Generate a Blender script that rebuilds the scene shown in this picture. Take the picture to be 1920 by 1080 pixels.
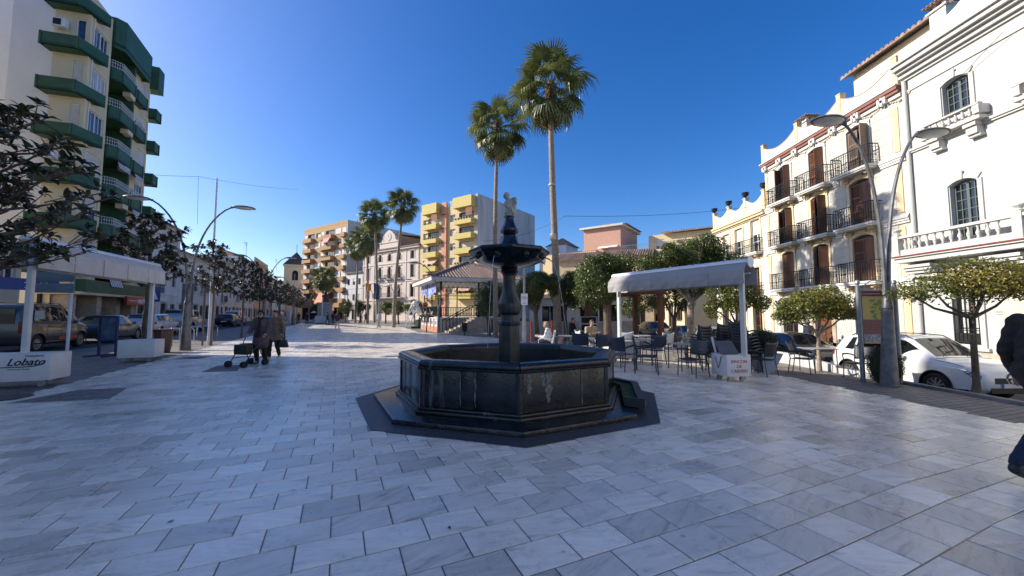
import bpy, bmesh, math, random
import numpy as np
from mathutils import Vector, Matrix
R = math.radians; PI = math.pi
random.seed(7)
SC = bpy.context.scene
for o in list(bpy.data.objects): bpy.data.objects.remove(o)
C = SC.collection
# ------------------------------------------------------------ camera, sky, sun, exposure
CAM_H = 1.5; FPX = 721.0; PITCH = math.atan(48 / FPX)
cd = bpy.data.cameras.new('camera'); cam = bpy.data.objects.new('camera', cd); C.objects.link(cam)
cam.location = (0, 0, CAM_H); cam.rotation_euler = (PI / 2 + PITCH, 0, 0)
cd.sensor_width = 36.0; cd.lens = 36.0 * FPX / 1920.0; cd.clip_start = .05; cd.clip_end = 9000
SC.camera = cam
SUN_AZ_DIR = Vector((-.989, .148, 0)).normalized(); SUN_EL = R(29)
sun_vec = Vector((SUN_AZ_DIR.x * math.cos(SUN_EL), SUN_AZ_DIR.y * math.cos(SUN_EL), math.sin(SUN_EL)))
w = bpy.data.worlds.new("World"); SC.world = w; w.use_nodes = True
nt = w.node_tree; nt.nodes.clear()
sky = nt.nodes.new('ShaderNodeTexSky'); sky.sky_type = 'NISHITA'; sky.sun_disc = False
sky.sun_elevation = SUN_EL; sky.sun_rotation = math.atan2(sun_vec.x, sun_vec.y)
sky.air_density = 1.0; sky.dust_density = 1.45; sky.ozone_density = 4.0; sky.altitude = 300
bg = nt.nodes.new('ShaderNodeBackground'); bg.inputs['Strength'].default_value = .086
hs = nt.nodes.new('ShaderNodeHueSaturation'); hs.inputs['Saturation'].default_value = 1.32; hs.inputs['Hue'].default_value = .511; hs.inputs['Value'].default_value = 1.0
ow = nt.nodes.new('ShaderNodeOutputWorld')
nt.links.new(sky.outputs[0], hs.inputs['Color']); nt.links.new(hs.outputs[0], bg.inputs[0]); nt.links.new(bg.outputs[0], ow.inputs[0])
sl = bpy.data.lights.new('sun', 'SUN'); sl.energy = 3.1; sl.angle = R(.53); sl.color = (1, .93, .82)
so = bpy.data.objects.new('sun', sl); C.objects.link(so); so.rotation_euler = sun_vec.to_track_quat('Z', 'Y').to_euler()
SC.view_settings.view_transform = 'Standard'; SC.view_settings.look = 'None'
SC.view_settings.gamma = 1; SC.view_settings.exposure = 1.18; SC.view_settings.use_curve_mapping = False
SC.render.resolution_x = 1024; SC.render.resolution_y = 576
# ------------------------------------------------------------ helpers
def gz(x, y=0):                       # the plaza falls away towards the right-hand street
    return 0.0 if x < 3.5 else -.05 * (min(x, 10.25) - 3.5)
def ray(px, py):
    v = (540 - py) / FPX
    return Vector(((px - 960) / FPX, math.cos(PITCH) - math.sin(PITCH) * v, math.sin(PITCH) + math.cos(PITCH) * v))
def G(px, py, z=None):                # ground point seen at a photo pixel
    r = ray(px, py); zz = 0.0 if z is None else z
    for _ in range(8):
        t = (zz - CAM_H) / r.z; x, y = r.x * t, r.y * t
        if z is None: zz = gz(x, y)
        else: break
    return Vector((x, y, zz))
def D(px, py, Y):                     # point at depth Y seen at a photo pixel
    r = ray(px, py); t = Y / r.y
    return Vector((r.x * t, Y, CAM_H + r.z * t))
class MB:
    def __init__(s): s.v = []; s.f = []; s.m = []; s.mi = 0
    def add(s, vs, fs):
        b = len(s.v); s.v += [tuple(p) for p in vs]; s.f += [tuple(i + b for i in f) for f in fs]; s.m += [s.mi] * len(fs); return s
    def box(s, x0, x1, y0, y1, z0, z1):
        return s.add([(x0,y0,z0),(x1,y0,z0),(x1,y1,z0),(x0,y1,z0),(x0,y0,z1),(x1,y0,z1),(x1,y1,z1),(x0,y1,z1)],
            [(0,3,2,1),(4,5,6,7),(0,1,5,4),(1,2,6,5),(2,3,7,6),(3,0,4,7)])
    def bx(s, c, d, rz=0):
        cs, sn = math.cos(rz), math.sin(rz); vs = []
        for k in (-1, 1):
            for i, j in ((-1,-1),(1,-1),(1,1),(-1,1)):
                x, y = i * d[0] / 2, j * d[1] / 2; vs.append((c[0] + x*cs - y*sn, c[1] + x*sn + y*cs, c[2] + k*d[2]/2))
        return s.add(vs, [(0,3,2,1),(4,5,6,7),(0,1,5,4),(1,2,6,5),(2,3,7,6),(3,0,4,7)])
    def tube(s, pts, rad, n=8, caps=True):
        pts = [Vector(p) for p in pts]
        if not isinstance(rad, (list, tuple)): rad = [rad] * len(pts)
        rings = []; ref = None
        for i, p in enumerate(pts):
            a = pts[max(0, i-1)]; b = pts[min(len(pts)-1, i+1)]; d = (b - a)
            d = d.normalized() if d.length > 1e-9 else Vector((0,0,1))
            if ref is None: ref = Vector((0,0,1)) if abs(d.z) < .9 else Vector((1,0,0))
            u = d.cross(ref).normalized(); ref = u.cross(d).normalized()
            rings.append([p + (u*math.cos(2*PI*k/n) + ref*math.sin(2*PI*k/n)) * rad[i] for k in range(n)])
        vs = [q for r in rings for q in r]; fs = []
        for i in range(len(pts)-1):
            for k in range(n):
                k2 = (k+1) % n; fs.append((i*n+k, (i+1)*n+k, (i+1)*n+k2, i*n+k2))
        if caps: fs += [tuple(range(n)), tuple(reversed(range((len(pts)-1)*n, len(pts)*n)))]
        return s.add(vs, fs)
    def lathe(s, prof, n=24, c=(0,0,0), ph=0, caps=True):   # prof = [(r,z)...] bottom to top
        vs = [(c[0]+r*math.cos(2*PI*k/n+ph), c[1]+r*math.sin(2*PI*k/n+ph), c[2]+z) for r, z in prof for k in range(n)]; fs = []
        for i in range(len(prof)-1):
            for k in range(n):
                k2 = (k+1) % n; fs.append((i*n+k, i*n+k2, (i+1)*n+k2, (i+1)*n+k))
        if caps: fs += [tuple(reversed(range(n))), tuple(range((len(prof)-1)*n, len(prof)*n))]
        return s.add(vs, fs)
    def prism(s, poly, z0, z1):       # poly ccw
        n = len(poly); vs = [(x,y,z0) for x,y in poly] + [(x,y,z1) for x,y in poly]
        return s.add(vs, [tuple(reversed(range(n))), tuple(range(n,2*n))] + [(i,(i+1)%n,n+(i+1)%n,n+i) for i in range(n)])
    def xprism(s, poly, y0, y1):      # poly in (x,z), extruded along y
        n = len(poly); vs = [(x,y0,z) for x,z in poly] + [(x,y1,z) for x,z in poly]
        return s.add(vs, [tuple(range(n)), tuple(reversed(range(n,2*n)))] + [(i,n+i,n+(i+1)%n,(i+1)%n) for i in range(n)])
    def ell(s, c, r, n=10, m=7, rot=None):
        vs = []; fs = []
        for j in range(m+1):
            th = PI*j/m
            for k in range(n):
                q = Vector((r[0]*math.sin(th)*math.cos(2*PI*k/n), r[1]*math.sin(th)*math.sin(2*PI*k/n), r[2]*math.cos(th)))
                if rot: q = rot @ q
                vs.append((c[0]+q.x, c[1]+q.y, c[2]+q.z))
        for j in range(m):
            for k in range(n):
                k2 = (k+1) % n; fs.append((j*n+k, (j+1)*n+k, (j+1)*n+k2, j*n+k2))
        return s.add(vs, fs)
    def mesh(s, name):
        me = bpy.data.meshes.new(name); me.from_pydata(s.v, [], s.f); me.validate()
        return me
    def build(s, name, mat, parent=None, smooth=False, bevel=0, autos=None):
        me = s.mesh(name)
        for m in (mat if isinstance(mat, (list, tuple)) else [mat]): me.materials.append(m)
        if len(me.materials) > 1 and len(s.m) == len(me.polygons): me.polygons.foreach_set('material_index', s.m)
        if smooth or bevel:
            bm = bmesh.new(); bm.from_mesh(me)
            bmesh.ops.remove_doubles(bm, verts=bm.verts, dist=1e-5)
            if bevel:
                es = [e for e in bm.edges if len(e.link_faces) == 2 and e.calc_face_angle(0) > .5]
                bmesh.ops.bevel(bm, geom=es, offset=bevel, segments=2, affect='EDGES', profile=.6, clamp_overlap=True)
            for f in bm.faces: f.smooth = True
            for e in bm.edges:
                if len(e.link_faces) == 2 and e.calc_face_angle(0) > (autos or .6): e.smooth = False
            bm.to_mesh(me); bm.free()
        return link(name, me, parent)
def link(name, me, parent=None, loc=None, rz=None):
    o = bpy.data.objects.new(name, me); C.objects.link(o)
    if parent is not None: o.parent = parent
    if loc is not None: o.location = loc
    if rz is not None: o.rotation_euler = (0, 0, rz)
    return o
def tag(o, label=None, cat=None, group=None, kind=None):
    if label: o['label'] = label
    if cat: o['category'] = cat
    if group: o['group'] = group
    if kind: o['kind'] = kind
    return o
def empty(name, loc, rz, label, cat, group=None):
    o = bpy.data.objects.new(name, None); C.objects.link(o); o.location = loc; o.rotation_euler = (0, 0, rz)
    o.empty_display_size = .2
    return tag(o, label, cat, group)
def kids(o): return [c for c in bpy.data.objects if c.parent == o]
def copy_tree(o, loc=None, rz=None, label=None, group=None, parent=None, _m=None):
    if _m is None:
        _m = {}
        for c in C.objects:
            if c.parent: _m.setdefault(c.parent.name, []).append(c)
    c = o.copy(); C.objects.link(c); c.parent = parent
    if loc is not None: c.location = loc
    if rz is not None: c.rotation_euler = (0, 0, rz)
    if label: c['label'] = label
    if group: c['group'] = group
    for ch in _m.get(o.name, []): copy_tree(ch, parent=c, _m=_m)
    return c
# ------------------------------------------------------------ materials
MATS = {}
def mat(name, col, rough=.6, metal=0, var=.12, scale=3.0, bump=0, bscale=None, spec=.5, col2=None, streak=0, coat=0, trans=0, rnd=0, isl=0):
    if name in MATS: return MATS[name]
    m = bpy.data.materials.new(name); m.use_nodes = True; MATS[name] = m
    t = m.node_tree; N = t.nodes; Lk = t.links; b = N['Principled BSDF']
    b.inputs['Roughness'].default_value = rough; b.inputs['Metallic'].default_value = metal
    b.inputs['Specular IOR Level'].default_value = spec
    if coat: b.inputs['Coat Weight'].default_value = coat; b.inputs['Coat Roughness'].default_value = .04
    col = (*col, 1)
    if var <= 0 and not col2 and not rnd and not isl: b.inputs['Base Color'].default_value = col; return m
    tc = N.new('ShaderNodeTexCoord'); geo = N.new('ShaderNodeNewGeometry')
    nz = N.new('ShaderNodeTexNoise'); nz.inputs['Scale'].default_value = scale; nz.inputs['Detail'].default_value = 6; nz.inputs['Roughness'].default_value = .62
    mp = N.new('ShaderNodeMapping')
    if streak: mp.inputs['Scale'].default_value = (1, 1, 1 / streak)
    Lk.new(geo.outputs['Position'], mp.inputs[0]); Lk.new(mp.outputs[0], nz.inputs['Vector'])
    mx = N.new('ShaderNodeMix'); mx.data_type = 'RGBA'
    c2 = (*col2, 1) if col2 else tuple(max(0, c * (1 - 2.2 * var)) for c in col[:3]) + (1,)
    c1 = col if col2 else tuple(min(1, c * (1 + .5 * var)) for c in col[:3]) + (1,)
    mx.inputs[6].default_value = c1; mx.inputs[7].default_value = c2
    mr = N.new('ShaderNodeMapRange'); mr.inputs[1].default_value = .38; mr.inputs[2].default_value = .72
    Lk.new(nz.outputs[0], mr.inputs[0]); Lk.new(mr.outputs[0], mx.inputs[0])
    out = mx.outputs[2]
    if rnd or isl:
        hv = N.new('ShaderNodeHueSaturation')
        r2 = N.new('ShaderNodeMapRange'); amt = rnd or isl
        r2.inputs[3].default_value = 1 - amt; r2.inputs[4].default_value = 1 + amt
        if isl: Lk.new(geo.outputs['Random Per Island'], r2.inputs[0])
        else:
            oi = N.new('ShaderNodeObjectInfo'); Lk.new(oi.outputs['Random'], r2.inputs[0])
        Lk.new(r2.outputs[0], hv.inputs['Value']); Lk.new(out, hv.inputs['Color']); out = hv.outputs[0]
    Lk.new(out, b.inputs['Base Color'])
    if trans:
        ts = N.new('ShaderNodeBsdfTranslucent'); ms = N.new('ShaderNodeMixShader'); ms.inputs[0].default_value = trans
        hv2 = N.new('ShaderNodeHueSaturation'); hv2.inputs['Value'].default_value = 1.6; hv2.inputs['Saturation'].default_value = 1.15; hv2.inputs['Hue'].default_value = .48
        Lk.new(out, hv2.inputs['Color']); Lk.new(hv2.outputs[0], ts.inputs[0])
        Lk.new(b.outputs[0], ms.inputs[1]); Lk.new(ts.outputs[0], ms.inputs[2]); Lk.new(ms.outputs[0], N['Material Output'].inputs[0])
    if bump:
        n2 = N.new('ShaderNodeTexNoise'); n2.inputs['Scale'].default_value = bscale or scale * 8; n2.inputs['Detail'].default_value = 5
        Lk.new(geo.outputs['Position'], n2.inputs['Vector'])
        bp = N.new('ShaderNodeBump'); bp.inputs['Strength'].default_value = bump; bp.inputs['Distance'].default_value = .02
        Lk.new(n2.outputs[0], bp.inputs['Height']); Lk.new(bp.outputs[0], b.inputs['Normal'])
    return m
def glassmat(name, col=(.02, .026, .03), rough=.04):
    m = mat(name, col, rough, var=.5, scale=.9, spec=.8); return m
WHITE = mat('white_plaster', (.66, .64, .60), .8, var=.07, scale=1.2, bump=.15, bscale=18, streak=3)
CREAM = mat('cream_plaster', (.76, .67, .50), .85, var=.06, scale=.8, bump=.15, bscale=15, streak=3)
GREEN = mat('green_paint', (.030, .095, .045), .55, var=.12, scale=1.5)
GLASS = glassmat('window_glass'); GLASSB = glassmat('blue_glass', (.03, .045, .075))
IRON = mat('black_iron', (.018, .018, .019), .5, metal=.2, var=.2)
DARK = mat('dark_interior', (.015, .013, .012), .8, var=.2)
WPAINT = mat('white_paint', (.80, .80, .80), .35, var=.03, scale=2)
STEEL = mat('grey_steel', (.30, .31, .32), .42, metal=.55, var=.15, scale=6)
WOOD = mat('brown_wood', (.16, .065, .028), .5, var=.3, scale=3, streak=8)
WOODG = mat('weathered_wood', (.22, .15, .11), .65, var=.25, scale=3, streak=8)
OCHRE = mat('ochre_paint', (.68, .52, .31), .8, var=.08)
TILE = mat('clay_tile', (.30, .20, .145), .8, var=.3, scale=5, isl=.2)
SHUT = mat('roller_shutter', (.62, .58, .50), .6, var=.06)
ALU = mat('white_aluminium', (.75, .77, .80), .35, var=.03)
# ------------------------------------------------------------ ground
RD = Vector((.911, .413, 0)).normalized(); SD = Vector((-.413, .911, 0)).normalized(); TANG = math.atan2(RD.y, RD.x)
TU, TV = .405, .295
def marble_material(joints):
    m = bpy.data.materials.new('marble_paving' if not joints else 'marble_paving_far'); m.use_nodes = True
    t = m.node_tree; N = t.nodes; Lk = t.links; b = N['Principled BSDF']
    geo = N.new('ShaderNodeNewGeometry'); rot = N.new('ShaderNodeVectorRotate'); rot.rotation_type = 'Z_AXIS'
    rot.inputs['Angle'].default_value = -TANG; Lk.new(geo.outputs['Position'], rot.inputs['Vector'])
    sp = N.new('ShaderNodeSeparateXYZ'); Lk.new(rot.outputs[0], sp.inputs[0])
    def M(op, a, b_=None, c=None):
        n = N.new('ShaderNodeMath'); n.operation = op
        for i, x in enumerate((a, b_, c)):
            if x is None: continue
            if isinstance(x, (int, float)): n.inputs[i].default_value = x
            else: Lk.new(x, n.inputs[i])
        return n.outputs[0]
    v = M('DIVIDE', sp.outputs[1], TV); row = M('FLOOR', v)
    odd = M('MULTIPLY', M('FLOORED_MODULO', row, 2.0), .5)
    u = M('ADD', M('DIVIDE', sp.outputs[0], TU), odd); colm = M('FLOOR', u)
    cb = N.new('ShaderNodeCombineXYZ'); Lk.new(row, cb.inputs[0]); Lk.new(colm, cb.inputs[1])
    wn = N.new('ShaderNodeTexWhiteNoise'); wn.noise_dimensions = '3D'; Lk.new(cb.outputs[0], wn.inputs['Vector'])
    # veins: noise in tile coordinates, shifted and turned per slab
    off = N.new('ShaderNodeVectorMath'); off.operation = 'SCALE'; Lk.new(wn.outputs['Color'], off.inputs[0]); off.inputs[3].default_value = 40
    ang = N.new('ShaderNodeVectorRotate'); ang.rotation_type = 'Z_AXIS'; Lk.new(rot.outputs[0], ang.inputs['Vector'])
    Lk.new(M('MULTIPLY', M('SUBTRACT', wn.outputs['Value'], .5), 1.1), ang.inputs['Angle'])
    ad = N.new('ShaderNodeVectorMath'); ad.operation = 'ADD'; Lk.new(ang.outputs[0], ad.inputs[0]); Lk.new(off.outputs[0], ad.inputs[1])
    mp = N.new('ShaderNodeMapping'); mp.inputs['Scale'].default_value = (1.5, 9, 1); Lk.new(ad.outputs[0], mp.inputs[0])
    nz = N.new('ShaderNodeTexNoise'); nz.inputs['Scale'].default_value = 1.5; nz.inputs['Detail'].default_value = 7; nz.inputs['Distortion'].default_value = .7; nz.inputs['Roughness'].default_value = .68
    Lk.new(mp.outputs[0], nz.inputs['Vector'])
    cr = N.new('ShaderNodeValToRGB'); Lk.new(nz.outputs[0], cr.inputs[0]); e = cr.color_ramp.elements
    e[0].position = .30; e[0].color = (.46, .395, .31, 1); e[1].position = .62; e[1].color = (.86, .76, .62, 1)
    x = cr.color_ramp.elements.new(.44); x.color = (.76, .665, .535, 1); x = cr.color_ramp.elements.new(.8); x.color = (.88, .79, .65, 1)
    hv = N.new('ShaderNodeHueSaturation'); Lk.new(cr.outputs[0], hv.inputs['Color'])
    mr = N.new('ShaderNodeMapRange'); Lk.new(wn.outputs['Value'], mr.inputs[0]); mr.inputs[3].default_value = .80; mr.inputs[4].default_value = 1.2
    # a few clearly dark slabs
    dk = M('GREATER_THAN', M('FRACT', M('MULTIPLY', wn.outputs['Value'], 17.3)), .9)
    val = M('MULTIPLY', mr.outputs[0], M('SUBTRACT', 1, M('MULTIPLY', dk, .26)))
    # dirt
    n3 = N.new('ShaderNodeTexNoise'); n3.inputs['Scale'].default_value = 2.2; n3.inputs['Detail'].default_value = 8; n3.inputs['Roughness'].default_value = .75; Lk.new(geo.outputs['Position'], n3.inputs['Vector'])
    d3 = N.new('ShaderNodeMapRange'); d3.inputs[1].default_value = .3; d3.inputs[2].default_value = .62; d3.inputs[3].default_value = .86; d3.inputs[4].default_value = 1.06; Lk.new(n3.outputs[0], d3.inputs[0])
    n4 = N.new('ShaderNodeTexNoise'); n4.inputs['Scale'].default_value = 5.5; n4.inputs['Detail'].default_value = 9; n4.inputs['Roughness'].default_value = .8; n4.inputs['Distortion'].default_value = 1.2; Lk.new(geo.outputs['Position'], n4.inputs['Vector'])
    d4 = N.new('ShaderNodeMapRange'); d4.inputs[1].default_value = .61; d4.inputs[2].default_value = .70; d4.inputs[3].default_value = 1; d4.inputs[4].default_value = .62; Lk.new(n4.outputs[0], d4.inputs[0])
    vo = N.new('ShaderNodeTexVoronoi'); vo.inputs['Scale'].default_value = 2.3; Lk.new(geo.outputs['Position'], vo.inputs['Vector'])
    gum = N.new('ShaderNodeMapRange'); gum.inputs[1].default_value = .035; gum.inputs[2].default_value = .05; gum.inputs[3].default_value = .6; gum.inputs[4].default_value = 1; Lk.new(vo.outputs['Distance'], gum.inputs[0])
    Lk.new(M('MULTIPLY', M('MULTIPLY', M('MULTIPLY', val, d3.outputs[0]), d4.outputs[0]), gum.outputs[0]), hv.inputs['Value'])
    out = hv.outputs[0]
    if joints:
        fu = M('FRACT', u); fv = M('FRACT', v)
        ju = M('MINIMUM', fu, M('SUBTRACT', 1, fu)); jv = M('MINIMUM', fv, M('SUBTRACT', 1, fv))
        jt = M('MAXIMUM', M('LESS_THAN', ju, .011), M('LESS_THAN', jv, .015))
        mx = N.new('ShaderNodeMix'); mx.data_type = 'RGBA'; Lk.new(jt, mx.inputs[0]); Lk.new(out, mx.inputs[6]); mx.inputs[7].default_value = (.10, .10, .10, 1); out = mx.outputs[2]
    Lk.new(out, b.inputs['Base Color'])
    rr = N.new('ShaderNodeMapRange'); Lk.new(n3.outputs[0], rr.inputs[0]); rr.inputs[1].default_value = .3; rr.inputs[2].default_value = .7; rr.inputs[3].default_value = .20; rr.inputs[4].default_value = .42
    Lk.new(rr.outputs[0], b.inputs['Roughness'])
    b.inputs['Specular IOR Level'].default_value = .55
    bp = N.new('ShaderNodeBump'); bp.inputs['Strength'].default_value = .12; bp.inputs['Distance'].default_value = .01
    n5 = N.new('ShaderNodeTexNoise'); n5.inputs['Scale'].default_value = 7; n5.inputs['Detail'].default_value = 5; Lk.new(geo.outputs['Position'], n5.inputs['Vector'])
    Lk.new(n5.outputs[0], bp.inputs['Height']); Lk.new(bp.outputs[0], b.inputs['Normal'])
    return m
MARB = marble_material(False); MARBF = marble_material(True)
def paving_mat(name, c1, c2, w_, h_, mortar=(.04, .038, .035), rough=.7, ang=TANG, jw=.012):
    m = bpy.data.materials.new(name); m.use_nodes = True; t = m.node_tree; N = t.nodes; Lk = t.links; b = N['Principled BSDF']
    geo = N.new('ShaderNodeNewGeometry'); rot = N.new('ShaderNodeVectorRotate'); rot.rotation_type = 'Z_AXIS'; rot.inputs['Angle'].default_value = -ang
    Lk.new(geo.outputs['Position'], rot.inputs['Vector'])
    br = N.new('ShaderNodeTexBrick'); br.inputs['Scale'].default_value = 1; br.inputs['Brick Width'].default_value = w_; br.inputs['Row Height'].default_value = h_
    br.inputs['Mortar Size'].default_value = jw; br.inputs['Color1'].default_value = (*c1, 1); br.inputs['Color2'].default_value = (*c2, 1); br.inputs['Mortar'].default_value = (*mortar, 1)
    Lk.new(rot.outputs[0], br.inputs['Vector'])
    nz = N.new('ShaderNodeTexNoise'); nz.inputs['Scale'].default_value = 1.3; nz.inputs['Detail'].default_value = 9; nz.inputs['Roughness'].default_value = .7; Lk.new(geo.outputs['Position'], nz.inputs['Vector'])
    mr = N.new('ShaderNodeMapRange'); mr.inputs[1].default_value = .3; mr.inputs[2].default_value = .7; mr.inputs[3].default_value = .6; mr.inputs[4].default_value = 1.25; Lk.new(nz.outputs[0], mr.inputs[0])
    hv = N.new('ShaderNodeHueSaturation'); Lk.new(br.outputs[0], hv.inputs['Color']); Lk.new(mr.outputs[0], hv.inputs['Value']); Lk.new(hv.outputs[0], b.inputs['Base Color'])
    b.inputs['Roughness'].default_value = rough
    bp = N.new('ShaderNodeBump'); bp.inputs['Strength'].default_value = .4; bp.inputs['Distance'].default_value = .01; bp.invert = True
    Lk.new(br.outputs['Fac'], bp.inputs['Height']); Lk.new(bp.outputs[0], b.inputs['Normal'])
    return m
BROWNP = paving_mat('brown_paving', (.19, .165, .145), (.27, .23, .20), .42, .14)
TANP = paving_mat('tan_paving', (.30, .26, .21), (.40, .35, .29), .4, .2)
ASPH = mat('asphalt', (.055, .055, .057), .85, var=.25, scale=2, bump=.4, bscale=60)
EARTH = mat('ground_earth', (.16, .13, .09), .9, var=.3, scale=.3)
GRAN = mat('dark_granite', (.055, .055, .058), .5, var=.25, scale=14)
KERBM = mat('kerb_stone', (.20, .19, .18), .7, var=.2, scale=3)
def sheet(name, poly, z, m, slope=False):
    bm = bmesh.new()
    vs = [bm.verts.new((x, y, z)) for x, y in poly]; f = bm.faces.new(vs)
    if slope:
        for X in (3.5, 10.25):
            bmesh.ops.bisect_plane(bm, geom=bm.verts[:] + bm.edges[:] + bm.faces[:], plane_co=(X, 0, 0), plane_no=(1, 0, 0))
        for v in bm.verts: v.co.z = z + gz(v.co.x)
    bm.normal_update()
    for f in bm.faces:
        if f.normal.z < 0: f.normal_flip()
    me = bpy.data.meshes.new(name); bm.to_mesh(me); bm.free(); me.materials.append(m)
    return tag(link(name, me), kind='structure')
g = 3000
sheet('ground', [(-g, -g), (g, -g), (g, g), (-g, g)], -.95, EARTH)
KX = 10.25
sheet('street_right', [(KX + .0, -60), (15.4, -60), (15.4, 46), (KX, 46)], -.75, ASPH)
pr = MB(); pr.box(15.4, 17.3, -60, 46, -.9, -.62); tag(pr.build('pavement_right', TANP), kind='structure')
mbk = MB(); mbk.box(15.28, 15.4 - .003, -60, 46, -.9, -.615); tag(mbk.build('kerb_far_side', KERBM), kind='structure')
# paved base of the square (brown pavers), right edge is the kerb above the street
def ledge(y): return -8.0 - .4535 * (y - 5)
def lk(y, off=0): return -17.55 - .4535 * (y - 14.5) - off
sheet('pavement', [(lk(-60), -60), (KX, -60), (KX, 60), (60, 60), (60, 150), (lk(190) - 20, 190), (lk(150), 150)], -.010, BROWNP, slope=True)
sheet('street_left', [(lk(-60, 9.5), -60), (lk(-60), -60), (lk(150), 150), (lk(150, 9.5), 150)], -.004, ASPH)
sheet('pavement_left', [(lk(-60, 60), -60), (lk(-60, 9.5), -60), (lk(150, 9.5), 150), (lk(150, 120), 150)], .02, BROWNP)
kb = MB()
for i in range(58):
    y0 = 2 + i * .8
    kb.box(KX + .003, KX + .2, y0, y0 + .79, -.9, gz(KX) + .06)
tag(kb.build('kerb_right', KERBM, bevel=.012), kind='structure')
# low pale retaining kerb that swells up between the cafe and the parked cars
kb = MB(); pts = []
for i in range(15):
    y0 = 10.6 + i * .7; h0 = .12 + .30 * max(0, min(1, i / 5)); h1 = .12 + .30 * max(0, min(1, (i + 1) / 5))
    kb.add([(KX-.2,y0,-.36),(KX-.02,y0,-.36),(KX-.02,y0+.69,-.36),(KX-.2,y0+.69,-.36),(KX-.2,y0,-.36+h0),(KX-.02,y0,-.36+h0),(KX-.02,y0+.69,-.36+h1),(KX-.2,y0+.69,-.36+h1)],
        [(0,3,2,1),(4,5,6,7),(0,1,5,4),(1,2,6,5),(2,3,7,6),(3,0,4,7)])
tag(kb.build('retaining_kerb', mat('pale_stone', (.5, .5, .5), .6, var=.1), bevel=.01), 'low pale grey kerb wall rising beside the parked cars on the right', 'wall')
# marble field
MAR = [(5.5, -30), (8.6, 0), (7.95, 6.07), (7.35, 10.6), (7.1, 12.6), (1.6, 12.9), (1.0, 19), (-1.2, 24), (-7.5, 31), (-12.5, 44), (-30, 63), (-40, 70), (ledge(70), 70), (ledge(5), 5), (ledge(-30), -30)]
def inside(x, y, poly=MAR):
    c = False; j = len(poly) - 1
    for i in range(len(poly)):
        xi, yi = poly[i]; xj, yj = poly[j]
        if (yi > y) != (yj > y) and x < (xj - xi) * (y - yi) / (yj - yi) + xi: c = not c
        j = i
    return c
plaza = sheet('plaza', MAR, -.006, MARBF, slope=True)
FC = Vector((-.05, 7.15, 0)); PH0 = R(274.5); OCT = lambda r, n=8, ph=PH0, c=FC: [(c.x + r * math.cos(ph + k * 2 * PI / n), c.y + r * math.sin(ph + k * 2 * PI / n)) for k in range(n)]
FP = OCT(2.74)
tiles = []
for row in range(-22, 112):
    for col_ in range(-100, 100):
        u0 = (col_ - .5 * (row % 2)) * TU; v0 = row * TV; uc, vc = u0 + TU / 2, v0 + TV / 2
        x = RD.x * uc + SD.x * vc; y = RD.y * uc + SD.y * vc
        if y < .9 or y > 25 or abs(x) > 1.45 * y + 1 or not inside(x, y) or inside(x, y, FP): continue
        tiles.append((x*x + y*y + (0 if abs(x) < 1.36 * (y + .1) and y > 2.15 else 1e6), x, y, uc, vc))
tiles.sort()
JG = .0048; BV = .004
def paver_verts():
    a, b = TU / 2 - JG, TV / 2 - JG; a2, b2 = a - BV, b - BV
    return [(-a,-b,-.02),(a,-b,-.02),(a,b,-.02),(-a,b,-.02),(-a,-b,-BV),(a,-b,-BV),(a,b,-BV),(-a,b,-BV),(-a2,-b2,0),(a2,-b2,0),(a2,b2,0),(-a2,b2,0)]
PF = [(0,1,5,4),(1,2,6,5),(2,3,7,6),(3,0,4,7),(4,5,9,8),(5,6,10,9),(6,7,11,10),(7,4,8,11),(8,9,10,11)]
mb = MB(); mb.add(paver_verts(), PF); pme = mb.mesh('paver'); pme.materials.append(MARB)
rt = random.Random(3); stuff = MB()
def tile_matrix(x, y):
    jz = rt.uniform(-.0015, .0015); tz = gz(x) + jz
    mm = Matrix.Rotation(rt.uniform(-.0025, .0025), 4, 'X') @ Matrix.Rotation(rt.uniform(-.0025, .0025), 4, 'Y') @ Matrix.Rotation(TANG, 4, 'Z')
    if x > 3.5: mm = Matrix.Rotation(math.atan(.05), 4, 'Y') @ mm
    return Matrix.Translation((x, y, tz)) @ mm
pv = [Vector(p) for p in paver_verts()]
for i, (_, x, y, uc, vc) in enumerate(tiles):
    M4 = tile_matrix(x, y)
    if i < 300:
        o = link('paver', pme, plaza); o.matrix_world = M4
    else: stuff.add([M4 @ p for p in pv], PF)
o = stuff.build('paver_field', MARB, plaza); o['kind'] = 'stuff'
# dark granite insets on the left of the field, tan ground of the garden side
for i, q in enumerate([[(10,757),(205,748),(239,728),(150,731)], [(377,698),(445,696),(454,684),(408,686)], [(323,674),(372,673),(398,668),(350,669)]]):
    P = [G(a, b_, 0) for a, b_ in q]; sheet('paving_inset', [(p.x, p.y) for p in P], .006, BROWNP)
sheet('garden_paving', [(1.0, 13.3), (10.2, 13.0), (10.2, 60), (-6, 60), (-3.5, 32), (-.6, 24.6), (1.25, 19)], -.003, TANP, slope=True)
sheet('far_paving', [(-3.9, 38), (12, 60), (-40, 100), (-52, 88), (-39.5, 70.3), (-30, 63.3), (-12.2, 44.3)], .002, TANP)
mb = MB(); rl_ = random.Random(12)
for k in range(160):
    x = rl_.uniform(-9, 8); y = rl_.uniform(2.5, 15)
    if inside(x, y, FP) or not inside(x, y): continue
    a = rl_.uniform(0, 6.3); s_ = rl_.uniform(.008, .028); c, sn = math.cos(a)*s_, math.sin(a)*s_; z_ = gz(x) + .004; mb.add([(x-c, y-sn, z_), (x+sn*.45, y-c*.45, z_+.004), (x+c, y+sn, z_+.002), (x-sn*.45, y+c*.45, z_+.005)], [(0,1,2,3)])
tag(mb.build('fallen_leaves', mat('dry_leaf', (.10,.06,.03), .8, var=.4, isl=.5)), 'tiny dry leaves and crumbs scattered on the marble paving', 'leaves', kind='stuff')
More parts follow.
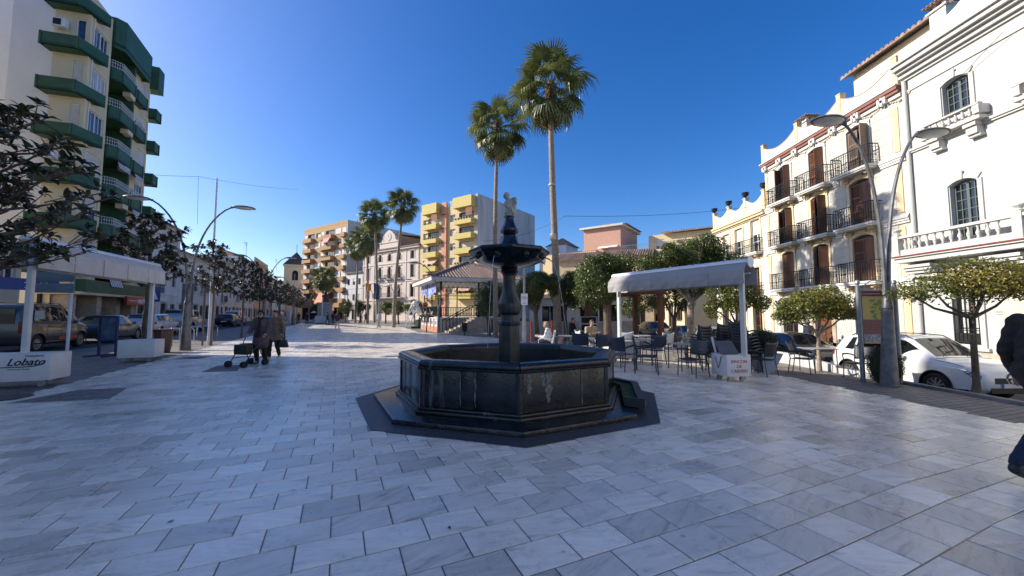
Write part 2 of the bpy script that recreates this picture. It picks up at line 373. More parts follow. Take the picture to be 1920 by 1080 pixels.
# manhole covers on the left
mb = MB(); c_ = G(10, 746, 0); mb.lathe([(.33, 0), (.33, .006), (.30, .008)], 24, (c_.x, c_.y, .002)); tag(mb.build('manhole_cover', IRON), 'round black manhole cover on the brown paving at far left', 'manhole cover')
# distant hills
HILL = mat('hill_green', (.055, .075, .05), .9, var=.35, scale=.02)
hv_ = MB(); n = 60; vs = []; fs = []
for i in range(n + 1):
    a = R(50 + 75 * i / n); r0 = 1500
    hh = 90 + 60 * math.sin(i * .35) + 45 * math.sin(i * .9 + 2) + (120 * math.exp(-((i - 44) / 5) ** 2))
    for k, (rr, zz) in enumerate(((r0, -2), (r0 + 300, hh * .55), (r0 + 600, hh), (r0 + 900, hh * .5))):
        vs.append((rr * math.cos(a), rr * math.sin(a), zz + random.uniform(-4, 4) * (k > 0)))
for i in range(n):
    for k in range(3): fs.append((i*4+k, (i+1)*4+k, (i+1)*4+k+1, i*4+k+1))
hv_.add(vs, fs); tag(hv_.build('hills', HILL, smooth=True), kind='structure')
# ------------------------------------------------------------ building kit (local frame: x to the right along the front, -y outwards)
def wall(mb, x0, x1, z0, z1, holes=(), y=0.0, dep=.22):
    xs = sorted({x0, x1, *[h[0] for h in holes], *[h[1] for h in holes]}); zs = sorted({z0, z1, *[h[2] for h in holes], *[h[3] for h in holes]})
    xs = [a for a in xs if x0 - 1e-6 <= a <= x1 + 1e-6]; zs = [a for a in zs if z0 - 1e-6 <= a <= z1 + 1e-6]
    for i in range(len(xs) - 1):
        for j in range(len(zs) - 1):
            cx, cz = (xs[i] + xs[i+1]) / 2, (zs[j] + zs[j+1]) / 2
            if any(h[0] < cx < h[1] and h[2] < cz < h[3] for h in holes): continue
            mb.add([(xs[i], y, zs[j]), (xs[i+1], y, zs[j]), (xs[i+1], y, zs[j+1]), (xs[i], y, zs[j+1])], [(0, 1, 2, 3)])
    for h in holes:
        a, b, c, d = h[:4]; ar = h[4] if len(h) > 4 else 0
        mb.add([(a,y,c),(b,y,c),(b,y+dep,c),(a,y+dep,c)], [(0,1,2,3)])
        mb.add([(a,y,c),(a,y+dep,c),(a,y+dep,d),(a,y,d)], [(0,1,2,3)])
        mb.add([(b,y,c),(b,y,d),(b,y+dep,d),(b,y+dep,c)], [(0,1,2,3)])
        if not ar: mb.add([(a,y,d),(a,y+dep,d),(b,y+dep,d),(b,y,d)], [(0,1,2,3)])
        else:
            n = 8; pr = [(a + (b - a) * i / n, d - ar * (2 * i / n - 1) ** 2 ) for i in range(n + 1)]
            if ar > .3 * (b - a): pr = [(a + (b-a) * (1 - math.cos(PI*i/n)) / 2, d - ar + ar * math.sin(PI*i/n)) for i in range(n + 1)]
            for i in range(n):
                (xa, za), (xb, zb) = pr[i], pr[i+1]
                mb.add([(xa,y,za),(xb,y,zb),(xb,y,d),(xa,y,d)], [(0,1,2,3)]); mb.add([(xa,y,za),(xa,y+dep,za),(xb,y+dep,zb),(xb,y,zb)], [(0,1,2,3)])
    return mb
def shell(mb, x0, x1, z0, z1, dep, top=True):    # sides, back and lid behind a front wall
    mb.add([(x0,0,z0),(x0,0,z1),(x0,dep,z1),(x0,dep,z0)], [(0,1,2,3)]); mb.add([(x1,0,z0),(x1,dep,z0),(x1,dep,z1),(x1,0,z1)], [(0,1,2,3)])
    mb.add([(x0,dep,z0),(x0,dep,z1),(x1,dep,z1),(x1,dep,z0)], [(0,1,2,3)])
    if top: mb.add([(x0,0,z1),(x1,0,z1),(x1,dep,z1),(x0,dep,z1)], [(0,1,2,3)])
def bldg(P, ang, label, cat='building', name='building', group=None, z=0):
    return empty(name, (P[0], P[1], z), ang, label, cat, group)
WC = {}
def window(root, x, z, w_, h_, y=.16, style='plain', fm=None, gm=None, arch=0, nx=2, nz=1, name='window'):
    """frame mesh (with mullions) + glass sub-part (+ shutters)"""
    fm = fm or ALU; gm = gm or GLASS; key = (round(w_,2), round(h_,2), style, fm.name, gm.name, round(arch,2), nx, nz)
    if key not in WC:
        t_ = .06; mb = MB(); y0, y1 = -.03, .03
        mb.box(-w_/2, -w_/2 + t_, y0, y1, 0, h_); mb.box(w_/2 - t_, w_/2, y0, y1, 0, h_)
        mb.box(-w_/2 + t_, w_/2 - t_, y0, y1, 0, t_)
        mb.box(-w_/2 + t_, w_/2 - t_, y0, y1, h_ - t_ - arch * .5, h_)
        for i in range(1, nx):
            xx = -w_/2 + w_ * i / nx; th = .045 if (nx % 2 == 0 and i == nx // 2) else .014; mb.box(xx - th, xx + th, y0 + .005, y1 - .002, t_, h_ - t_)
        for j in range(1, nz):
            zz = h_ * j / nz; mb.box(-w_/2 + t_, w_/2 - t_, y0 + .01, y1 - .004, zz - .014, zz + .014)
        fme = mb.mesh(name); fme.materials.append(fm)
        mb = MB(); mb.add([(-w_/2+.02,.012,.02),(w_/2-.02,.012,.02),(w_/2-.02,.012,h_-.02),(-w_/2+.02,.012,h_-.02)], [(0,1,2,3)]); gme = mb.mesh('glass'); gme.materials.append(gm)
        extra = []
        if style == 'roller':           # roller blind box lowered
            mb = MB()
            for k in range(int(h_ * .92 / .09)): zz = h_ - .06 - k * .09; mb.box(-w_/2 + .05, w_/2 - .05, -.05, -.034, zz - .085, zz)
            e = mb.mesh('roller_blind'); e.materials.append(SHUT); extra.append(('roller_blind', e, None))
        if style == 'halfroller':
            mb = MB()
            for k in range(int(h_ * .45 / .09)): zz = h_ - .06 - k * .09; mb.box(-w_/2 + .05, w_/2 - .05, -.05, -.034, zz - .085, zz)
            e = mb.mesh('roller_blind'); e.materials.append(SHUT); extra.append(('roller_blind', e, None))
        if style == 'curtain':
            mb = MB(); n = 14
            vs = []; 
            for k in range(n + 1):
                xx = -w_/2 + .08 + (w_ - .16) * k / n; vs += [(xx, .009, .08), (xx, .0095, h_ * .96)]
            mb.add(vs, [(2*k, 2*k+2, 2*k+3, 2*k+1) for k in range(n)])
            e = mb.mesh('curtain'); e.materials.append(mat('lace_curtain', (.45,.45,.47), .5, var=.25, scale=9, streak=6)); extra.append(('curtain', e, None))
        WC[key] = (fme, gme, extra)
    fme, gme, extra = WC[key]
    f = link(name, fme, root, (x, y, z)); link('glass', gme, f)
    for nm, me, _ in extra: link(nm, me, f)
    return f
SHC = {}
def shutters(root, x, z, w_, h_, ang=(70, 70), m=None, y=.0, arch=0, folds=1):
    """a pair of louvred leaves hinged at both jambs, opened by ang degrees; each leaf is a part"""
    m = m or WOOD
    for sgn, a in ((-1, ang[0]), (1, ang[1])):
        key = (round(w_,2), round(h_,2), m.name)
        if key not in SHC:
            lw = w_ / 2 - .01; mb = MB()
            mb.box(0, .06, -.02, .02, 0, h_); mb.box(lw - .06, lw, -.02, .02, 0, h_)
            for zz in (0, h_ * .33, h_ * .66, h_ - .08): mb.box(.06, lw - .06, -.018, .018, zz, zz + .08)
            k = .1
            while k < h_ - .1:
                mb.add([(.06,-.014,k),(lw-.06,-.014,k),(lw-.06,.012,k+.045),(.06,.012,k+.045)], [(0,1,2,3)]); k += .055
            mb.add([(.06,.013,0),(lw-.06,.013,0),(lw-.06,.013,h_),(.06,.013,h_)], [(0,1,2,3)])
            me = mb.mesh('shutter'); me.materials.append(m); SHC[key] = me
        o = link('shutter', SHC[key], root, (x + sgn * w_ / 2, y, z))
        o.rotation_euler = (0, 0, (R(-a) if sgn < 0 else PI + R(a)))
def iron_balcony(root, x, z, w_, dep=.55, h_=.95, slab=True, bm=None, seed=0):
    """stone slab with brackets, and a wrought-iron railing as its sub-part"""
    key = ('bal', round(w_,2), round(dep,2), bm.name if bm else '')
    if key not in WC:
        mb = MB(); mb.box(-w_/2, w_/2, -dep, -.003, -.1, 0); mb.box(-w_/2 + .05, w_/2 - .05, -dep + .05, -.003, -.17, -.103)
        me = mb.mesh('balcony'); me.materials.append(WHITE)
        mb = MB(); mb.xprism([(-.1,-.42),(.1,-.42),(.1,-.173),(-.1,-.173)], -.13, -.003); mb.xprism([(-.07,-.30),(.07,-.30),(.07,-.173),(-.07,-.173)], -.33, -.133)
        bk = mb.mesh('bracket'); bk.materials.append(bm or OCHRE)
        mb = MB(); e = .03
        for zz, th in ((.05, .012), (.16, .008), (h_ - .14, .008), (h_, .02)):
            mb.box(-w_/2 + e, w_/2 - e, -dep + e - th, -dep + e + th, zz - th, zz + th)
            for sx in (-1, 1): mb.box(sx*(w_/2-e)-th, sx*(w_/2-e)+th, -dep+e+th, -.01, zz - th, zz + th)
        n = max(6, int(w_ / .13)); pts = [(-w_/2 + e + (w_ - 2*e) * k / n, -dep + e) for k in range(n + 1)]
        nd = max(2, int(dep / .13)); pts += [(sx * (w_/2 - e), -dep + e + (dep - e) * k / nd) for sx in (-1, 1) for k in range(1, nd)]
        for i, (px, py) in enumerate(pts):
            mb.box(px - .009, px + .009, py - .009, py + .009, 0, h_)
            mb.ell((px, py, .42), (.028, .028, .05), 6, 4); 
            if i % 2: mb.ell((px, py, .28), (.035, .02, .035), 6, 4); mb.ell((px, py, .60), (.03, .02, .03), 6, 4)
            if i < n:                                   # scrollwork between the bars
                px2 = px + (w_ - 2*e) / n / 2; mb.lathe([(.03,-.006),(.045,0),(.03,.006)], 8, (px2, py, .22), caps=False); mb.box(px2-.03, px2+.03, py-.005, py+.005, .70, .715)
        r_ = mb.mesh('railing'); r_.materials.append(IRON)
        WC[key] = (me, r_, bk)
    me, r_, bk = WC[key]
    b = link('balcony', me, root, (x, 0, z)); link('railing', r_, b)
    for sx in (-1, 1): link('bracket', bk, b, (sx * (w_/2 - .42), 0, 0))
    return b
def tiled_roof(mb, x0, x1, y0, y1, z0, rise, step=.24):     # single pitch, barrel rows running up the slope
    n = max(2, int((x1 - x0) / step)); 
    for k in range(n):
        a = x0 + (x1-x0)*k/n; b = x0 + (x1-x0)*(k+1)/n; m_ = (a+b)/2; r_ = (b-a)*.42
        vs = []; 
        for t in range(5):
            an = PI*t/4; vs += [(m_ - r_*math.cos(an), y0, z0 + r_*math.sin(an)), (m_ - r_*math.cos(an), y1, z0 + rise + r_*math.sin(an))]
        mb.add(vs, [(2*t, 2*t+2, 2*t+3, 2*t+1) for t in range(4)] + [(0,2,4,6,8)])
    mb.add([(x0,y0,z0),(x1,y0,z0),(x1,y1,z0+rise),(x0,y1,z0+rise)], [(0,1,2,3)])
    mb.add([(x0,y0,z0-.08),(x1,y0,z0-.08),(x1,y0,z0),(x0,y0,z0)], [(0,1,2,3)])
ANG_R = -PI / 2; ANG_L = math.atan2(SD.y, SD.x)
FAR_X = Vector((.82, -.572, 0)).normalized(); FAR_Y = Vector((.572, .82, 0)).normalized(); ANG_F = math.atan2(FAR_X.y, FAR_X.x)
def farP(t): return Vector((-6.5 - .82 * t, 69.6 + .572 * t, 0))
# ============================================================ ornate three-storey house (right)
B0 = -.65
hb = bldg((17, 25.31), ANG_R, 'white town house with ochre trim, red cornice band and three rows of iron balconies', 'house', 'town_house')
XW = 9.16; cols = (1.86, 4.36, 6.91); fl = (3.02, 5.75, 8.45)
holes = []
for ci, cx in enumerate(cols):
    ww = (.98, 1.06, 1.16)[ci]
    for zf in fl: holes.append((cx - ww/2, cx + ww/2, zf, zf + 2.28, .16))
holes += [(1.15, 2.35, .35, 2.35, 0), (3.75, 4.85, B0, 2.25, 0), (6.2, 7.3, .2, 2.3, 0)]
mb = MB(); wall(mb, 0, XW, B0, 11.2, holes, 0, .28); shell(mb, 0, XW, B0, 11.2, 12)
mb.build('wall', mat('white_ashlar_plaster', (.56,.535,.47), .8, var=.08, scale=1, bump=.12, streak=3), hb)
# incised ashlar joints as thin recessed-looking courses proud of the wall: each course is a slab of plaster
mb = MB()
def clear(x0, x1, z0, z1): return [(h[0]-.22, h[1]+.22, h[2]-.3, h[3]+.3) for h in holes if h[2]-.3 < z1 and h[3]+.3 > z0]
for zf in (B0 + .75, *[B0 + .75 + .43 * k for k in range(1, 26)]):
    if zf > 11: break
    segs = [(0.34, XW - .55)]
    for h in sorted(clear(0, XW, zf, zf + .41)):
        new = []
        for a, b in segs:
            if h[1] <= a or h[0] >= b: new.append((a, b)); continue
            if h[0] > a: new.append((a, h[0]))
            if h[1] < b: new.append((h[1], b))
        segs = new
    for a, b in segs:
        if b - a < .15: continue
        nn = max(1, round((b - a) / .9)); k0 = 0
        for k in range(nn):
            xa = a + (b - a) * k / nn + .006; xb = a + (b - a) * (k + 1) / nn - .006
            mb.box(xa, xb, -.014, -.002, zf + .008, zf + .42)
mb.build('ashlar_facing', bpy.data.materials['white_ashlar_plaster'], hb)['kind'] = 'stuff'
for zf in (*fl,):
    mb = MB(); 
    for k, (dz, dp) in enumerate(((-.34, .07), (-.24, .10), (-.14, .14), (-.05, .09))):
        xs = [(0.0, cols[0] - 1.08), (cols[0] + 1.08, cols[1] - 1.06), (cols[1] + 1.06, cols[2] - 1.1), (cols[2] + 1.1, XW)]
        for a, b in xs: mb.box(a, b, -dp, -.016, zf + dz, zf + dz + .08)
    mb.build('moulding', WHITE, hb)['kind'] = 'stuff'
for x0_, x1_ in ((.06, .30), (XW - .48, XW - .22)):
    for a, b in ((B0 + .5, 2.6), (3.1, 5.3), (5.9, 8.0), (8.6, 10.6)):
        mb = MB(); mb.box(x0_, x1_, -.035, -.002, a, b); mb.build('ochre_pilaster', OCHRE, hb)
mb = MB(); mb.box(-.02, XW + .01, -.06, -.002, B0, B0 + .62); mb.build('plinth', mat('pinkish_stone', (.50,.36,.26), .8, var=.2), hb)
# cornice with red-brown band, garland frieze and crosses
mb = MB(); mb.box(-.05, XW, -.10, -.002, 10.98, 11.16); mb.box(-.12, XW, -.30, -.002, 11.46, 11.52); mb.build('cornice', WHITE, hb)
mb = MB(); mb.box(-.1, XW, -.20, -.002, 11.165, 11.30); mb.box(-.1, XW, -.26, -.002, 11.305, 11.455); mb.build('red_band', mat('red_brown_paint', (.24,.10,.075), .7, var=.1), hb)
GAR = mat('garland_stucco', (.62, .52, .38), .8, var=.2, scale=9)
for k in range(7):
    xx = .35 + k * 1.36
    mb = MB()
    for a in range(9):
        an = PI * a / 8; mb.ell((xx + .55 + .42 * math.cos(an + PI), -.03, 10.98 - .14 * math.sin(an)), (.055, .03, .05), 6, 4)
    mb.ell((xx + .55, -.05, 10.82), (.09, .04, .07), 7, 5); mb.build('garland', GAR, hb)
    mb = MB()
    for dx, dz, sx, sz in ((0,0,.06,.22), (0,0,.2,.06), (-.15,.1,.05,.05), (.15,.1,.05,.05), (-.15,-.1,.05,.05), (.15,-.1,.05,.05)): mb.box(xx - .1 + dx - sx, xx - .1 + dx + sx, -.23, -.19 if 0 else -.102, 11.12 + dz - sz, 11.12 + dz + sz)
    mb.build('corbel', WHITE, hb)
# scalloped parapet
mb = MB(); posts = (0.05, 3.1, 6.1, 9.0)
for a, b in zip(posts[:-1], posts[1:]):
    n = 12; top = []
    for k in range(n + 1):
        t = k / n; top.append((a + (b - a) * t, 12.62 - .55 * math.sin(PI * t) ** .8))
    mb.xprism([(a, 11.523), (b, 11.523)] + top[::-1], -.1, .12)
mb.build('parapet', mat('pale_cream_plaster', (.76,.68,.54), .85, var=.06, scale=.8, streak=3), hb)
mb = MB()
for a, b in zip(posts[:-1], posts[1:]):
    n = 12
    for k in range(n):
        p = [(a + (b-a)*(k+q)/n, 12.62 - .55*math.sin(PI*(k+q)/n)**.8) for q in (0, 1)]
        mb.xprism([(p[0][0], p[0][1]+.002), (p[1][0], p[1][1]+.002), (p[1][0], p[1][1]+.04), (p[0][0], p[0][1]+.04)], -.12, .14)
mb.build('coping', mat('brick_coping', (.42,.26,.18), .8), hb)
for p in posts:
    mb = MB(); mb.box(p - .12, p + .12, -.13, .16, 11.524, 12.78); mb.box(p - .14, p + .14, -.15, .18, 12.783, 12.83); mb.build('parapet_post', OCHRE, hb)
OCH = mat('ochre_surround', (.70,.55,.34), .8, var=.08)
ops = {(0,2): (75, 80), (1,2): (8, 72), (2,2): (4, 100), (0,1): (60, 85), (1,1): (30, 80), (2,1): (3, 3), (0,0): (2, 2), (1,0): (40, 60), (2,0): (2, 2)}
for ci, cx in enumerate(cols):
    ww = (.98, 1.06, 1.16)[ci]
    for fi, zf in enumerate(fl):
        mb = MB(); m_ = .13
        mb.box(cx - ww/2 - m_, cx - ww/2, -.05, -.003, zf, zf + 2.2); mb.box(cx + ww/2, cx + ww/2 + m_, -.05, -.003, zf, zf + 2.2)
        n = 8; a, b, d, ar = cx - ww/2 - m_, cx + ww/2 + m_, zf + 2.28 + .02, .16
        lo = [(a + (b-a)*i/n, d - ar*(2*i/n-1)**2 - .04*abs(2*i/n-1)) for i in range(n+1)]; hi = [(x_, z_ + .17 + (.07 if i == n//2 else 0)) for i, (x_, z_) in enumerate(lo)]
        mb.xprism(lo + hi[::-1], -.06, -.003)
        if fi < 2: mb.box(cx - .2, cx + .2, -.08, -.063, zf + 2.36, zf + 2.52)
        mb.build('surround', OCH if fi < 2 else WHITE, hb)
        window(hb, cx, zf, ww, 2.25, .2, fm=WOOD, gm=DARK if 0 else GLASS, arch=.16, nx=2, nz=4)
        shutters(hb, cx, zf + .03, ww - .02, 2.08, ops[(ci, fi)], WOOD if fi < 2 or ci != 2 else WOODG, y=.06)
        iron_balcony(hb, cx, zf, (2.1, 2.1, 2.1)[ci], .55, .95)
window(hb, 1.75, .35, 1.2, 2.0, .2, fm=WOOD, nx=2, nz=3); window(hb, 6.75, .2, 1.1, 2.1, .2, fm=WOOD, nx=2, nz=3)
mb = MB(); 
for k in range(9): mb.box(1.15 + k*.15 - .01, 1.15 + k*.15 + .01, -.12, -.1, .2, 2.5)
for zz in (.2, .9, 1.6, 2.45): mb.box(1.1, 2.4, -.125, -.098, zz, zz + .025)
mb.build('window_grille', IRON, hb)
mb = MB(); mb.box(3.75, 4.85, .12, .17, B0, 2.25)
for k in range(2):
    for j in range(3): mb.box(3.82 + k*.53, 4.26 + k*.53, .09, .118, B0 + .2 + j*.9, B0 + .95 + j*.9)
d_ = mb.build('door', WOOD, hb); mb = MB(); mb.ell((4.2, .06, .4), (.04,.03,.04)); mb.build('handle', STEEL, d_)
mb = MB(); mb.box(3.5, 3.74, -.06, -.003, B0, 2.5); mb.box(4.86, 5.1, -.06, -.003, B0, 2.5); mb.box(3.45, 5.15, -.1, -.003, 2.503, 2.75); mb.build('door_surround', mat('pinkish_stone', (.5,.36,.26)), hb)
# attic storey set back, tiled eave, chimneys
mb = MB(); mb.box(5.6, 10.4, 1.2, 8, 11.2, 14.1); mb.build('attic_wall', CREAM, hb)
mb = MB(); tiled_roof(mb, 5.3, 10.7, .75, 4.5, 14.15, .9); mb.build('roof', TILE, hb)
def chimney(root, x, y, z, s=.55, h_=1.0):
    mb = MB(); mb.box(x - s/2, x + s/2, y - s/2, y + s/2, z, z + h_); mb.box(x - s/2 - .08, x + s/2 + .08, y - s/2 - .08, y + s/2 + .08, z + h_ + .003, z + h_ + .08)
    for dx in (-.18, .18):
        for dy in (-.18, .18): mb.box(x + dx*s*1.5 - .06, x + dx*s*1.5 + .06, y + dy*s*1.5 - .06, y + dy*s*1.5 + .06, z + h_ + .083, z + h_ + .3)
    c = mb.build('chimney', WHITE, root)
    mb = MB(); 
    for k in range(6):
        for sx, sy in ((0,1),(0,-1),(1,0),(-1,0)):
            t = (k - 2.5) * (s + .35) / 6; mb.ell((x + (t if sx == 0 else sx*(s/2+.1)), y + (t if sy == 0 else sy*(s/2+.1)), z + h_ + .36), (.075,.075,.05), 6, 4)
    mb.box(x - s/2 - .1, x + s/2 + .1, y - s/2 - .1, y + s/2 + .1, z + h_ + .303, z + h_ + .34); mb.lathe([(s*.7,0),(s*.3,.16),(.05,.2)], 4, (x, y, z + h_ + .36), PI/4)
    mb.build('chimney_cap', TILE, c)
chimney(hb, 2.6, 1.0, 11.3, .6, 1.75)
# ============================================================ white building with balustrades (far right)
wb = bldg((17, 16.1), ANG_R, 'large white plastered building with arched windows and a long stone balustrade', 'building', 'white_building')
XL = 13.0
uh = [(1.45, 2.33, 9.05, 10.55, .15), (4.35, 5.23, 9.05, 10.55, .15), (7.3, 8.2, 9.05, 10.55, .15)]; lh = [(1.45, 2.33, 4.35, 6.55, .15), (4.35, 5.23, 4.35, 6.55, .15), (7.3, 8.2, 4.35, 6.55, .15)]
gh = [(1.28, 2.12, .36, 2.75, 0), (4.3, 5.2, .36, 2.75, 0)]
PLW = mat('white_plaster_smooth', (.53,.52,.49), .75, var=.06, scale=.8, bump=.25, bscale=30, streak=2)
mb = MB(); wall(mb, .02, XL, B0 + .72, 11.5, uh + lh + gh, 0, .3); shell(mb, .02, XL, B0 + .72, 11.5, 14); mb.build('wall', PLW, wb)
mb = MB(); mb.box(.0, XL, -.18, .4, B0, B0 + .5); mb.box(.0, XL, -.1, .4, B0 + .503, B0 + .717); mb.build('plinth', mat('tan_stone', (.55,.45,.33), .8, var=.15), wb)
for h in uh + lh:
    a, b, c, d = h[:4]; mb = MB(); m_ = .17; n = 10
    mb.box(a - m_, a - .03, -.05, -.003, c, d - .12); mb.box(b + .03, b + m_, -.05, -.003, c, d - .12)
    lo = [(a - .03 + (b-a+.06)*i/n, d + .02 - .15*(2*i/n-1)**2) for i in range(n+1)]; hi = [(a - m_ + (b-a+2*m_)*i/n, d + .2 - .12*(2*i/n-1)**2) for i in range(n+1)]
    mb.xprism(lo + hi[::-1], -.05, -.003); cx = (a+b)/2
    mb.xprism([(cx-.05, d+.0), (cx+.05, d+.0), (cx+.07, d+.34), (cx-.07, d+.34)], -.09, -.053)
    mb.build('surround', PLW, wb)
    window(wb, cx, c, b - a, d - c, .2, fm=mat('green_grey_frame', (.10,.125,.12), .4, var=.05), arch=.15, nx=4, nz=5 if d - c < 2 else 6)
for h in gh:
    a, b, c, d = h[:4]; window(wb, (a+b)/2, c, b - a, d - c, .2, fm=IRON, gm=mat('pale_glass', (.55,.57,.55), .15, var=.1), nx=4, nz=4)
    mb = MB()
    for k in range(7): xx = a + .03 + (b-a-.06)*k/6; mb.box(xx - .011, xx + .011, -.04, -.02, c + .03, d)
    for zz in (c + .05, c + .5, c + 1.25, c + 2.0): mb.box(a, b, -.045, -.018, zz, zz + .03)
    mb.box(a, b, -.04, -.02, c + .08, c + .42)
    mb.build('window_grille', IRON, wb)
    mb = MB(); mb.box(a - .16, a, -.06, -.003, c - .1, d + .1); mb.box(b, b + .16, -.06, -.003, c - .1, d + .1); mb.box(a - .25, b + .25, -.1, -.003, c - .22, c - .103); mb.build('surround', PLW, wb)
mb = MB()
for z0_, z1_, dp in ((11.5, 11.62, .08), (11.62, 11.8, .2), (11.8, 11.92, .34), (11.92, 12.1, .48), (12.1, 12.2, .58)): mb.box(0, XL, -dp, .02, z0_ + .002, z1_)
mb.box(.03, XL, -.05, -.003, 10.98, 11.06); mb.build('cornice', PLW, wb)
mb = MB(); n = 24; top = [(XL * k / n, 12.85 + 1.1 * (1 / (1 + math.exp(-(XL * k / n - 2.6) * 2.2)))) for k in range(n + 1)]
mb.xprism([(0, 12.203), (XL, 12.203)] + top[::-1], -.12, .2); mb.build('parapet', mat('pale_peach_plaster', (.78,.68,.54), .8, var=.05), wb)
for k in (1, 2):                           # projecting string courses
    z_ = (8.28, 3.96)[k-1]; mb = MB(); mb.box(.02, XL, -.07, -.003, z_ + .02, z_ + .09); mb.box(.02, XL, -.12, -.003, z_ + .093, z_ + .18)
    if k == 1: mb.build('moulding', PLW, wb)
mb = MB(); mb.lathe([(.075, B0), (.075, 11.5)], 12, (.12, -.09, 0)); mb.build('drainpipe', PLW, wb)
STN = mat('balustrade_stone', (.56,.54,.50), .85, var=.12, scale=6, bump=.3)
mb = MB(); mb.lathe([(.05,0),(.05,.03),(.03,.06),(.062,.16),(.066,.21),(.035,.30),(.025,.36),(.035,.40),(.05,.43),(.05,.46)], 10); BAL = mb.mesh('baluster'); BAL.materials.append(STN)
for p in BAL.polygons: p.use_smooth = True
mb = MB(); mb.lathe([(.05,0),(.05,.03),(.03,.05),(.062,.11),(.066,.15),(.035,.22),(.03,.26),(.05,.29),(.05,.31)], 10); BALS = mb.mesh('baluster_short'); BALS.materials.append(STN)
for p in BALS.polygons: p.use_smooth = True
# long first-floor balcony
dp = .62; mb = MB(); mb.box(-.25, XL, -dp - .1, -.003, 3.80, 3.93); mb.box(-.25, XL, -dp - .02, -.003, 3.62, 3.797); mb.build('balcony_slab', PLW, wb)
mb = MB(); mb.box(-.27, XL, -dp - .14, -dp - .103, 3.86, 3.905); mb.build('red_pipe', mat('maroon_paint', (.22,.035,.035), .5), wb)
rail = MB(); rail.box(-.25, XL, -dp - .06, -dp + .16, 4.64, 4.74); rl = rail.build('balcony_rail', STN, wb)
mb = MB(); mb.box(-.2, XL, -dp - .02, -dp + .12, 3.935, 4.15); mb.build('balcony_base', STN, wb)
for i in range(3):
    x0_ = -.1 + i * 3.95; mb = MB(); mb.box(x0_ - .13, x0_ + .13, -dp - .09, -dp + .19, 3.936, 4.80); mb.lathe([(.09,0),(.12,.05),(.06,.09),(.15,.2),(.15,.24)], 12, (x0_, -dp + .05, 4.80)); mb.build('balcony_pier', STN, wb)
    for k in range(13):
        xx = x0_ + .3 + k * .279
        if k == 12 or abs(xx - x0_) < .1: continue
        o = link('baluster', BAL, wb, (xx, -dp + .05, 4.16))
for x0_ in (.5, 3.2, 5.9, 8.6):            # big brackets under the balcony
    mb = MB()
    for zz, d2 in ((3.5, .55), (3.38, .48), (3.26, .4), (3.1, .3)): mb.box(x0_ - .55, x0_ + .55, -d2, -.003, zz - .11, zz)
    mb.build('bracket', PLW, wb)
for cx in (1.89, 4.79, 7.75):              # small window balconies on the upper floor
    mb = MB(); mb.box(cx - 1.0, cx + 1.0, -.42, -.003, 8.46, 8.56); mb.box(cx - .9, cx + .9, -.34, -.003, 8.563, 8.66); mb.build('window_ledge', STN, wb)
    mb = MB(); mb.box(cx - 1.0, cx + 1.0, -.44, -.26, 8.98, 9.04); mb.box(cx - 1.0, cx - .8, -.42, -.02, 8.663, 8.977); mb.box(cx + .8, cx + 1.0, -.42, -.02, 8.663, 8.977); mb.build('window_rail', STN, wb)
    for k in range(7): link('baluster', BALS, wb, (cx - .66 + .22 * k, -.34, 8.665))
    for sx in (-.62, .62):
        mb = MB(); mb.box(cx + sx - .2, cx + sx + .2, -.36, -.003, 8.3, 8.457); mb.box(cx + sx - .17, cx + sx + .17, -.28, -.003, 8.02, 8.297); mb.box(cx + sx - .2, cx + sx + .2, -.2, -.003, 7.92, 8.017)
        mb.build('bracket', STN, wb)
mb = MB(); mb.box(2.55, 3.75, -.012, -.003, 1.55, 1.57); mb.box(2.6, 3.6, -.012, -.003, 1.47, 1.485); mb.box(3.1, 3.5, -.012, -.003, 1.34, 1.355); mb.build('wall_inscription', STEEL, wb)
mb = MB(); mb.box(2.8, 3.9, -.03, -.003, 1.0, 2.0); mb.build('wall_poster', mat('poster_yellow', (.68,.66,.45), .6, var=.1), wb)
chimney(wb, .9, 1.0, 12.2, .62, 1.9)
wz = bldg((17, 2.9), ANG_R, 'unseen white terrace added behind the camera to bounce sunlight onto the square', 'building', 'white_building')  # out-of-view terrace added so its sunlit front bounces warm light onto the paving
zh = [(k * 3.4 + 1.2, k * 3.4 + 2.3, z, z + 2.1) for k in range(8) for z in (.3, 4.3, 8.4)]; mb = MB(); wall(mb, 0, 28, B0, 12.4, zh); shell(mb, 0, 28, B0, 12.4, 12); mb.build('wall', PLW, wz)
for h in zh: window(wz, (h[0]+h[1])/2, h[2], 1.1, 2.1, nx=2, nz=4)
# ============================================================ cream house with urns (right, beyond)
mh = bldg((17, 31.9), ANG_R, 'cream two-storey house with scalloped parapet carrying black urns', 'house', 'town_house')
XM = 6.56; wh = [(1.3, 2.2, 5.95, 7.75, 0), (2.95, 3.9, 5.75, 7.85, 0), (4.9, 5.9, 5.75, 8.05, 0), (1.2, 2.2, 2.75, 4.6, 0), (4.7, 5.7, 2.7, 4.7, 0), (.9, 1.8, B0, 2.0, 0), (2.9, 4.0, B0, 2.1, 0), (4.8, 5.8, 0, 2.0, 0)]
mb = MB(); wall(mb, 0, XM, B0, 8.35, wh); shell(mb, 0, XM, B0, 8.35, 12); mb.build('wall', mat('ivory_plaster', (.80,.76,.64), .8, var=.05), mh)
for a, b, c, d, _ in wh:
    window(mh, (a+b)/2, c, b - a, d - c, .15, fm=WOOD if c < 5 else ALU, nx=2, nz=3, style='plain' if c < 5 else 'halfroller')
    mb = MB(); mb.box(a - .14, a, -.06, -.003, c, d + .14); mb.box(b, b + .14, -.06, -.003, c, d + .14); mb.box(a, b, -.06, -.003, d, d + .14); mb.build('surround', OCH, mh)
iron_balcony(mh, 4.3, 5.72, 3.6, .5, .95); iron_balcony(mh, 5.2, 2.68, 1.6, .35, .9)
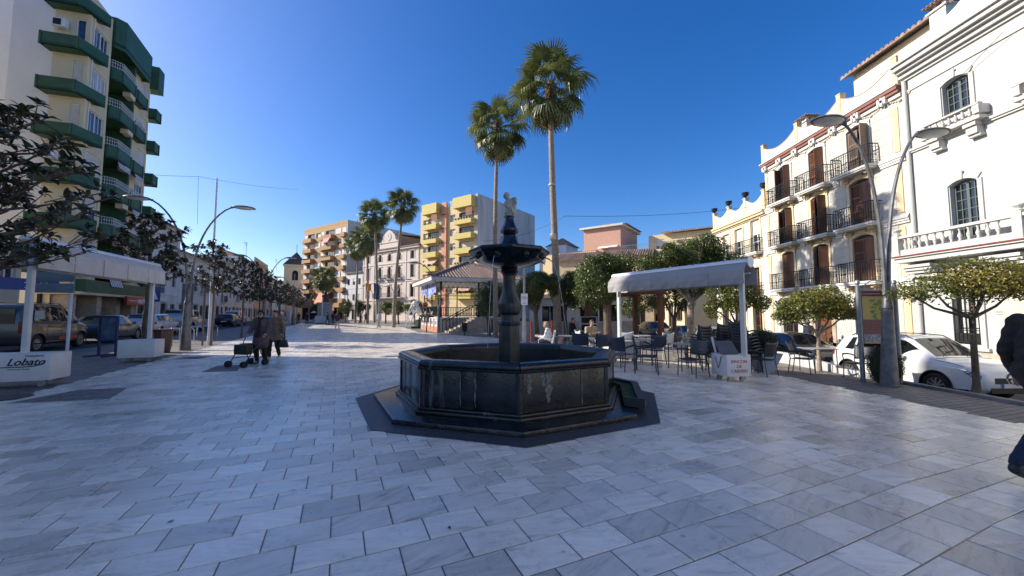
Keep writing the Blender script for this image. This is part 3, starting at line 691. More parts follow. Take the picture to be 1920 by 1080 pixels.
mb = MB(); mb.box(0, XM, -.1, -.003, 8.1, 8.2); mb.box(0, XM, -.22, -.003, 8.2, 8.36); mb.box(0, XM, -.3, -.003, 8.36, 8.5); mb.box(0, XM, -.05, -.003, 5.3, 5.5); mb.build('cornice', OCH, mh)
pp = (.12, 2.25, 4.4, 6.45); mb = MB()
for a, b in zip(pp[:-1], pp[1:]):
    n = 10; mb.xprism([(a, 8.503), (b, 8.503)] + [(a + (b-a)*k/n, 9.75 - .5*math.sin(PI*k/n)) for k in range(n, -1, -1)], -.06, .1)
mb.build('parapet', CREAM, mh)
for p in pp:
    mb = MB(); mb.box(p - .14, p + .14, -.1, .14, 8.504, 9.8); mb.box(p - .18, p + .18, -.14, .18, 9.803, 9.86); po = mb.build('parapet_post', OCH, mh)
    mb = MB(); mb.lathe([(.1,0),(.06,.06),(.07,.1),(.2,.2),(.24,.36),(.2,.38),(.24,.42)], 12, (p, 0, 9.86)); mb.build('urn', IRON, po)
# ============================================================ tall cream block with green balconies (left)
lb = bldg((-28.3, 24.6), ANG_L, 'six-storey cream apartment block with dark green balconies on the left', 'apartment building', 'apartment_building')
LM = Matrix.Translation((-28.3, 24.6, 0)) @ Matrix.Rotation(ANG_L, 4, 'Z'); ZR = 23.1; FH = 2.92; FZ = [4.2 + FH * k for k in range(8)]     # slab levels
CRW = mat('cream_render', (.68, .57, .38), .85, var=.06, scale=.8, bump=.15, streak=3)
SIDEW = mat('pale_party_wall', (.70, .68, .66), .85, var=.04, scale=.5, bump=.1)
fa = [(.5, 2.3, z + .75, z + 2.35) for z in FZ[:6]]
mb = MB(); wall(mb, 0, 2.6, 3.1, ZR, fa, 0, .2); mb.add([(2.6,0,3.1),(2.6,1.3,3.1),(2.6,1.3,ZR),(2.6,0,ZR)], [(0,1,2,3)])
mb.add([(0,0,3.1),(2.6,0,3.1),(2.6,1.3,3.1),(0,1.3,3.1)], [(0,1,2,3)]); mb.add([(0,0,ZR),(2.6,0,ZR),(2.6,1.3,ZR),(2.9,6,ZR),(1.3,1.4,ZR)], [(0,1,2,3,4)])
wall(mb, 2.6, 6.4, 0, ZR, [(2.9, 4.5, z, z + 2.2) for z in FZ[:6]] + [(5.35, 6.1, z, z + 2.2) for z in FZ[:6]], 1.3, .2)
wall(mb, 6.4, 9.04, 3.1, ZR, [(7.3, 8.8, z + .75, z + 2.35) for z in FZ[:6]], 0, .2); mb.add([(6.4,0,3.1),(6.4,0,ZR),(6.4,1.3,ZR),(6.4,1.3,3.1)], [(0,1,2,3)]); mb.add([(9.04,0,0),(9.04,12,0),(9.04,12,ZR),(9.04,0,ZR)], [(0,1,2,3)])
mb.add([(6.4,0,3.1),(9.04,0,3.1),(9.04,1.3,3.1),(6.4,1.3,3.1)], [(0,1,2,3)]); mb.add([(2.6,1.3,ZR),(9.04,1.3,ZR),(9.04,12,ZR),(6.5,12,ZR),(2.9,6,ZR)], [(0,1,2,3,4)]); mb.add([(6.4,0,ZR),(9.04,0,ZR),(9.04,1.3,ZR),(6.4,1.3,ZR)], [(0,1,2,3)])
mb.add([(6.5,12,0),(6.5,12,ZR),(9.04,12,ZR),(9.04,12,0)], [(0,1,2,3)]); mb.add([(1.3,1.4,0),(1.3,1.4,ZR),(6.5,12,ZR),(6.5,12,0)], [(0,1,2,3)])
mb.build('wall', CRW, lb)
# short near wall (turned towards the square) with its own windows: child frame
SW = 1.85
# local direction of the near wall: world (-.96,-.28) expressed in the building frame
wx = Vector((-.96, -.28, 0)); lx = Vector((wx.dot(SD), wx.dot(Vector((-SD.y, SD.x, 0)))) + (0,))
SWA = math.atan2(-lx.y, -lx.x)              # wall's own x axis runs from its far-left end towards the corner
def swp(x, y, z):                            # point on the near wall: x 0 (left) .. SW (corner)
    c, s = math.cos(SWA), math.sin(SWA); return ((x - SW) * c - y * s, (x - SW) * s + y * c, z)
def tr(mb, x0=0): mb.v[x0:] = [swp(*v) for v in mb.v[x0:]]; return mb
mb = MB(); sh = [(1.1, 1.62, z + .75, z + 2.35) for z in FZ[:6]]; wall(mb, 0, SW, 3.1, ZR, sh, 0, .18); mb.add([(0,0,0),(SW-1.0,0,0),(SW-1.0,0,3.1),(0,0,3.1)], [(0,1,2,3)]); tr(mb).build('near_wall', CRW, lb)
for i, z in enumerate(FZ[:6]):
    st = ('halfroller', 'plain', 'halfroller', 'roller', 'roller', 'plain', 'roller')[i]
    f_ = window(lb, 0, z + .75, .52, 1.6, .1, style=st, nx=1, gm=GLASSB); f_.location = swp(1.36, .1, z + .75); f_.rotation_euler = (0, 0, SWA)
    window(lb, 1.4, z + .75, 1.8, 1.6, .1, style=('curtain', 'halfroller', 'roller', 'plain', 'curtain', 'plain', 'plain')[i], nx=4, gm=GLASSB)
    window(lb, 8.05, z + .75, 1.5, 1.6, .1, style=('plain', 'roller', 'plain', 'roller', 'halfroller', 'curtain', 'plain')[i], nx=3, gm=GLASSB)
    window(lb, 3.7, z + .02, 1.6, 2.15, 1.42, style=('plain','halfroller','roller','plain','halfroller','plain','roller')[i], nx=2, gm=GLASSB)
    window(lb, 5.725, z + .02, .75, 2.15, 1.42, nx=1, gm=GLASSB)
def gbalc(poly, z, h_=.86, name='balcony', sl=.12, cap=True):
    """solid green parapet following an open outline, with its slab"""
    mb = MB(); n = len(poly); t_ = .1
    for a, b in zip(poly[:-1], poly[1:]):
        a = Vector((*a, 0)); b = Vector((*b, 0)); d = (b - a).normalized(); nn = Vector((d.y, -d.x, 0)); e = .04
        q = [a - d*e, b + d*e, b + d*e - nn*t_, a - d*e - nn*t_]
        mb.add([(p.x, p.y, z - .18) for p in q] + [(p.x, p.y, z + h_ - .18) for p in q], [(0,1,2,3)[::-1], (4,5,6,7), (0,1,5,4), (1,2,6,5), (2,3,7,6), (3,0,4,7)])
    mb.prism(poly, z - sl - .06, z - .005) if True else 0
    return mb.build(name, GREEN, lb)
def grail(par, pts, z, h_=.55):
    mb = MB()
    for a, b in zip(pts[:-1], pts[1:]):
        a = Vector((*a, 0)); b = Vector((*b, 0)); L_ = (b - a).length
        for zz in (h_, h_ * .62, .08): mb.tube([(a.x,a.y,z+zz),(b.x,b.y,z+zz)], .016, 4)
        for k in range(int(L_ / .13) + 1):
            p = a.lerp(b, min(1, k * .13 / L_)); mb.box(p.x-.008, p.x+.008, p.y-.008, p.y+.008, z, z + h_)
    return mb.build('railing', ALU, par)
for i, z in enumerate(FZ[:7]):
    # bay parapet wrapping the near corner: inner end on the near wall, outer chamfer on the front
    a0 = swp(-.15, 0, 0); a1 = swp(-.15, -.8, 0); a2 = swp(SW - .05, -.8, 0)
    if i < 7:
        gbalc([(1.0, 0.0), (0.02, 0.02), (a0[0], a0[1]), (a1[0], a1[1]), (a2[0], a2[1]), (1.0, -.55)][2:] , z + .02, .84)
    if i < 6:
        b1 = gbalc([(2.7, 1.2), (2.7, -.1), (3.1, -.55), (5.15, -.55), (5.15, 1.2)], z, .95)
        grail(b1, [(2.7, 0.3), (2.7, -.1), (3.1, -.55), (5.1, -.55)], z + .78)
        b2 = gbalc([(5.4, 1.2), (5.4, -.2), (5.7, -.5), (7.3, -.5), (7.3, -.05)], z + .0, .95)
        grail(b2, [(5.4, .3), (5.4, -.2), (5.7, -.5), (7.25, -.5)], z + .78)
        b3 = gbalc([(8.9, -.05), (8.9, -.55), (9.9, -.55), (9.9, .6), (9.05, .6)], z, .95)
mb = MB(); mb.prism([(2.7, 1.2), (2.7, -.15), (3.1, -.6), (5, -.6), (7.4, -.6), (7.4, 1.2)][:6], 21.3, 21.5)
for a, b in (((2.7,1.2),(2.7,-.15)), ((2.7,-.15),(3.1,-.6)), ((3.1,-.6),(7.4,-.6)), ((7.4,-.6),(7.4,0))):
    a = Vector((*a,0)); b = Vector((*b,0)); d = (b-a).normalized(); nn = Vector((d.y,-d.x,0)); q = [a, b, b - nn*.12, a - nn*.12]
    mb.add([(p.x,p.y,21.1) for p in q] + [(p.x,p.y,23.4) for p in q], [(3,2,1,0),(4,5,6,7),(0,1,5,4),(1,2,6,5),(2,3,7,6),(3,0,4,7)])
mb.build('roof_parapet', GREEN, lb)
mb = MB(); mb.box(8.85, 9.95, -.6, .7, 21.3, 23.4); mb.build('roof_parapet', GREEN, lb)
mb = MB(); mb.box(5.165, 5.385, -.4, 1.29, 3.2, 23.0); mb.build('divider_wall', GREEN, lb)
for z in FZ[1:6]:
    mb = MB(); mb.box(4.3, 5.1, -.55, -.1, z - .55, z - .2); mb.build('beam', CRW, lb)
for k, z in ((5, FZ[5]), (2, FZ[2])):      # air conditioners on the near wall
    ac = MB(); ac.box(.1, .8, -.42, -.12, z + 1.4, z + 1.95); ac.box(.15, .25, -.12, -.003, z + 1.36, z + 1.4); ac.box(.65, .75, -.12, -.003, z + 1.36, z + 1.4)
    o = tr(ac).build('air_conditioner', ALU, lb)
    f_ = MB(); f_.box(.2, .6, -.45, -.425, z + 1.47, z + 1.88); tr(f_).build('fan_grille', DARK, o)
for (x0_, x1_, k) in ((3.2, 4.9, 3), (5.8, 7.1, 2), (3.2, 4.9, 0), (5.8, 7.1, 3)):        # striped awnings under the balconies
    z = FZ[k]; mb = MB(); n = 14
    for j in range(n):
        if j % 2: continue
        xa = x0_ + (x1_-x0_)*j/n; mb.add([(xa,-.55,z-.25),(xa+(x1_-x0_)/n,-.55,z-.25),(xa+(x1_-x0_)/n,-.7,z-.75),(xa,-.7,z-.75)], [(0,1,2,3)])
    mb.build('awning_stripes', WPAINT, lb)
    mb = MB(); mb.add([(x0_,-.54,z-.25),(x1_,-.54,z-.25),(x1_,-.69,z-.75),(x0_,-.69,z-.75)], [(0,1,2,3)]); mb.build('awning_cloth', mat('brown_cloth', (.20,.10,.06)), lb)
for k, (x_, y_, z_) in enumerate([(3.0, -.3, FZ[0] + .9), (4.4, -.3, FZ[1] + .9), (6.0, -.3, FZ[2] + .9), (3.6, -.3, FZ[5] + .9), (6.6, -.3, FZ[4] + .9)]):
    mb = MB()
    for q in range(30): a_ = q*2.4; r__ = .1 + .25*((q*7) % 11)/11; c__ = Vector((x_ + r__*math.cos(a_)*1.6, y_ + r__*math.sin(a_)*.5, z_ + .05*((q*5) % 9))); mb.add([c__ + Vector((-.06,0,0)), c__ + Vector((.06,0,.02)), c__ + Vector((.05,0,.13)), c__ + Vector((-.05,0,.12))], [(0,1,2,3)])
    mb.build('balcony_plant', mat('balcony_plant_leaf', (.05,.08,.02), .6, var=.3, isl=.3), lb)['kind'] = 'stuff'
for z in FZ[2:6]: mb = MB(); mb.tube([(.35,-.06,z),(.35,-.06,z+2.9)], .03, 6); mb.build('drainpipe', ALU, lb)
# ground floor: shops, green fascia, dark arcade
mb = MB(); mb.box(.2, 9.8, -.6, .1, 2.95, 3.75); mb.build('fascia', GREEN, lb)
mb = MB(); mb.box(0, 9.8, -.5, 1.25, 2.75, 2.94); mb.build('soffit', CRW, lb)
for x0_ in (.3, 3.3, 6.0, 8.4): mb = MB(); mb.box(x0_, x0_ + .6, .1, 1.2, 0, 2.748); mb.build('pillar', mat('tan_stone', (.55,.45,.33)), lb)
for a, b in ((.95, 3.25), (3.95, 5.95), (6.65, 8.35)): window(lb, (a+b)/2, .2, b - a, 2.4, 1.1, fm=STEEL, nx=4, nz=2, gm=GLASS)
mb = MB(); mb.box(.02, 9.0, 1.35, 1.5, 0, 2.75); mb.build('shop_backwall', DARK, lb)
def text(body, size, parent, loc, rot, m, name='lettering', shear=0, ext=.004, bold=0, align='CENTER'):
    cu = bpy.data.curves.new(name, 'FONT'); cu.body = body; cu.size = size; cu.extrude = ext; cu.shear = shear; cu.offset = bold; cu.align_x = align; cu.resolution_u = 3
    o = bpy.data.objects.new(name, cu); C.objects.link(o); dg = bpy.context.evaluated_depsgraph_get()
    me = bpy.data.meshes.new_from_object(o.evaluated_get(dg)); bpy.data.objects.remove(o); me.name = name; me.materials.clear(); me.materials.append(m)
    return link(name, me, parent) if parent is None else _setl(link(name, me, parent), loc, rot)
def _setl(o, loc, rot): o.location = loc; o.rotation_euler = rot; return o
RED = mat('red_sign', (.42, .02, .02), .4, var=.05)
mb = MB(); mb.box(0, 3.9, -.08, .08, 0, .62); sg = mb.build('shop_sign', RED); sg.parent = None
sg.rotation_euler = (0, 0, ANG_L)
sg.location = LM @ Vector((5.2, -.75, 2.2)); tag(sg, 'red shop sign with white lettering below the green balconies', 'sign')
text('MAPFRE', .52, sg, (2.7, -.086, .12), (PI/2, 0, 0), WPAINT, bold=.015)
mb = MB(); mb.box(.2, 1.7, -.09, -.082, .3, .34); mb.build('stripe', WPAINT, sg)
# the same block's blank party wall, set back, running left out of the picture
pw = bldg((-30.1, 24.2), 0, 'tall blank pale party wall at the left edge', 'building', 'blank_wall_building')
mb = MB(); mb.prism([(-2.9,-.05),(.02,0),(-.1,1.0),(-11.8,2.2),(-11.8,1.4)], 0, 26.2); mb.build('wall', SIDEW, pw)
# low house left of it, in the gap the sun shines through
lh_ = bldg((-26.5, 17.6), ANG_L, 'low cream building behind the magnolia with a blue number sign', 'building', 'low_house')
mb = MB(); wall(mb, 0, 5.2, 0, 5.0, [(1.0, 3.0, .3, 2.4), (3.6, 4.8, 3.3, 4.6), (.8, 2.4, 3.0, 4.8)]); shell(mb, 0, 5.2, 0, 5.0, 3); mb.build('wall', CRW, lh_)
window(lh_, 2.0, .3, 2.0, 2.1, nx=3, fm=STEEL); window(lh_, 4.2, 3.3, 1.2, 1.3); window(lh_, 1.6, 3.0, 1.6, 1.8, style='roller'); iron_balcony(lh_, 1.6, 2.95, 2.2, .5, .9)
mb = MB(); mb.box(0, 2.6, -.06, .06, 0, .62); bs = mb.build('shop_sign', mat('blue_sign', (.015,.05,.22), .4, var=.05)); bs.location = (-26.2, 19.2, 2.75); bs.rotation_euler = (0, 0, ANG_L + R(-35)); tag(bs, 'blue sign with white numbers at the far left under the magnolia', 'sign')
text('2  13', .5, bs, (1.7, -.066, .1), (PI/2, 0, 0), WPAINT)
# tall blocks standing outside the picture to the left: they shade the near half of the square
for (ya, yb, hh, lab) in ((16.9, 2, 23.5, 'tall cream block across the side street, outside the picture on the left'), (1.5, -22, 24, 'tall plain block behind the camera on the left')):
    ob = bldg((-29.5, yb), PI / 2, lab, 'apartment building', 'apartment_building'); L_ = ya - yb
    hs_ = [(k * 3.2 + 1, k * 3.2 + 2.4, .9 + 3 * j, 2.3 + 3 * j) for k in range(int(L_ / 3.2)) for j in range(7)]
    mb = MB(); wall(mb, 0, L_, 0, hh, hs_); shell(mb, 0, L_, 0, hh, 12); mb.build('wall', CRW, ob)
    for a, b, c, d in hs_: window(ob, (a+b)/2, c, b - a, d - c)
# ============================================================ white houses along the left street
def row_house(P, W_, H_, cols_, floors, label, wm=WHITE, balc=(), roof='tile', dep=9, gf='plain', parapet=False, group='white houses along the left street', wmat=WOODG, cat='house', ang=ANG_L):
    r_ = bldg(P, ang, label, cat, 'town_house', group); fh = H_ / floors; hs_ = []
    for c in range(cols_):
        cx = W_ * (c + .5) / cols_
        for f_ in range(floors):
            ww = .95 if f_ else 1.25; z0_ = f_ * fh + (.85 if f_ and (c, f_) not in balc else .05 if f_ else (.05 if c % 2 else .8)); z1_ = f_ * fh + (2.35 if f_ else 2.5)
            hs_.append((cx - ww/2, cx + ww/2, z0_, min(z1_, H_ - .3)))
    mb = MB(); wall(mb, 0, W_, 0, H_, hs_); shell(mb, 0, W_, 0, H_, dep); mb.build('wall', wm, r_)
    for i, (a, b, c, d) in enumerate(hs_): window(r_, (a+b)/2, c, b - a, d - c, .12, fm=wmat, style=('plain','halfroller','plain','roller')[i % 4] if c > 2 else 'plain', nx=2)
    for c, f_ in balc: iron_balcony(r_, W_ * (c + .5) / cols_, f_ * fh + .03, min(2.0, W_ / cols_ - .1), .5, .9, bm=WHITE)
    for c in range(cols_):
        if c % 2 == 0:
            cx = W_ * (c + .5) / cols_; mb = MB(); 
            for k in range(7): mb.box(cx - .6 + .2*k - .01, cx - .6 + .2*k + .01, -.12, -.1, .75, 2.5)
            for zz in (.78, 1.6, 2.45): mb.box(cx - .62, cx + .62, -.122, -.098, zz, zz + .025)
            mb.build('window_grille', IRON, r_)
            mb = MB(); mb.prism([(cx-.75,-.003),(cx-.75,-.3),(cx+.75,-.3),(cx+.75,-.003)][::1], 2.62, 2.72); mb.build('hood', wm, r_)
    mb = MB()
    for f_ in range(1, floors): mb.box(0, W_, -.06, -.003, f_ * fh - .1, f_ * fh)
    mb.box(0, W_, -.18, -.003, H_ - .2, H_ + .02); mb.build('moulding', wm, r_)
    if roof == 'tile': mb = MB(); tiled_roof(mb, -.1, W_ + .1, -.4, dep * .5, H_ + .06, 1.6, .3); mb.build('roof', TILE, r_)
    if roof == 'flat': mb = MB(); mb.box(0, W_, 0, .2, H_ + .021, H_ + .9); mb.build('parapet', wm, r_)
    return r_
def onrow(t): return (-32.35 - .413 * t, 33.0 + .911 * t)
BEIG = mat('beige_plaster', (.62,.50,.36), .85, var=.07)
row_house(onrow(0), 9.5, 10.3, 4, 3, 'white three-storey house right after the green-balconied block', balc=((0,1),(1,1),(2,2)), roof='tile')
row_house(onrow(9.6), 14, 8.2, 6, 2, 'long low white house with a brown tiled eave and grilled windows', roof='tile', balc=((1,1),(3,1)))
row_house(onrow(23.7), 12, 9.6, 5, 3, 'white house with antennas and a chimney on its roof', roof='flat', balc=((1,1),))
row_house(onrow(35.8), 15, 11.4, 6, 3, 'tall white house in the middle of the left row', roof='tile', balc=((0,1),(2,1),(4,1)))
row_house(onrow(51), 16, 12.4, 6, 3, 'beige and ochre building with an arcaded top near the church', wm=BEIG, roof='flat', balc=((1,1),(3,1)))
row_house(onrow(67.2), 22, 10.5, 8, 3, 'white house at the far end of the left street', roof='tile', balc=((1,1),(5,1)))
row_house(onrow(89.5), 22, 9.5, 8, 3, 'last pale house of the left row below the hills', roof='tile')
# church tower
ct = bldg((-66, 117), ANG_L, 'square stone church tower with a dark pyramid roof and cross', 'tower', 'church_tower')
mb = MB(); wall(mb, -2.9, 2.9, 0, 15.6, [(-.8, .8, 11.4, 14.4, .8)], -2.9, .5)
for a in (1, 2, 3):
    m2 = MB(); wall(m2, -2.9, 2.9, 0, 15.6, [(-.8, .8, 11.4, 14.4, .8)], -2.9, .5); c, s = math.cos(a*PI/2), math.sin(a*PI/2); mb.add([(x*c - y*s, x*s + y*c, z) for x, y, z in m2.v], m2.f)
mb.build('wall', BEIG, ct); mb = MB(); mb.box(-2.3, 2.3, -2.3, 2.3, 0, 15.5); mb.build('belfry_core', DARK, ct)
mb = MB(); mb.box(-3.2, 3.2, -3.2, 3.2, 15.6, 16.1); mb.build('cornice', BEIG, ct)
mb = MB(); mb.lathe([(4.5, 16.1), (2.2, 18.3), (.05, 20.3)], 4, ph=PI/4); mb.build('roof', mat('dark_slate', (.07,.065,.06), .8), ct)
mb = MB(); mb.box(-.06, .06, -.06, .06, 20.2, 22.6); mb.box(-.6, .6, -.05, .05, 21.7, 21.85); mb.build('cross', IRON, ct)
# ============================================================ the far side: apartment block, white house, clock building, yellow block
def slabblock(P, W_, H_, dep, label, wm, sidem, floors, fz0, fh, bays, pcol, awn=(), group=None):
    """bays: list of (x0, x1, kind) kind: 'b' projecting balcony, 'w' window strip, 'n' small box"""
    r_ = bldg(P, ANG_F, label, 'apartment building', 'apartment_building', group); hs_ = []
    for i in range(floors):
        z = fz0 + fh * i
        for (a, b, k) in bays:
            if k == 'b': hs_.append((a + .25, b - .25, z + .03, z + 2.25))
            elif k == 'w': hs_.append((a + .2, b - .2, z + .85, z + 2.2))
    mb = MB(); wall(mb, 0, W_, 0, H_, hs_, 0, .4); mb.build('wall', wm, r_)
    mb = MB(); mb.add([(0,0,0),(0,0,H_),(0,dep,H_),(0,dep,0)], [(0,1,2,3)]); mb.add([(W_,0,0),(W_,dep,0),(W_,dep,H_+.6),(W_,0,H_+.6)], [(0,1,2,3)]); mb.add([(0,dep,0),(0,dep,H_),(W_,dep,H_),(W_,dep,0)], [(0,1,2,3)]); mb.add([(0,0,H_),(W_,0,H_),(W_,dep,H_),(0,dep,H_)], [(0,1,2,3)])
    mb.box(W_ + .002, W_ + .25, 0, dep, 0, H_ + .5); mb.build('side_wall', sidem, r_)
    n_ = 0
    for i in range(floors):
        z = fz0 + fh * i
        for (a, b, k) in bays:
            n_ += 1
            if k == 'b':
                window(r_, (a+b)/2, z + .03, b - a - .5, 2.2, .36, fm=ALU if n_ % 2 else WOOD, style=('plain','halfroller','plain')[n_ % 3], nx=3)
                mb = MB(); mb.box(a, b, -1.15, -.003, z - .2, z); mb.box(a, b, -1.15, -1.05, z + .003, z + .82); mb.box(a, a + .1, -1.047, -.003, z + .003, z + .82); mb.box(b - .1, b, -1.047, -.003, z + .003, z + .82)
                o = mb.build('balcony', pcol, r_)
                mb = MB(); mb.box(a, b, -1.12, -1.08, z + 1.0, z + 1.04)
                for q in range(9): xx = a + .03 + (b-a-.06)*q/8; mb.box(xx-.015, xx+.015, -1.115, -1.085, z + .82, z + 1.0)
                if n_ % 3 == 0:
                    for q in range(6): mb.ell((a + .4 + q * (b-a-.8)/5, -1.2, z + .85), (.22,.14,.16), 5, 4)
                mb.build('railing', IRON, o)
            elif k == 'w': window(r_, (a+b)/2, z + .85, b - a - .4, 1.35, .3, style=('halfroller','roller','curtain','roller')[(n_ * 7 + i) % 4], nx=2)
            elif k == 'n':
                mb = MB(); mb.box(a, b, -.7, -.003, z - .2, z + .8); mb.build('planter_box', pcol, r_)
                mb = MB(); mb.box(a + .1, b - .1, -.05, -.003, z + .9, z + 2.2); mb.build('white_panel', WHITE, r_)
    return r_
YEL = mat('yellow_paint', (.60,.47,.13), .7, var=.06); YWALL = mat('pale_yellow_render', (.66,.52,.30), .85, var=.05)
PGREY = mat('stained_grey_wall', (.50,.49,.47), .9, var=.14, scale=.6, streak=5)
t0 = 15.0; P = farP(t0)
yb_ = slabblock((P.x, P.y), 15.0, 22.3, 20, 'six-storey yellow and pink apartment block with a blank grey side wall', YWALL, PGREY, 6, 4.4, 2.78,
    [(.6, 2.4, 'w'), (1.9, 5.6, 'b'), (8.0, 9.9, 'w'), (10.4, 14.6, 'b')], YEL)
mb = MB(); mb.box(6.3, 7.6, -.35, -.003, 0, 23.2); mb.build('pink_column', mat('salmon_paint', (.62,.30,.19), .8, var=.05), yb_)
for i in range(7):
    mb = MB(); mb.box(6.25, 7.65, -.42, -.353, 4.0 + 2.78*i, 4.22 + 2.78*i); mb.build('band', mat('dark_red_band', (.22,.07,.045)), yb_)
for a, b in ((1.7, 5.8), (10.2, 14.8)):
    mb = MB(); mb.box(a, b, -1.3, .4, 21.2, 23.2); mb.build('roof_parapet', YEL, yb_)
    mb = MB(); 
    for q in range(8): mb.box(b - 1.5 + q*.19, b - 1.5 + q*.19 + .1, -1.1, -1.07, 19.5, 21.1)
    mb.build('striped_curtain', mat('rust_cloth', (.40,.13,.06)), yb_)
mb = MB(); mb.box(8.0, 15.0, -.02, .3, 22.3, 23.3); mb.box(14.8, 15.25, 0, 20, 22.8, 23.6); mb.build('parapet', PGREY, yb_)
for (a, b, i, m_) in ((2.0, 5.4, 2, 'peach_awning'), (10.6, 14.4, 0, 'peach_awning')):
    z = 4.4 + 2.78*i + 2.3; mb = MB(); mb.add([(a,-.1,z),(b,-.1,z),(b,-1.5,z-1.1),(a,-1.5,z-1.1)], [(0,1,2,3)]); mb.build('awning', mat('peach_awning', (.66,.42,.28)), yb_)
def antenna(P, z, h_=2.6, label='thin television antenna on a roof'):
    mb = MB(); mb.tube([(0,0,0),(0,0,h_)], .03, 5)
    for k in range(6): mb.tube([(-.1-.0*k, -.45+.04*k, h_ - .1 - .12*k*1.0), (-.1, .45-.04*k, h_ - .1 - .12*k)], .015, 4)
    mb.tube([(0,0,h_-.1),(-.7,0,h_-.1)], .015, 4)
    o = mb.build('antenna', STEEL); o.location = (P[0], P[1], z); tag(o, label, 'antenna'); return o
antenna((P.x + 11, P.y - 5), 22.3, 3.0, 'television antenna on the yellow block above its pink column')
# clock building
P = farP(34.6); cb_ = bldg((P.x, P.y), ANG_F, 'pale stone town building with a clock gable and arched windows', 'building', 'clock_building')
STO = mat('pale_pink_stone', (.66,.56,.48), .85, var=.06); WB = 19.4; hs_ = []
for z0_, z1_ in ((1.2, 3.4), (5.0, 7.6), (9.1, 11.7), (13.0, 14.6)):
    for cx, a_ in ((2.0, 0), (6.4, 1), (9.7, 1), (13.0, 1), (17.2, 0)): hs_.append((cx - .6, cx + .6, z0_, z1_, .5 if a_ else 0))
mb = MB(); wall(mb, 0, WB, 0, 15.6, hs_, 0, .35); shell(mb, 0, WB, 0, 15.6, 16); mb.build('wall', STO, cb_)
for i, (a, b, c, d, ar) in enumerate(hs_):
    window(cb_, (a+b)/2, c, b - a, d - c, .3, fm=WOOD, arch=ar, nx=2, nz=3)
    mb = MB(); mb.box(a - .2, a - .02, -.06, -.003, c, d - ar); mb.box(b + .02, b + .2, -.06, -.003, c, d - ar); mb.box(a - .3, b + .3, -.12, -.003, d + .1, d + .28); mb.build('surround', STO, cb_)
for cx in (6.4, 9.7, 13.0): iron_balcony(cb_, cx, 9.05, 2.0, .6, .9, bm=WHITE)
iron_balcony(cb_, 9.7, 4.95, 9.5, .9, .95, bm=WHITE)
mb = MB()
for z in (4.3, 8.3, 12.3): mb.box(0, WB, -.12, -.003, z, z + .18)
for x in (.15, 4.2, 15.1, 18.9): mb.box(x, x + .3, -.08, -.003, 0, 15.0)
mb.box(-.1, WB + .1, -.45, -.003, 15.2, 15.58); mb.build('moulding', STO, cb_)['kind'] = 'stuff'
mb = MB(); tiled_roof(mb, -.3, WB + .3, -.6, 8, 15.65, 2.6, .35); mb.build('roof', TILE, cb_)
mb = MB(); gp = [(6.6, 15.7), (12.8, 15.7), (12.8, 17.2), (12.0, 17.6), (11.7, 18.6), (10.7, 19.4), (9.7, 19.9), (8.7, 19.4), (7.7, 18.6), (7.4, 17.6), (6.6, 17.2)]
mb.xprism(gp, -.3, .5); gb = mb.build('gable', STO, cb_)
mb = MB(); mb.box(6.4, 13.0, -.42, -.303, 17.0, 17.2); n = 24; mb.xprism([(9.7 + .95*math.cos(2*PI*k/n), 18.3 + .95*math.sin(2*PI*k/n)) for k in range(n)], -.36, -.303); mb.build('clock_surround', STO, gb)
mb = MB(); mb.xprism([(9.7 + .75*math.cos(2*PI*k/n), 18.3 + .75*math.sin(2*PI*k/n)) for k in range(n)], -.39, -.362); mb.build('clock_face', mat('clock_grey', (.45,.45,.47), .5), gb)
mb = MB(); mb.box(9.67, 9.73, -.41, -.392, 18.3, 18.9); mb.box(9.7, 10.1, -.41, -.392, 18.27, 18.33)
for k in range(12): a = k*PI/6; mb.box(9.7+.64*math.cos(a)-.03, 9.7+.64*math.cos(a)+.03, -.405, -.392, 18.3+.64*math.sin(a)-.03, 18.3+.64*math.sin(a)+.03)
mb.build('clock_hands', IRON, gb)
mb = MB(); mb.box(7.2, 12.2, .5, 10, 16, 18.6); tiled_roof(mb, 7.0, 12.4, .4, 10, 18.7, .8, .35); mb.build('lantern_roof', TILE, cb_)
# small white house between
P = farP(41.3); row_house((P.x, P.y), 6.6, 11.2, 3, 3, 'small white house between the clock building and the tall block', roof='tile', ang=ANG_F, group=None, dep=14, balc=((0,1),(2,1)))
# brown and tan eight-storey block
P = farP(62); ap = slabblock((P.x, P.y), 20.5, 24.0, 26, 'eight-storey tan brick apartment block with stacked balconies and white panels', mat('tan_brick', (.46,.29,.14), .85, var=.08, scale=2), PGREY, 7, 4.3, 2.72,
    [(.3, 2.0, 'n'), (1.8, 5.6, 'b'), (6.0, 8.6, 'w'), (8.9, 10.4, 'n'), (10.7, 15.3, 'b'), (15.8, 18.2, 'w'), (18.4, 20.4, 'n')], mat('tan_balcony', (.44,.26,.13), .85, var=.1))
for i in range(7): mb = MB(); mb.box(*((6.0, 8.6) if i % 2 else (15.8, 18.2)), -.12, -.003, 4.3 + 2.72*i + .82, 4.3 + 2.72*i + 2.2); mb.build('white_panel', WHITE, ap)
for (a, b, z, h_, m_) in ((12.2, 15.0, 20.6, 1.3, 'pink_awning'), (10.9, 15.2, 6.8, 2.8, 'orange_awning')):
    mm = mat('pink_awning', (.62,.13,.14), .7, var=.05) if 'pink' in m_ else mat('orange_awning', (.75,.13,.03), .7, var=.05)
    mb = MB(); mb.add([(a,-1.2,z),(b,-1.2,z),(b,-2.6 if h_ > 2 else -1.9,z-h_),(a,-2.6 if h_ > 2 else -1.9,z-h_)], [(0,1,2,3)]); mb.build('awning', mm, ap)
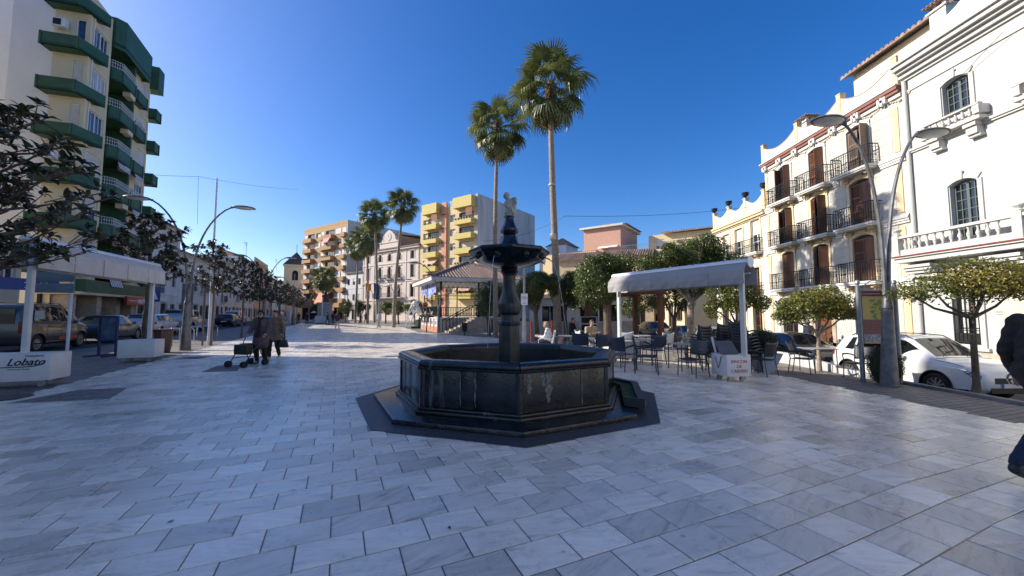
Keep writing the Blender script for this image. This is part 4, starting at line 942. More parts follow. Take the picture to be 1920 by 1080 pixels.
mb = MB(); mb.box(.5, 20, -1.3, .1, 3.0, 4.1); mb.box(0, 20.5, -.02, .5, 24.0, 24.6); mb.build('fascia', bpy.data.materials['tan_brick'], ap)
mb = MB(); mb.box(1, 19.5, -.2, -.05, 0, 2.95); mb.build('shop_front', DARK, ap)
sg2 = MB(); sg2.box(0, 5.5, -.1, 0, 0, 1.0); s2 = sg2.build('shop_sign', mat('orange_red_sign', (.55,.09,.03), .5)); M_ = Matrix.Translation((P.x, P.y, 0)) @ Matrix.Rotation(ANG_F, 4, 'Z'); s2.location = M_ @ Vector((13.2, -1.6, 2.1)); s2.rotation_euler = (0, 0, ANG_F); tag(s2, 'orange-red shop sign at the foot of the tan brick block', 'sign')
mb = MB(); mb.box(.4, 5.1, -.12, -.102, .35, .65); mb.build('lettering', WPAINT, s2)
mb = MB(); mb.add([(0,0,0),(3.2,0,0),(3.2,-2.4,-1.3),(0,-2.4,-1.3)], [(0,1,2,3)]); mb.add([(0,0,-.04),(3.2,0,-.04),(3.2,-2.4,-1.34),(0,-2.4,-1.34)], [(0,3,2,1)]); aw = mb.build('shop_awning', WHITE); aw.location = M_ @ Vector((9.6, -.3, 3.0)); aw.rotation_euler = (0,0,ANG_F); tag(aw, 'white shop awning under the tan brick block', 'awning')
# large white block far behind the clock building
bb_ = bldg((-30, 128), ANG_F, 'big plain white block rising behind the clock building', 'building', 'white_block')
mb = MB(); mb.box(0, 34, 0, 14, 0, 27.5); mb.box(20, 24, 2, 6, 27.5, 31); mb.build('wall', mat('grey_white_wall', (.6,.6,.6), .9, var=.05, scale=.3), bb_)
# houses right of the yellow block: grey-white terraces, yellow, pink and cream blocks
def blockhouse(t, W_, H_, dep, label, wm, yo=0, holes_=(), group=None):
    P = farP(t); P = P + FAR_Y * yo; r_ = bldg((P.x, P.y), ANG_F, label, 'house', 'house', group)
    mb = MB(); wall(mb, 0, W_, 0, H_, holes_); shell(mb, 0, W_, 0, H_, dep); mb.build('wall', wm, r_)
    for h in holes_: window(r_, (h[0]+h[1])/2, h[2], h[1]-h[0], h[3]-h[2], .12, nx=2, style='halfroller')
    return r_
YH = mat('warm_yellow_render', (.68,.53,.30), .85, var=.05); PK = mat('pink_render', (.58,.33,.24), .85, var=.05); CY = mat('pale_cream_render', (.68,.55,.34), .85, var=.05)
gw = blockhouse(-8.6, 10, 12.4, 14, 'grey-white stepped house just right of the palm trunk with a tiled turret', mat('grey_white_wall', (.6,.6,.6)), 8, [(1.2,2.4,8.5,10.2),(4.2,5.4,8.5,10.2),(7.2,8.4,8.5,10.2)])
mb = MB(); mb.box(.5, 4.5, 2, 7, 12.4, 14.2); mb.build('turret', WHITE, gw); mb = MB(); mb.lathe([(3.6,14.2),(.2,16)], 4, (2.5,4.5,0), PI/4); mb.build('roof', TILE, gw)
yh = blockhouse(-14, 9, 9.6, 10, 'warm yellow house with a tiled lean-to roof behind the orange trees', YH, 0, [(1,2.1,6,7.6),(4.2,5.3,6,7.6),(.8,3.4,.3,2.6),(5,7.6,.3,2.6)])
mb = MB(); mb.box(.5, 9, 0.02, .3, 9.6, 10.8); mb.build('parapet', YH, yh)
mb = MB(); tiled_roof(mb, .2, 8.8, 1.0, 8, 10.9, 1.2, .35); mb.build('roof', TILE, yh)
ph = blockhouse(-20.5, 5.8, 14.4, 8, 'salmon pink house with an overhanging tiled roof', PK, 1.5, [])
mb = MB(); mb.box(-.5, 6.3, -.5, 8.5, 14.42, 14.7); mb.build('eave', WHITE, ph); mb = MB(); mb.lathe([(5.4,14.71),(.2,15.9)], 4, (2.9,4.0,0), PI/4); mb.build('roof', TILE, ph)
mb = MB(); mb.add([(2.4,-.05,11.6),(5.4,-.05,11.6),(5.4,-.7,11.2),(2.4,-.7,11.2)], [(0,1,2,3)]); mb.build('awning', WHITE, ph)
ch_ = blockhouse(-25, 12.4, 9.4, 10, 'pale cream terrace house with a rooftop railing', CY, -.5, [(1.5,2.7,5.6,7.2),(5.5,6.7,5.6,7.2),(9,10.2,5.6,7.2),(1,3,.2,2.4),(5,7,.2,2.4)])
mb = MB(); mb.box(0, 12.4, .02, .2, 9.41, 10.1); mb.build('parapet', CY, ch_)
mb = MB()
for k in range(60): mb.box(.2 + k*.2 - .015, .2 + k*.2 + .015, .1, .13, 10.1, 11.0)
mb.box(.1, 12.2, .09, .14, 11.0, 11.05); mb.build('railing', STEEL, ch_)
c2 = blockhouse(-29.5, 8.5, 13.0, 9, 'cream upper house with a brown tiled roof behind the big orange tree', CY, 4.5, [(1.0,2.2,10.2,12.3)])
mb = MB(); tiled_roof(mb, 1.8, 9.0, -.7, 9, 13.1, 1.4, .35); mb.build('roof', TILE, c2)
# ochre houses behind the trees at the end of the right-hand street
r2 = row_house((5.5, 52.5), 13, 8.6, 4, 2, 'ochre house behind the cafe pergola', wm=OCHRE, roof='tile', ang=ANG_F + R(12), group=None)
r2b = row_house((17.0, 44.5), 6.5, 7.8, 3, 2, 'cream corner house at the end of the right-hand street', wm=CY, roof='tile', ang=ANG_R, group=None)
# white kiosk / shop pavilion behind the trees
kp = bldg((1.5, 33.0), R(-8), 'low white pavilion with a shop front and pale awning behind the orange trees', 'kiosk', 'pavilion')
mb = MB(); wall(mb, 0, 8.5, 0, 2.9, [(1.0, 3.2, .2, 2.2), (4.2, 7.4, .2, 2.3)]); shell(mb, 0, 8.5, 0, 2.9, 4); mb.build('wall', WHITE, kp)
window(kp, 2.1, .2, 2.2, 2.0, nx=3); window(kp, 5.8, .2, 3.2, 2.1, nx=4)
mb = MB(); mb.box(-.6, 9.0, -1.2, .0, 2.92, 3.08); mb.build('awning', WHITE, kp)
# ============================================================ bandstand
BA = Vector((-5.9, 30.9, 0)); BS = 7.0
bs_ = bldg((BA.x, BA.y), TANG, 'square bandstand with a tiled pyramid roof on black iron posts', 'bandstand', 'bandstand')
TERR = mat('terracotta', (.50,.20,.11), .8, var=.15, scale=5); PH = 1.18
mb = MB(); mb.box(0, BS, 0, BS, 0, PH - .1); mb.build('platform', mat('cream_base', (.55,.50,.42), .8, var=.1), bs_)
mb = MB(); mb.box(-.08, BS + .08, -.08, BS + .08, PH - .098, PH); mb.build('platform_coping', WHITE, bs_)
for side in range(2):
    for k in range(5):
        a = .25 + k * 1.34
        if side == 1 and k < 2: continue
        mb = MB()
        q = lambda u0, u1, o, z0_, z1_: mb.box(-o, -.002, BS - u1, BS - u0, z0_, z1_) if side == 0 else mb.box(u0, u1, -o, -.002, z0_, z1_)
        q(a, a + 1.22, .03, .05, .42); q(a, a + .1, .04, .43, PH - .12); q(a + 1.12, a + 1.22, .04, .43, PH - .12); mb.build('terracotta_panel', TERR, bs_)
        mb = MB(); q(a + .2, a + 1.02, .025, .48, 1.0); mb.build('tile_panel', WPAINT, bs_)
        mb = MB(); q(a + .34, a + .88, .03, .6, .9); mb.build('tile_picture', mat('blue_tile_paint', (.22,.32,.55), .3, var=.6, scale=14), bs_)
def post(x, y):
    mb = MB(); mb.lathe([(.11, PH), (.11, PH + .5), (.06, PH + .55), (.05, 3.4), (.09, 3.5), (.09, 4.1)], 10, (x, y, 0)); mb.build('post', IRON, bs_)
pxs = (.25, 3.5, BS - .25)
for x in pxs:
    for y in pxs:
        if x == 3.5 and y == 3.5: continue
        post(x, y)
mb = MB()                                     # lattice band under the eaves
for (ax, ay, bx_, by) in ((.25,.25,BS-.25,.25), (.25,.25,.25,BS-.25), (BS-.25,.25,BS-.25,BS-.25), (.25,BS-.25,BS-.25,BS-.25)):
    a = Vector((ax,ay,0)); b = Vector((bx_,by,0)); n = 16
    for zz in (3.35, 4.1, 2.95): mb.tube([(a.x,a.y,zz),(b.x,b.y,zz)], .022, 4)
    for k in range(n):
        p, q_ = a.lerp(b, k/n), a.lerp(b, (k+1)/n); mb.tube([(p.x,p.y,3.35),(q_.x,q_.y,4.1)], .014, 3); mb.tube([(p.x,p.y,4.1),(q_.x,q_.y,3.35)], .014, 3)
    for e, d in ((a, 1), (b, -1)):
        dr = (b - a).normalized() * d; mb.tube([e + Vector((0,0,2.4)), e + dr*.15 + Vector((0,0,2.8)), e + dr*.7 + Vector((0,0,2.95))], .02, 4)
mb.build('lattice', IRON, bs_)
mb = MB()
for (ax, ay, bx_, by) in ((3.2,.1,BS,.1), (.1,.1,.1,BS), (BS-.1,.1,BS-.1,BS), (.1,BS-.1,BS,BS-.1)):
    a = Vector((ax,ay,PH)); b = Vector((bx_,by,PH)); n = int((b-a).length / .17)
    for zz in (.12, .92): mb.tube([a + Vector((0,0,zz)), b + Vector((0,0,zz))], .035, 4)
    for k in range(n + 1): p = a.lerp(b, k/n); mb.lathe([(.02,.12),(.045,.3),(.02,.5),(.04,.7),(.02,.9)], 5, tuple(p))
mb.build('balustrade', IRON, bs_)
ov = .75; mb = MB(); mb.box(-ov, BS + ov, -ov, BS + ov, 4.12, 4.4); mb.build('eave', mat('eave_paint', (.62,.60,.55), .7), bs_)
cx = BS/2; apex = Vector((cx, cx, 6.25)); cs_ = [Vector((-ov,-ov,4.42)), Vector((BS+ov,-ov,4.42)), Vector((BS+ov,BS+ov,4.42)), Vector((-ov,BS+ov,4.42))]
mb = MB()
for i in range(4):
    a, b = cs_[i], cs_[(i+1) % 4]; mb.add([a, b, apex], [(0,1,2)]); n = 30
    up = (apex - (a + b)/2); L_ = (b - a).length
    for k in range(n):
        u = (k + .5)/n; base = a.lerp(b, u); f_ = 1 - abs(2*u - 1); top = base + up * f_
        nn = (b - a).cross(up).normalized() * .05
        r_ = (b - a).normalized() * (L_/n*.36); mb.add([base - r_, base + nn, base + r_, top - r_*.7, top + nn, top + r_*.7], [(0,1,4,3), (1,2,5,4), (0,2,1)])
mb.build('roof', TILE, bs_)
mb = MB()
for i in range(4): mb.tube([cs_[i] + Vector((0,0,.05)), apex + Vector((0,0,.05))], .09, 6)
mb.build('hip_ridge', TILE, bs_)
mb = MB(); n = 7                               # stair rising to the right along the near face
for k in range(n): mb.box(.45 + k*.30, .45 + (k+1)*.30 - .003, -1.5, -.1, 0, PH * (k+1)/(n+1))
mb.box(.45 + n*.3, 4.0, -1.5, -.1, 0, PH - .003); mb.build('stair', mat('stair_stone', (.40,.32,.26), .8, var=.15), bs_)
for yy in (-1.45, -.16):
    mb = MB(); a = Vector((.3, yy, .95)); b = Vector((.45 + n*.3, yy, PH + .95)); mb.tube([a, b, b + Vector((1.3,0,0))], .035, 5)
    for k in range(9): p = a.lerp(b, k/8); mb.tube([p - Vector((0,0,.85)), p], .022, 4)
    for k in range(5): p = b + Vector((1.3*k/4,0,0)); mb.tube([p - Vector((0,0,.9)), p], .022, 4)
    mb.build('stair_railing', IRON, bs_)
BM = Matrix.Translation((BA.x, BA.y, 0)) @ Matrix.Rotation(TANG, 4, 'Z')
# blue banners hung on the lit side
mb = MB(); n = 18; vs = []
for k in range(n + 1):
    u = k/n; yy = BS - .4 - (BS - .9)*u; sag = .12*abs(math.sin(u*PI*3))
    vs += [(-.10 + .03*math.sin(k*1.7), yy, 4.02), (-.12 + .04*math.sin(k*1.7 + 1), yy, 2.75 + .45*abs(math.sin(u*PI*1.5 + .3)))]
mb.add(vs, [(2*k, 2*k+1, 2*k+3, 2*k+2) for k in range(n)]); bn = mb.build('banner', mat('blue_banner', (.04,.075,.42), .6, col2=(.55,.6,.7), scale=2.2, var=.1)); bn.matrix_world = BM; tag(bn, 'blue and white banner hanging along the lit side of the bandstand', 'banner')
# garden walls to the right of the bandstand
mb = MB(); mb.box(7.3, 13.5, -.6, -.3, 0, .95); mb.box(4.1, 7.2, -1.6, -1.3, 0, .8); gwl = mb.build('garden_wall', mat('cream_base', (.55,.50,.42))); gwl.matrix_world = BM; tag(gwl, 'low cream garden wall between the bandstand and the orange trees', 'wall')
for k, x in enumerate((4.3, 7.3, 10.4, 13.4)):
    mb = MB(); mb.box(x - .2, x + .2, -.95 if k else -1.8, -.25 if k else -1.25, 0, 1.1); o = mb.build('wall_pier', TERR); o.matrix_world = BM; tag(o, 'terracotta pier of the garden wall beside the bandstand, number %s from the stair' % ('one','two','three','four')[k], 'pier', 'terracotta piers of the garden wall')
# ============================================================ fountain
def fmat(name, base, gloss, vein=.0):
    m = mat(name, base, gloss, var=.35, scale=3.5, bump=.25, bscale=25)
    t = m.node_tree; N = t.nodes; Lk = t.links; b = N['Principled BSDF']; src = b.inputs['Base Color'].links[0].from_socket
    geo = N.new('ShaderNodeNewGeometry'); mp = N.new('ShaderNodeMapping'); mp.inputs['Rotation'].default_value = (.5, .7, .2); mp.inputs['Scale'].default_value = (1, 1, 6)
    Lk.new(geo.outputs['Position'], mp.inputs[0]); nz = N.new('ShaderNodeTexNoise'); nz.inputs['Scale'].default_value = 1.6; nz.inputs['Detail'].default_value = 10; nz.inputs['Roughness'].default_value = .75; nz.inputs['Distortion'].default_value = 1.0; Lk.new(mp.outputs[0], nz.inputs['Vector'])
    r1 = N.new('ShaderNodeMapRange'); r1.inputs[1].default_value = .62; r1.inputs[2].default_value = .68; Lk.new(nz.outputs[0], r1.inputs[0])
    mp2 = N.new('ShaderNodeMapping'); mp2.inputs['Scale'].default_value = (3.2, 3.2, .5); Lk.new(geo.outputs['Position'], mp2.inputs[0])
    n2 = N.new('ShaderNodeTexNoise'); n2.inputs['Scale'].default_value = 1.1; n2.inputs['Detail'].default_value = 6; n2.inputs['Distortion'].default_value = .8; Lk.new(mp2.outputs[0], n2.inputs['Vector'])
    r2 = N.new('ShaderNodeMapRange'); r2.inputs[1].default_value = .66; r2.inputs[2].default_value = .72; r2.inputs[4].default_value = .55; Lk.new(n2.outputs[0], r2.inputs[0])
    vo = N.new('ShaderNodeTexVoronoi'); vo.inputs['Scale'].default_value = 42; Lk.new(geo.outputs['Position'], vo.inputs['Vector']); r3 = N.new('ShaderNodeMapRange'); r3.inputs[1].default_value = .14; r3.inputs[2].default_value = .08; r3.inputs[4].default_value = .16; Lk.new(vo.outputs['Distance'], r3.inputs[0])
    s1 = N.new('ShaderNodeMath'); s1.operation = 'MULTIPLY'; s1.inputs[1].default_value = vein; Lk.new(r1.outputs[0], s1.inputs[0])
    s2 = N.new('ShaderNodeMath'); s2.operation = 'MAXIMUM'; Lk.new(s1.outputs[0], s2.inputs[0]); Lk.new(r2.outputs[0], s2.inputs[1])
    s3 = N.new('ShaderNodeMath'); s3.operation = 'MAXIMUM'; Lk.new(s2.outputs[0], s3.inputs[0]); Lk.new(r3.outputs[0], s3.inputs[1])
    mx = N.new('ShaderNodeMix'); mx.data_type = 'RGBA'; Lk.new(s3.outputs[0], mx.inputs[0]); Lk.new(src, mx.inputs[6]); mx.inputs[7].default_value = (.23, .23, .215, 1); Lk.new(mx.outputs[2], b.inputs['Base Color'])
    rr = N.new('ShaderNodeMapRange'); rr.inputs[3].default_value = gloss; rr.inputs[4].default_value = .7; Lk.new(s3.outputs[0], rr.inputs[0]); Lk.new(rr.outputs[0], b.inputs['Roughness'])
    return m
BM1 = fmat('black_marble', (.014, .016, .021), .16, .35); BM2 = fmat('dull_black_marble', (.035, .036, .036), .42, .25)
fo = empty('fountain', tuple(FC), 0, 'octagonal black marble fountain with a raised bowl in the middle of the square', 'fountain')
A8 = [PH0 + k * PI / 4 for k in range(8)]
def octring(mb, r0, r1, z0, z1, sides=range(8)):      # annular block per side
    for k in sides:
        a, b = A8[k], A8[(k+1) % 8] if k < 7 else A8[0] + 2*PI
        p = [(r0*math.cos(a), r0*math.sin(a)), (r1*math.cos(a), r1*math.sin(a)), (r1*math.cos(b), r1*math.sin(b)), (r0*math.cos(b), r0*math.sin(b))]; mb.prism(p, z0, z1)
sheet('fountain_surround', FP, .004, GRAN)
def octsolid(r, z0, z1, bev, name, m):
    mb = MB(); mb.prism([(r*math.cos(a), r*math.sin(a)) for a in A8], z0, z1); return mb.build(name, m, fo, bevel=bev)
octsolid(2.42, -.08, .075, .03, 'step', BM1)
o = octsolid(2.05, .076, .125, .015, 'plinth', BM1); octsolid(2.01, .126, .165, .015, 'plinth_moulding', BM1)
for k in range(8):                       # one wall per side: three slabs, pilasters on the corners, rounded rim
    a, b = A8[k], A8[k] + PI/4; pa = Vector((1.955*math.cos(a), 1.955*math.sin(a), 0)); pb = Vector((1.955*math.cos(b), 1.955*math.sin(b), 0)); d = (pb-pa).normalized(); nn = Vector((d.y, -d.x, 0))
    ia = pa.normalized() * 1.66; ib = pb.normalized() * 1.66
    mb = MB(); mb.prism([(p.x, p.y) for p in (pa*.985, pb*.985, ib, ia)], .1655, .735); mb.build('wall', BM2, fo)
    cuts = [0, .30 + .06*(k % 3), .34 + .3*((k*7 % 5)/5) + .12, 1.0]
    if k == 7: cuts = [0, .42, .56, 1.0]
    if k == 0: cuts = [0, .68, 1.0]
    for i in range(len(cuts)-1):
        u0, u1 = cuts[i] + (.035 if i == 0 else .003), cuts[i+1] - (.035 if i == len(cuts)-2 else .003)
        q = [pa.lerp(pb, u0)*1.0 + nn*.0, pa.lerp(pb, u1) + nn*.0, pa.lerp(pb, u1) - nn*.05, pa.lerp(pb, u0) - nn*.05]
        mb = MB(); mb.prism([(p.x, p.y) for p in q], .17, .70); mb.build('marble_slab', BM1, fo, bevel=.005)
    # rim segment, half-round
    mb = MB(); prof = [(2.00,.70),(2.015,.715),(2.015,.73),(1.985,.742),(2.0,.76),(1.99,.80),(1.95,.825),(1.86,.83),(1.74,.825),(1.68,.80),(1.66,.76),(1.66,.70)]
    n = len(prof); cut = .004; vs = []
    for (r_, z_) in prof: vs.append((r_*math.cos(a+cut), r_*math.sin(a+cut), z_))
    for (r_, z_) in prof: vs.append((r_*math.cos(b-cut), r_*math.sin(b-cut), z_))
    mb.add(vs, [(i, (i+1)%n, n+(i+1)%n, n+i) for i in range(n)] + [tuple(range(n))[::-1], tuple(range(n, 2*n))]); mb.build('rim', BM1 if k in (6,7,0) else BM2, fo, smooth=True, autos=.9)
    mb = MB(); c_ = pa; mb.lathe([(.065,.1655),(.065,.70)], 8, (pa.x*.975, pa.y*.975, 0)); mb.build('corner_pilaster', BM1, fo, smooth=True)
mb = MB(); mb.prism([(1.70*math.cos(a), 1.70*math.sin(a)) for a in A8], .16, .30); mb.build('basin_floor', BM2, fo)
mb = MB(); mb.prism([(1.655*math.cos(a), 1.655*math.sin(a)) for a in A8], .304, .45); mb.build('water', mat('fountain_water', (.02,.025,.025), .03, var=.2, bump=.1, bscale=4, spec=.6), fo)
n = 8; q8 = lambda prof, nm, m=BM1, seg=8, ph=PH0, sm=False: (lambda mb: (mb.lathe(prof, seg, ph=ph), mb.build(nm, m, fo, smooth=True, autos=.35))[1])(MB())
q8([(.215,.45),(.215,.5),(.195,.53),(.19,1.28),(.205,1.30),(.215,1.34),(.20,1.37)], 'pedestal', BM2)
q8([(.18,1.371),(.165,1.43),(.155,1.47)], 'pedestal_neck', BM2, 16)
q8([(.155,1.471),(.205,1.52),(.228,1.60),(.225,1.68),(.19,1.75),(.15,1.83),(.122,1.95),(.115,2.10),(.118,2.20),(.14,2.24)], 'baluster_column', BM2, 16)
q8([(.14,2.241),(.17,2.28),(.155,2.32),(.19,2.335)], 'capital', BM1, 16)
q8([(.19,2.336),(.30,2.36),(.46,2.40),(.58,2.455),(.66,2.53),(.70,2.575)], 'bowl')
q8([(.70,2.576),(.735,2.60),(.76,2.63),(.765,2.66),(.74,2.685),(.66,2.69),(.60,2.60),(.3,2.56)], 'bowl_rim')
for k in range(8):                       # spouts with carved masks under the rim
    a = PH0 + PI/8 + k*PI/4; c, s = math.cos(a), math.sin(a)
    mb = MB(); rt_ = Matrix.Rotation(a, 3, 'Z'); mb.ell((.635*c, .635*s, 2.535), (.05,.06,.062), 8, 6, rt_); mb.ell((.67*c, .67*s, 2.55), (.02,.03,.02), 6, 4, rt_)
    for t_ in (-.03, .03): mb.ell((.66*c - t_*s, .66*s + t_*c, 2.57), (.018,.014,.012), 6, 4, rt_)
    mb.tube([(.66*c,.66*s,2.525),(.74*c,.74*s,2.49),(.78*c,.78*s,2.465)], .012, 6); mb.build('spout_mask', BM1, fo, smooth=True)
for k in (7, 1, 3, 5):                   # thin streams of water
    a = PH0 + PI/8 + k*PI/4; pts = []
    for i in range(12):
        t_ = i*.05; r_ = .78 + t_*.55; z_ = 2.465 - 4.9*t_*t_ - .05*t_
        if z_ > .45: pts.append((r_*math.cos(a), r_*math.sin(a), z_))
    mb = MB(); mb.tube(pts, [.0038 - .0001*i for i in range(len(pts))], 5); w_ = mb.build('water_stream', mat('water_stream', (.62,.66,.7), .1, var=0, spec=.8), fo, smooth=True)
q8([(.29,2.691),(.29,2.74),(.25,2.76),(.20,2.80),(.165,2.87),(.15,2.95),(.12,2.97)], 'upper_base')
q8([(.10,2.971),(.15,3.0),(.172,3.04),(.165,3.09),(.13,3.14),(.105,3.2),(.09,3.27),(.088,3.30),(.105,3.31),(.105,3.33)], 'upper_column')
# raised planting trough at the right-hand side, where the ground falls away
TR = MB()
for (r0_, r1_, z0_, z1_) in ((2.30, 2.42, .086, .22),):
    for (a0_, a1_) in ((PH0 + 1.20*PI/4, PH0 + 2*PI/4), (PH0 + 2*PI/4, PH0 + 3*PI/4)):
        TR.prism([(r0_*math.cos(a0_), r0_*math.sin(a0_)), (r1_*math.cos(a0_), r1_*math.sin(a0_)), (r1_*math.cos(a1_), r1_*math.sin(a1_)), (r0_*math.cos(a1_), r0_*math.sin(a1_))], z0_, z1_)
a0_ = PH0 + 1.20*PI/4; TR.prism([(2.1*math.cos(a0_-.02), 2.1*math.sin(a0_-.02)), (2.42*math.cos(a0_-.02), 2.42*math.sin(a0_-.02)), (2.42*math.cos(a0_), 2.42*math.sin(a0_)), (2.1*math.cos(a0_), 2.1*math.sin(a0_))], .086, .22)
TR.build('trough', BM2, fo)
MOSS = mat('moss_green', (.06, .10, .02), .9, var=.5, scale=12, bump=.8, bscale=60)
mb = MB(); mb.prism([(r_*math.cos(a_), r_*math.sin(a_)) for r_, a_ in ((2.08, a0_), (2.3, a0_), (2.3, PH0+PI/2), (2.3, PH0+3*PI/4), (2.08, PH0+3*PI/4), (2.08, PH0+PI/2))], .10, .18); mb.build('moss_bed', MOSS, fo)
# limescale trails running down some joints of the front slabs
for (k, u, w_, z0_, z1_) in ((7, .42, .007, .2, .76), (7, .57, .011, .2, .72), (0, .68, .008, .18, .7), (0, .30, .042, .27, .70), (0, .10, .03, .42, .72), (0, .24, .03, .5, .70), (7, .99, .006, .2, .74), (0, .98, .012, .16, .5), (6, .6, .007, .22, .7)):
    a, b = A8[k], A8[k] + PI/4; pa = Vector((1.958*math.cos(a), 1.958*math.sin(a), 0)); pb = Vector((1.958*math.cos(b), 1.958*math.sin(b), 0)); d = (pb-pa).normalized(); nn = Vector((d.y, -d.x, 0)); m_ = 10; L_, R_ = [], []
    rr = random.Random(k*31 + int(u*100))
    for i in range(m_ + 1):
        z_ = z0_ + (z1_ - z0_)*i/m_; wv = w_*(.5 + rr.random()*.9)*(1 if 0 < i < m_ else .3); c_ = pa.lerp(pb, u) + d*rr.uniform(-.006,.006)*(1 + w_*40) + nn*.003
        L_.append((c_ - d*wv)[:2] + (z_,)); R_.append((c_ + d*wv)[:2] + (z_,))
    mb = MB(); mb.add([Vector(p) for p in L_] + [Vector(p) for p in R_], [(i, m_+1+i, m_+2+i, i+1) for i in range(m_)]); mb.build('limescale_trail', mat('limescale', (.19,.19,.175), .8, var=.4, scale=20), fo)
# ============================================================ organic bodies: overlapping capsules remeshed into one skin
def organic(name, parts, m, parent=None, vox=.02, smooth=6, extra=None, crease=0):
    """parts: ('c', p0, p1, r0, r1[, flat]) capsules and ('e', centre, radii[, rot]) ellipsoids"""
    mb = MB()
    for p in parts:
        if p[0] == 'c':
            a, b, r0, r1 = Vector(p[1]), Vector(p[2]), p[3], p[4]; fl_ = p[5] if len(p) > 5 else 1
            d = b - a; L_ = max(d.length, 1e-4); n = 18; dn = d / L_; ref = Vector((0,0,1)) if abs(dn.z) < .9 else Vector((0,1,0)); 
            if len(p) > 6: ref = Vector(p[6])
            u = dn.cross(ref).normalized(); v = u.cross(dn).normalized(); rings = []
            for t_, rr in ((-1, 0), (-.7, .71), (0, 1)): rings.append((a + dn*r0*t_, r0*rr if t_ else r0))
            for q in (.33, .66): rings.append((a + d*q, r0 + (r1-r0)*q))
            for t_, rr in ((0, 1), (.7, .71), (1, 0)): rings.append((b + dn*r1*t_, r1*rr if t_ else r1))
            vs = [c_ + (u*math.cos(2*PI*k/n) + v*math.sin(2*PI*k/n)*fl_)*max(r_, 1e-3) for c_, r_ in rings for k in range(n)]
            fs = [(i*n+k, (i+1)*n+k, (i+1)*n+(k+1)%n, i*n+(k+1)%n) for i in range(len(rings)-1) for k in range(n)] + [tuple(range(n)), tuple(reversed(range((len(rings)-1)*n, len(rings)*n)))]
            mb.add(vs, fs)
        else: mb.ell(p[1], p[2], 12, 8, p[3] if len(p) > 3 else None)
    me = mb.mesh(name); o = bpy.data.objects.new(name, me); C.objects.link(o)
    md = o.modifiers.new('r', 'REMESH'); md.mode = 'VOXEL'; md.voxel_size = vox; md.use_smooth_shade = True
    if smooth: sm = o.modifiers.new('s', 'SMOOTH'); sm.iterations = smooth; sm.factor = .6
    dg = bpy.context.evaluated_depsgraph_get(); me2 = bpy.data.meshes.new_from_object(o.evaluated_get(dg)); bpy.data.objects.remove(o); me2.name = name
    if crease:
        nv = len(me2.vertices); co = np.empty(nv*3); no = np.empty(nv*3); me2.vertices.foreach_get('co', co); me2.vertices.foreach_get('normal', no); co = co.reshape(-1,3); no = no.reshape(-1,3); x, y, z = co.T
        q = np.sin(x*17 + 3*np.sin(z*9 + y*5)) * np.sin(z*31 + 2.5*np.sin(x*13 + y*11)) + .6*np.sin(z*57 + x*23 + 2*np.sin(y*29)) * np.sin(y*21 + z*12); me2.vertices.foreach_set('co', (co + no*(q*crease*.6)[:,None]).ravel())
    if extra:
        bm = bmesh.new(); bm.from_mesh(me2); t = bpy.data.meshes.new('t'); t.from_pydata(extra.v, [], extra.f); bm.from_mesh(t); bpy.data.meshes.remove(t)
        for f in bm.faces: f.smooth = True
        bm.to_mesh(me2); bm.free()
    me2.materials.clear(); me2.materials.append(m)
    return link(name, me2, parent)
# worn stone putto on top (headless of detail, arms wrapped round a bundle)
z_ = 3.33; STAT = mat('worn_limestone', (.46,.42,.34), .85, var=.25, scale=9, bump=.5, bscale=50)
stt = organic('statue', [('e', (-.055,.0,z_+.40), (.062,.06,.07), Matrix.Rotation(.5,3,'Y')), ('c', (-.035,0,z_+.34), (-.01,0,z_+.28), .04, .05),
    ('c', (0,0,z_+.27), (.01,0,z_+.12), .082, .07, .8), ('c', (.01,0,z_+.12), (.0,0,z_+.02), .085, .088, .85), ('e', (0,-.03,z_+.07), (.09,.06,.06)), ('e', (.0,0,z_+.0), (.1,.085,.03)),
    ('c', (.04,0,z_+.30), (.10,-.03,z_+.335), .04, .035), ('c', (.10,-.03,z_+.335), (.125,-.045,z_+.25), .035, .03), ('e', (.10,.02,z_+.33), (.05,.045,.045)), ('c', (.11,.0,z_+.30), (.075,-.02,z_+.06), .035, .04),
    ('c', (-.06,0,z_+.27), (-.075,-.04,z_+.20), .035, .03), ('c', (-.075,-.04,z_+.20), (.05,-.085,z_+.12), .028, .024), ('c', (.05,-.085,z_+.12), (.075,-.06,z_+.03), .024, .022)], STAT, None, .011, 3)
stt.location = tuple(FC); tag(stt, 'worn pale stone statue of a child on top of the black fountain', 'statue')
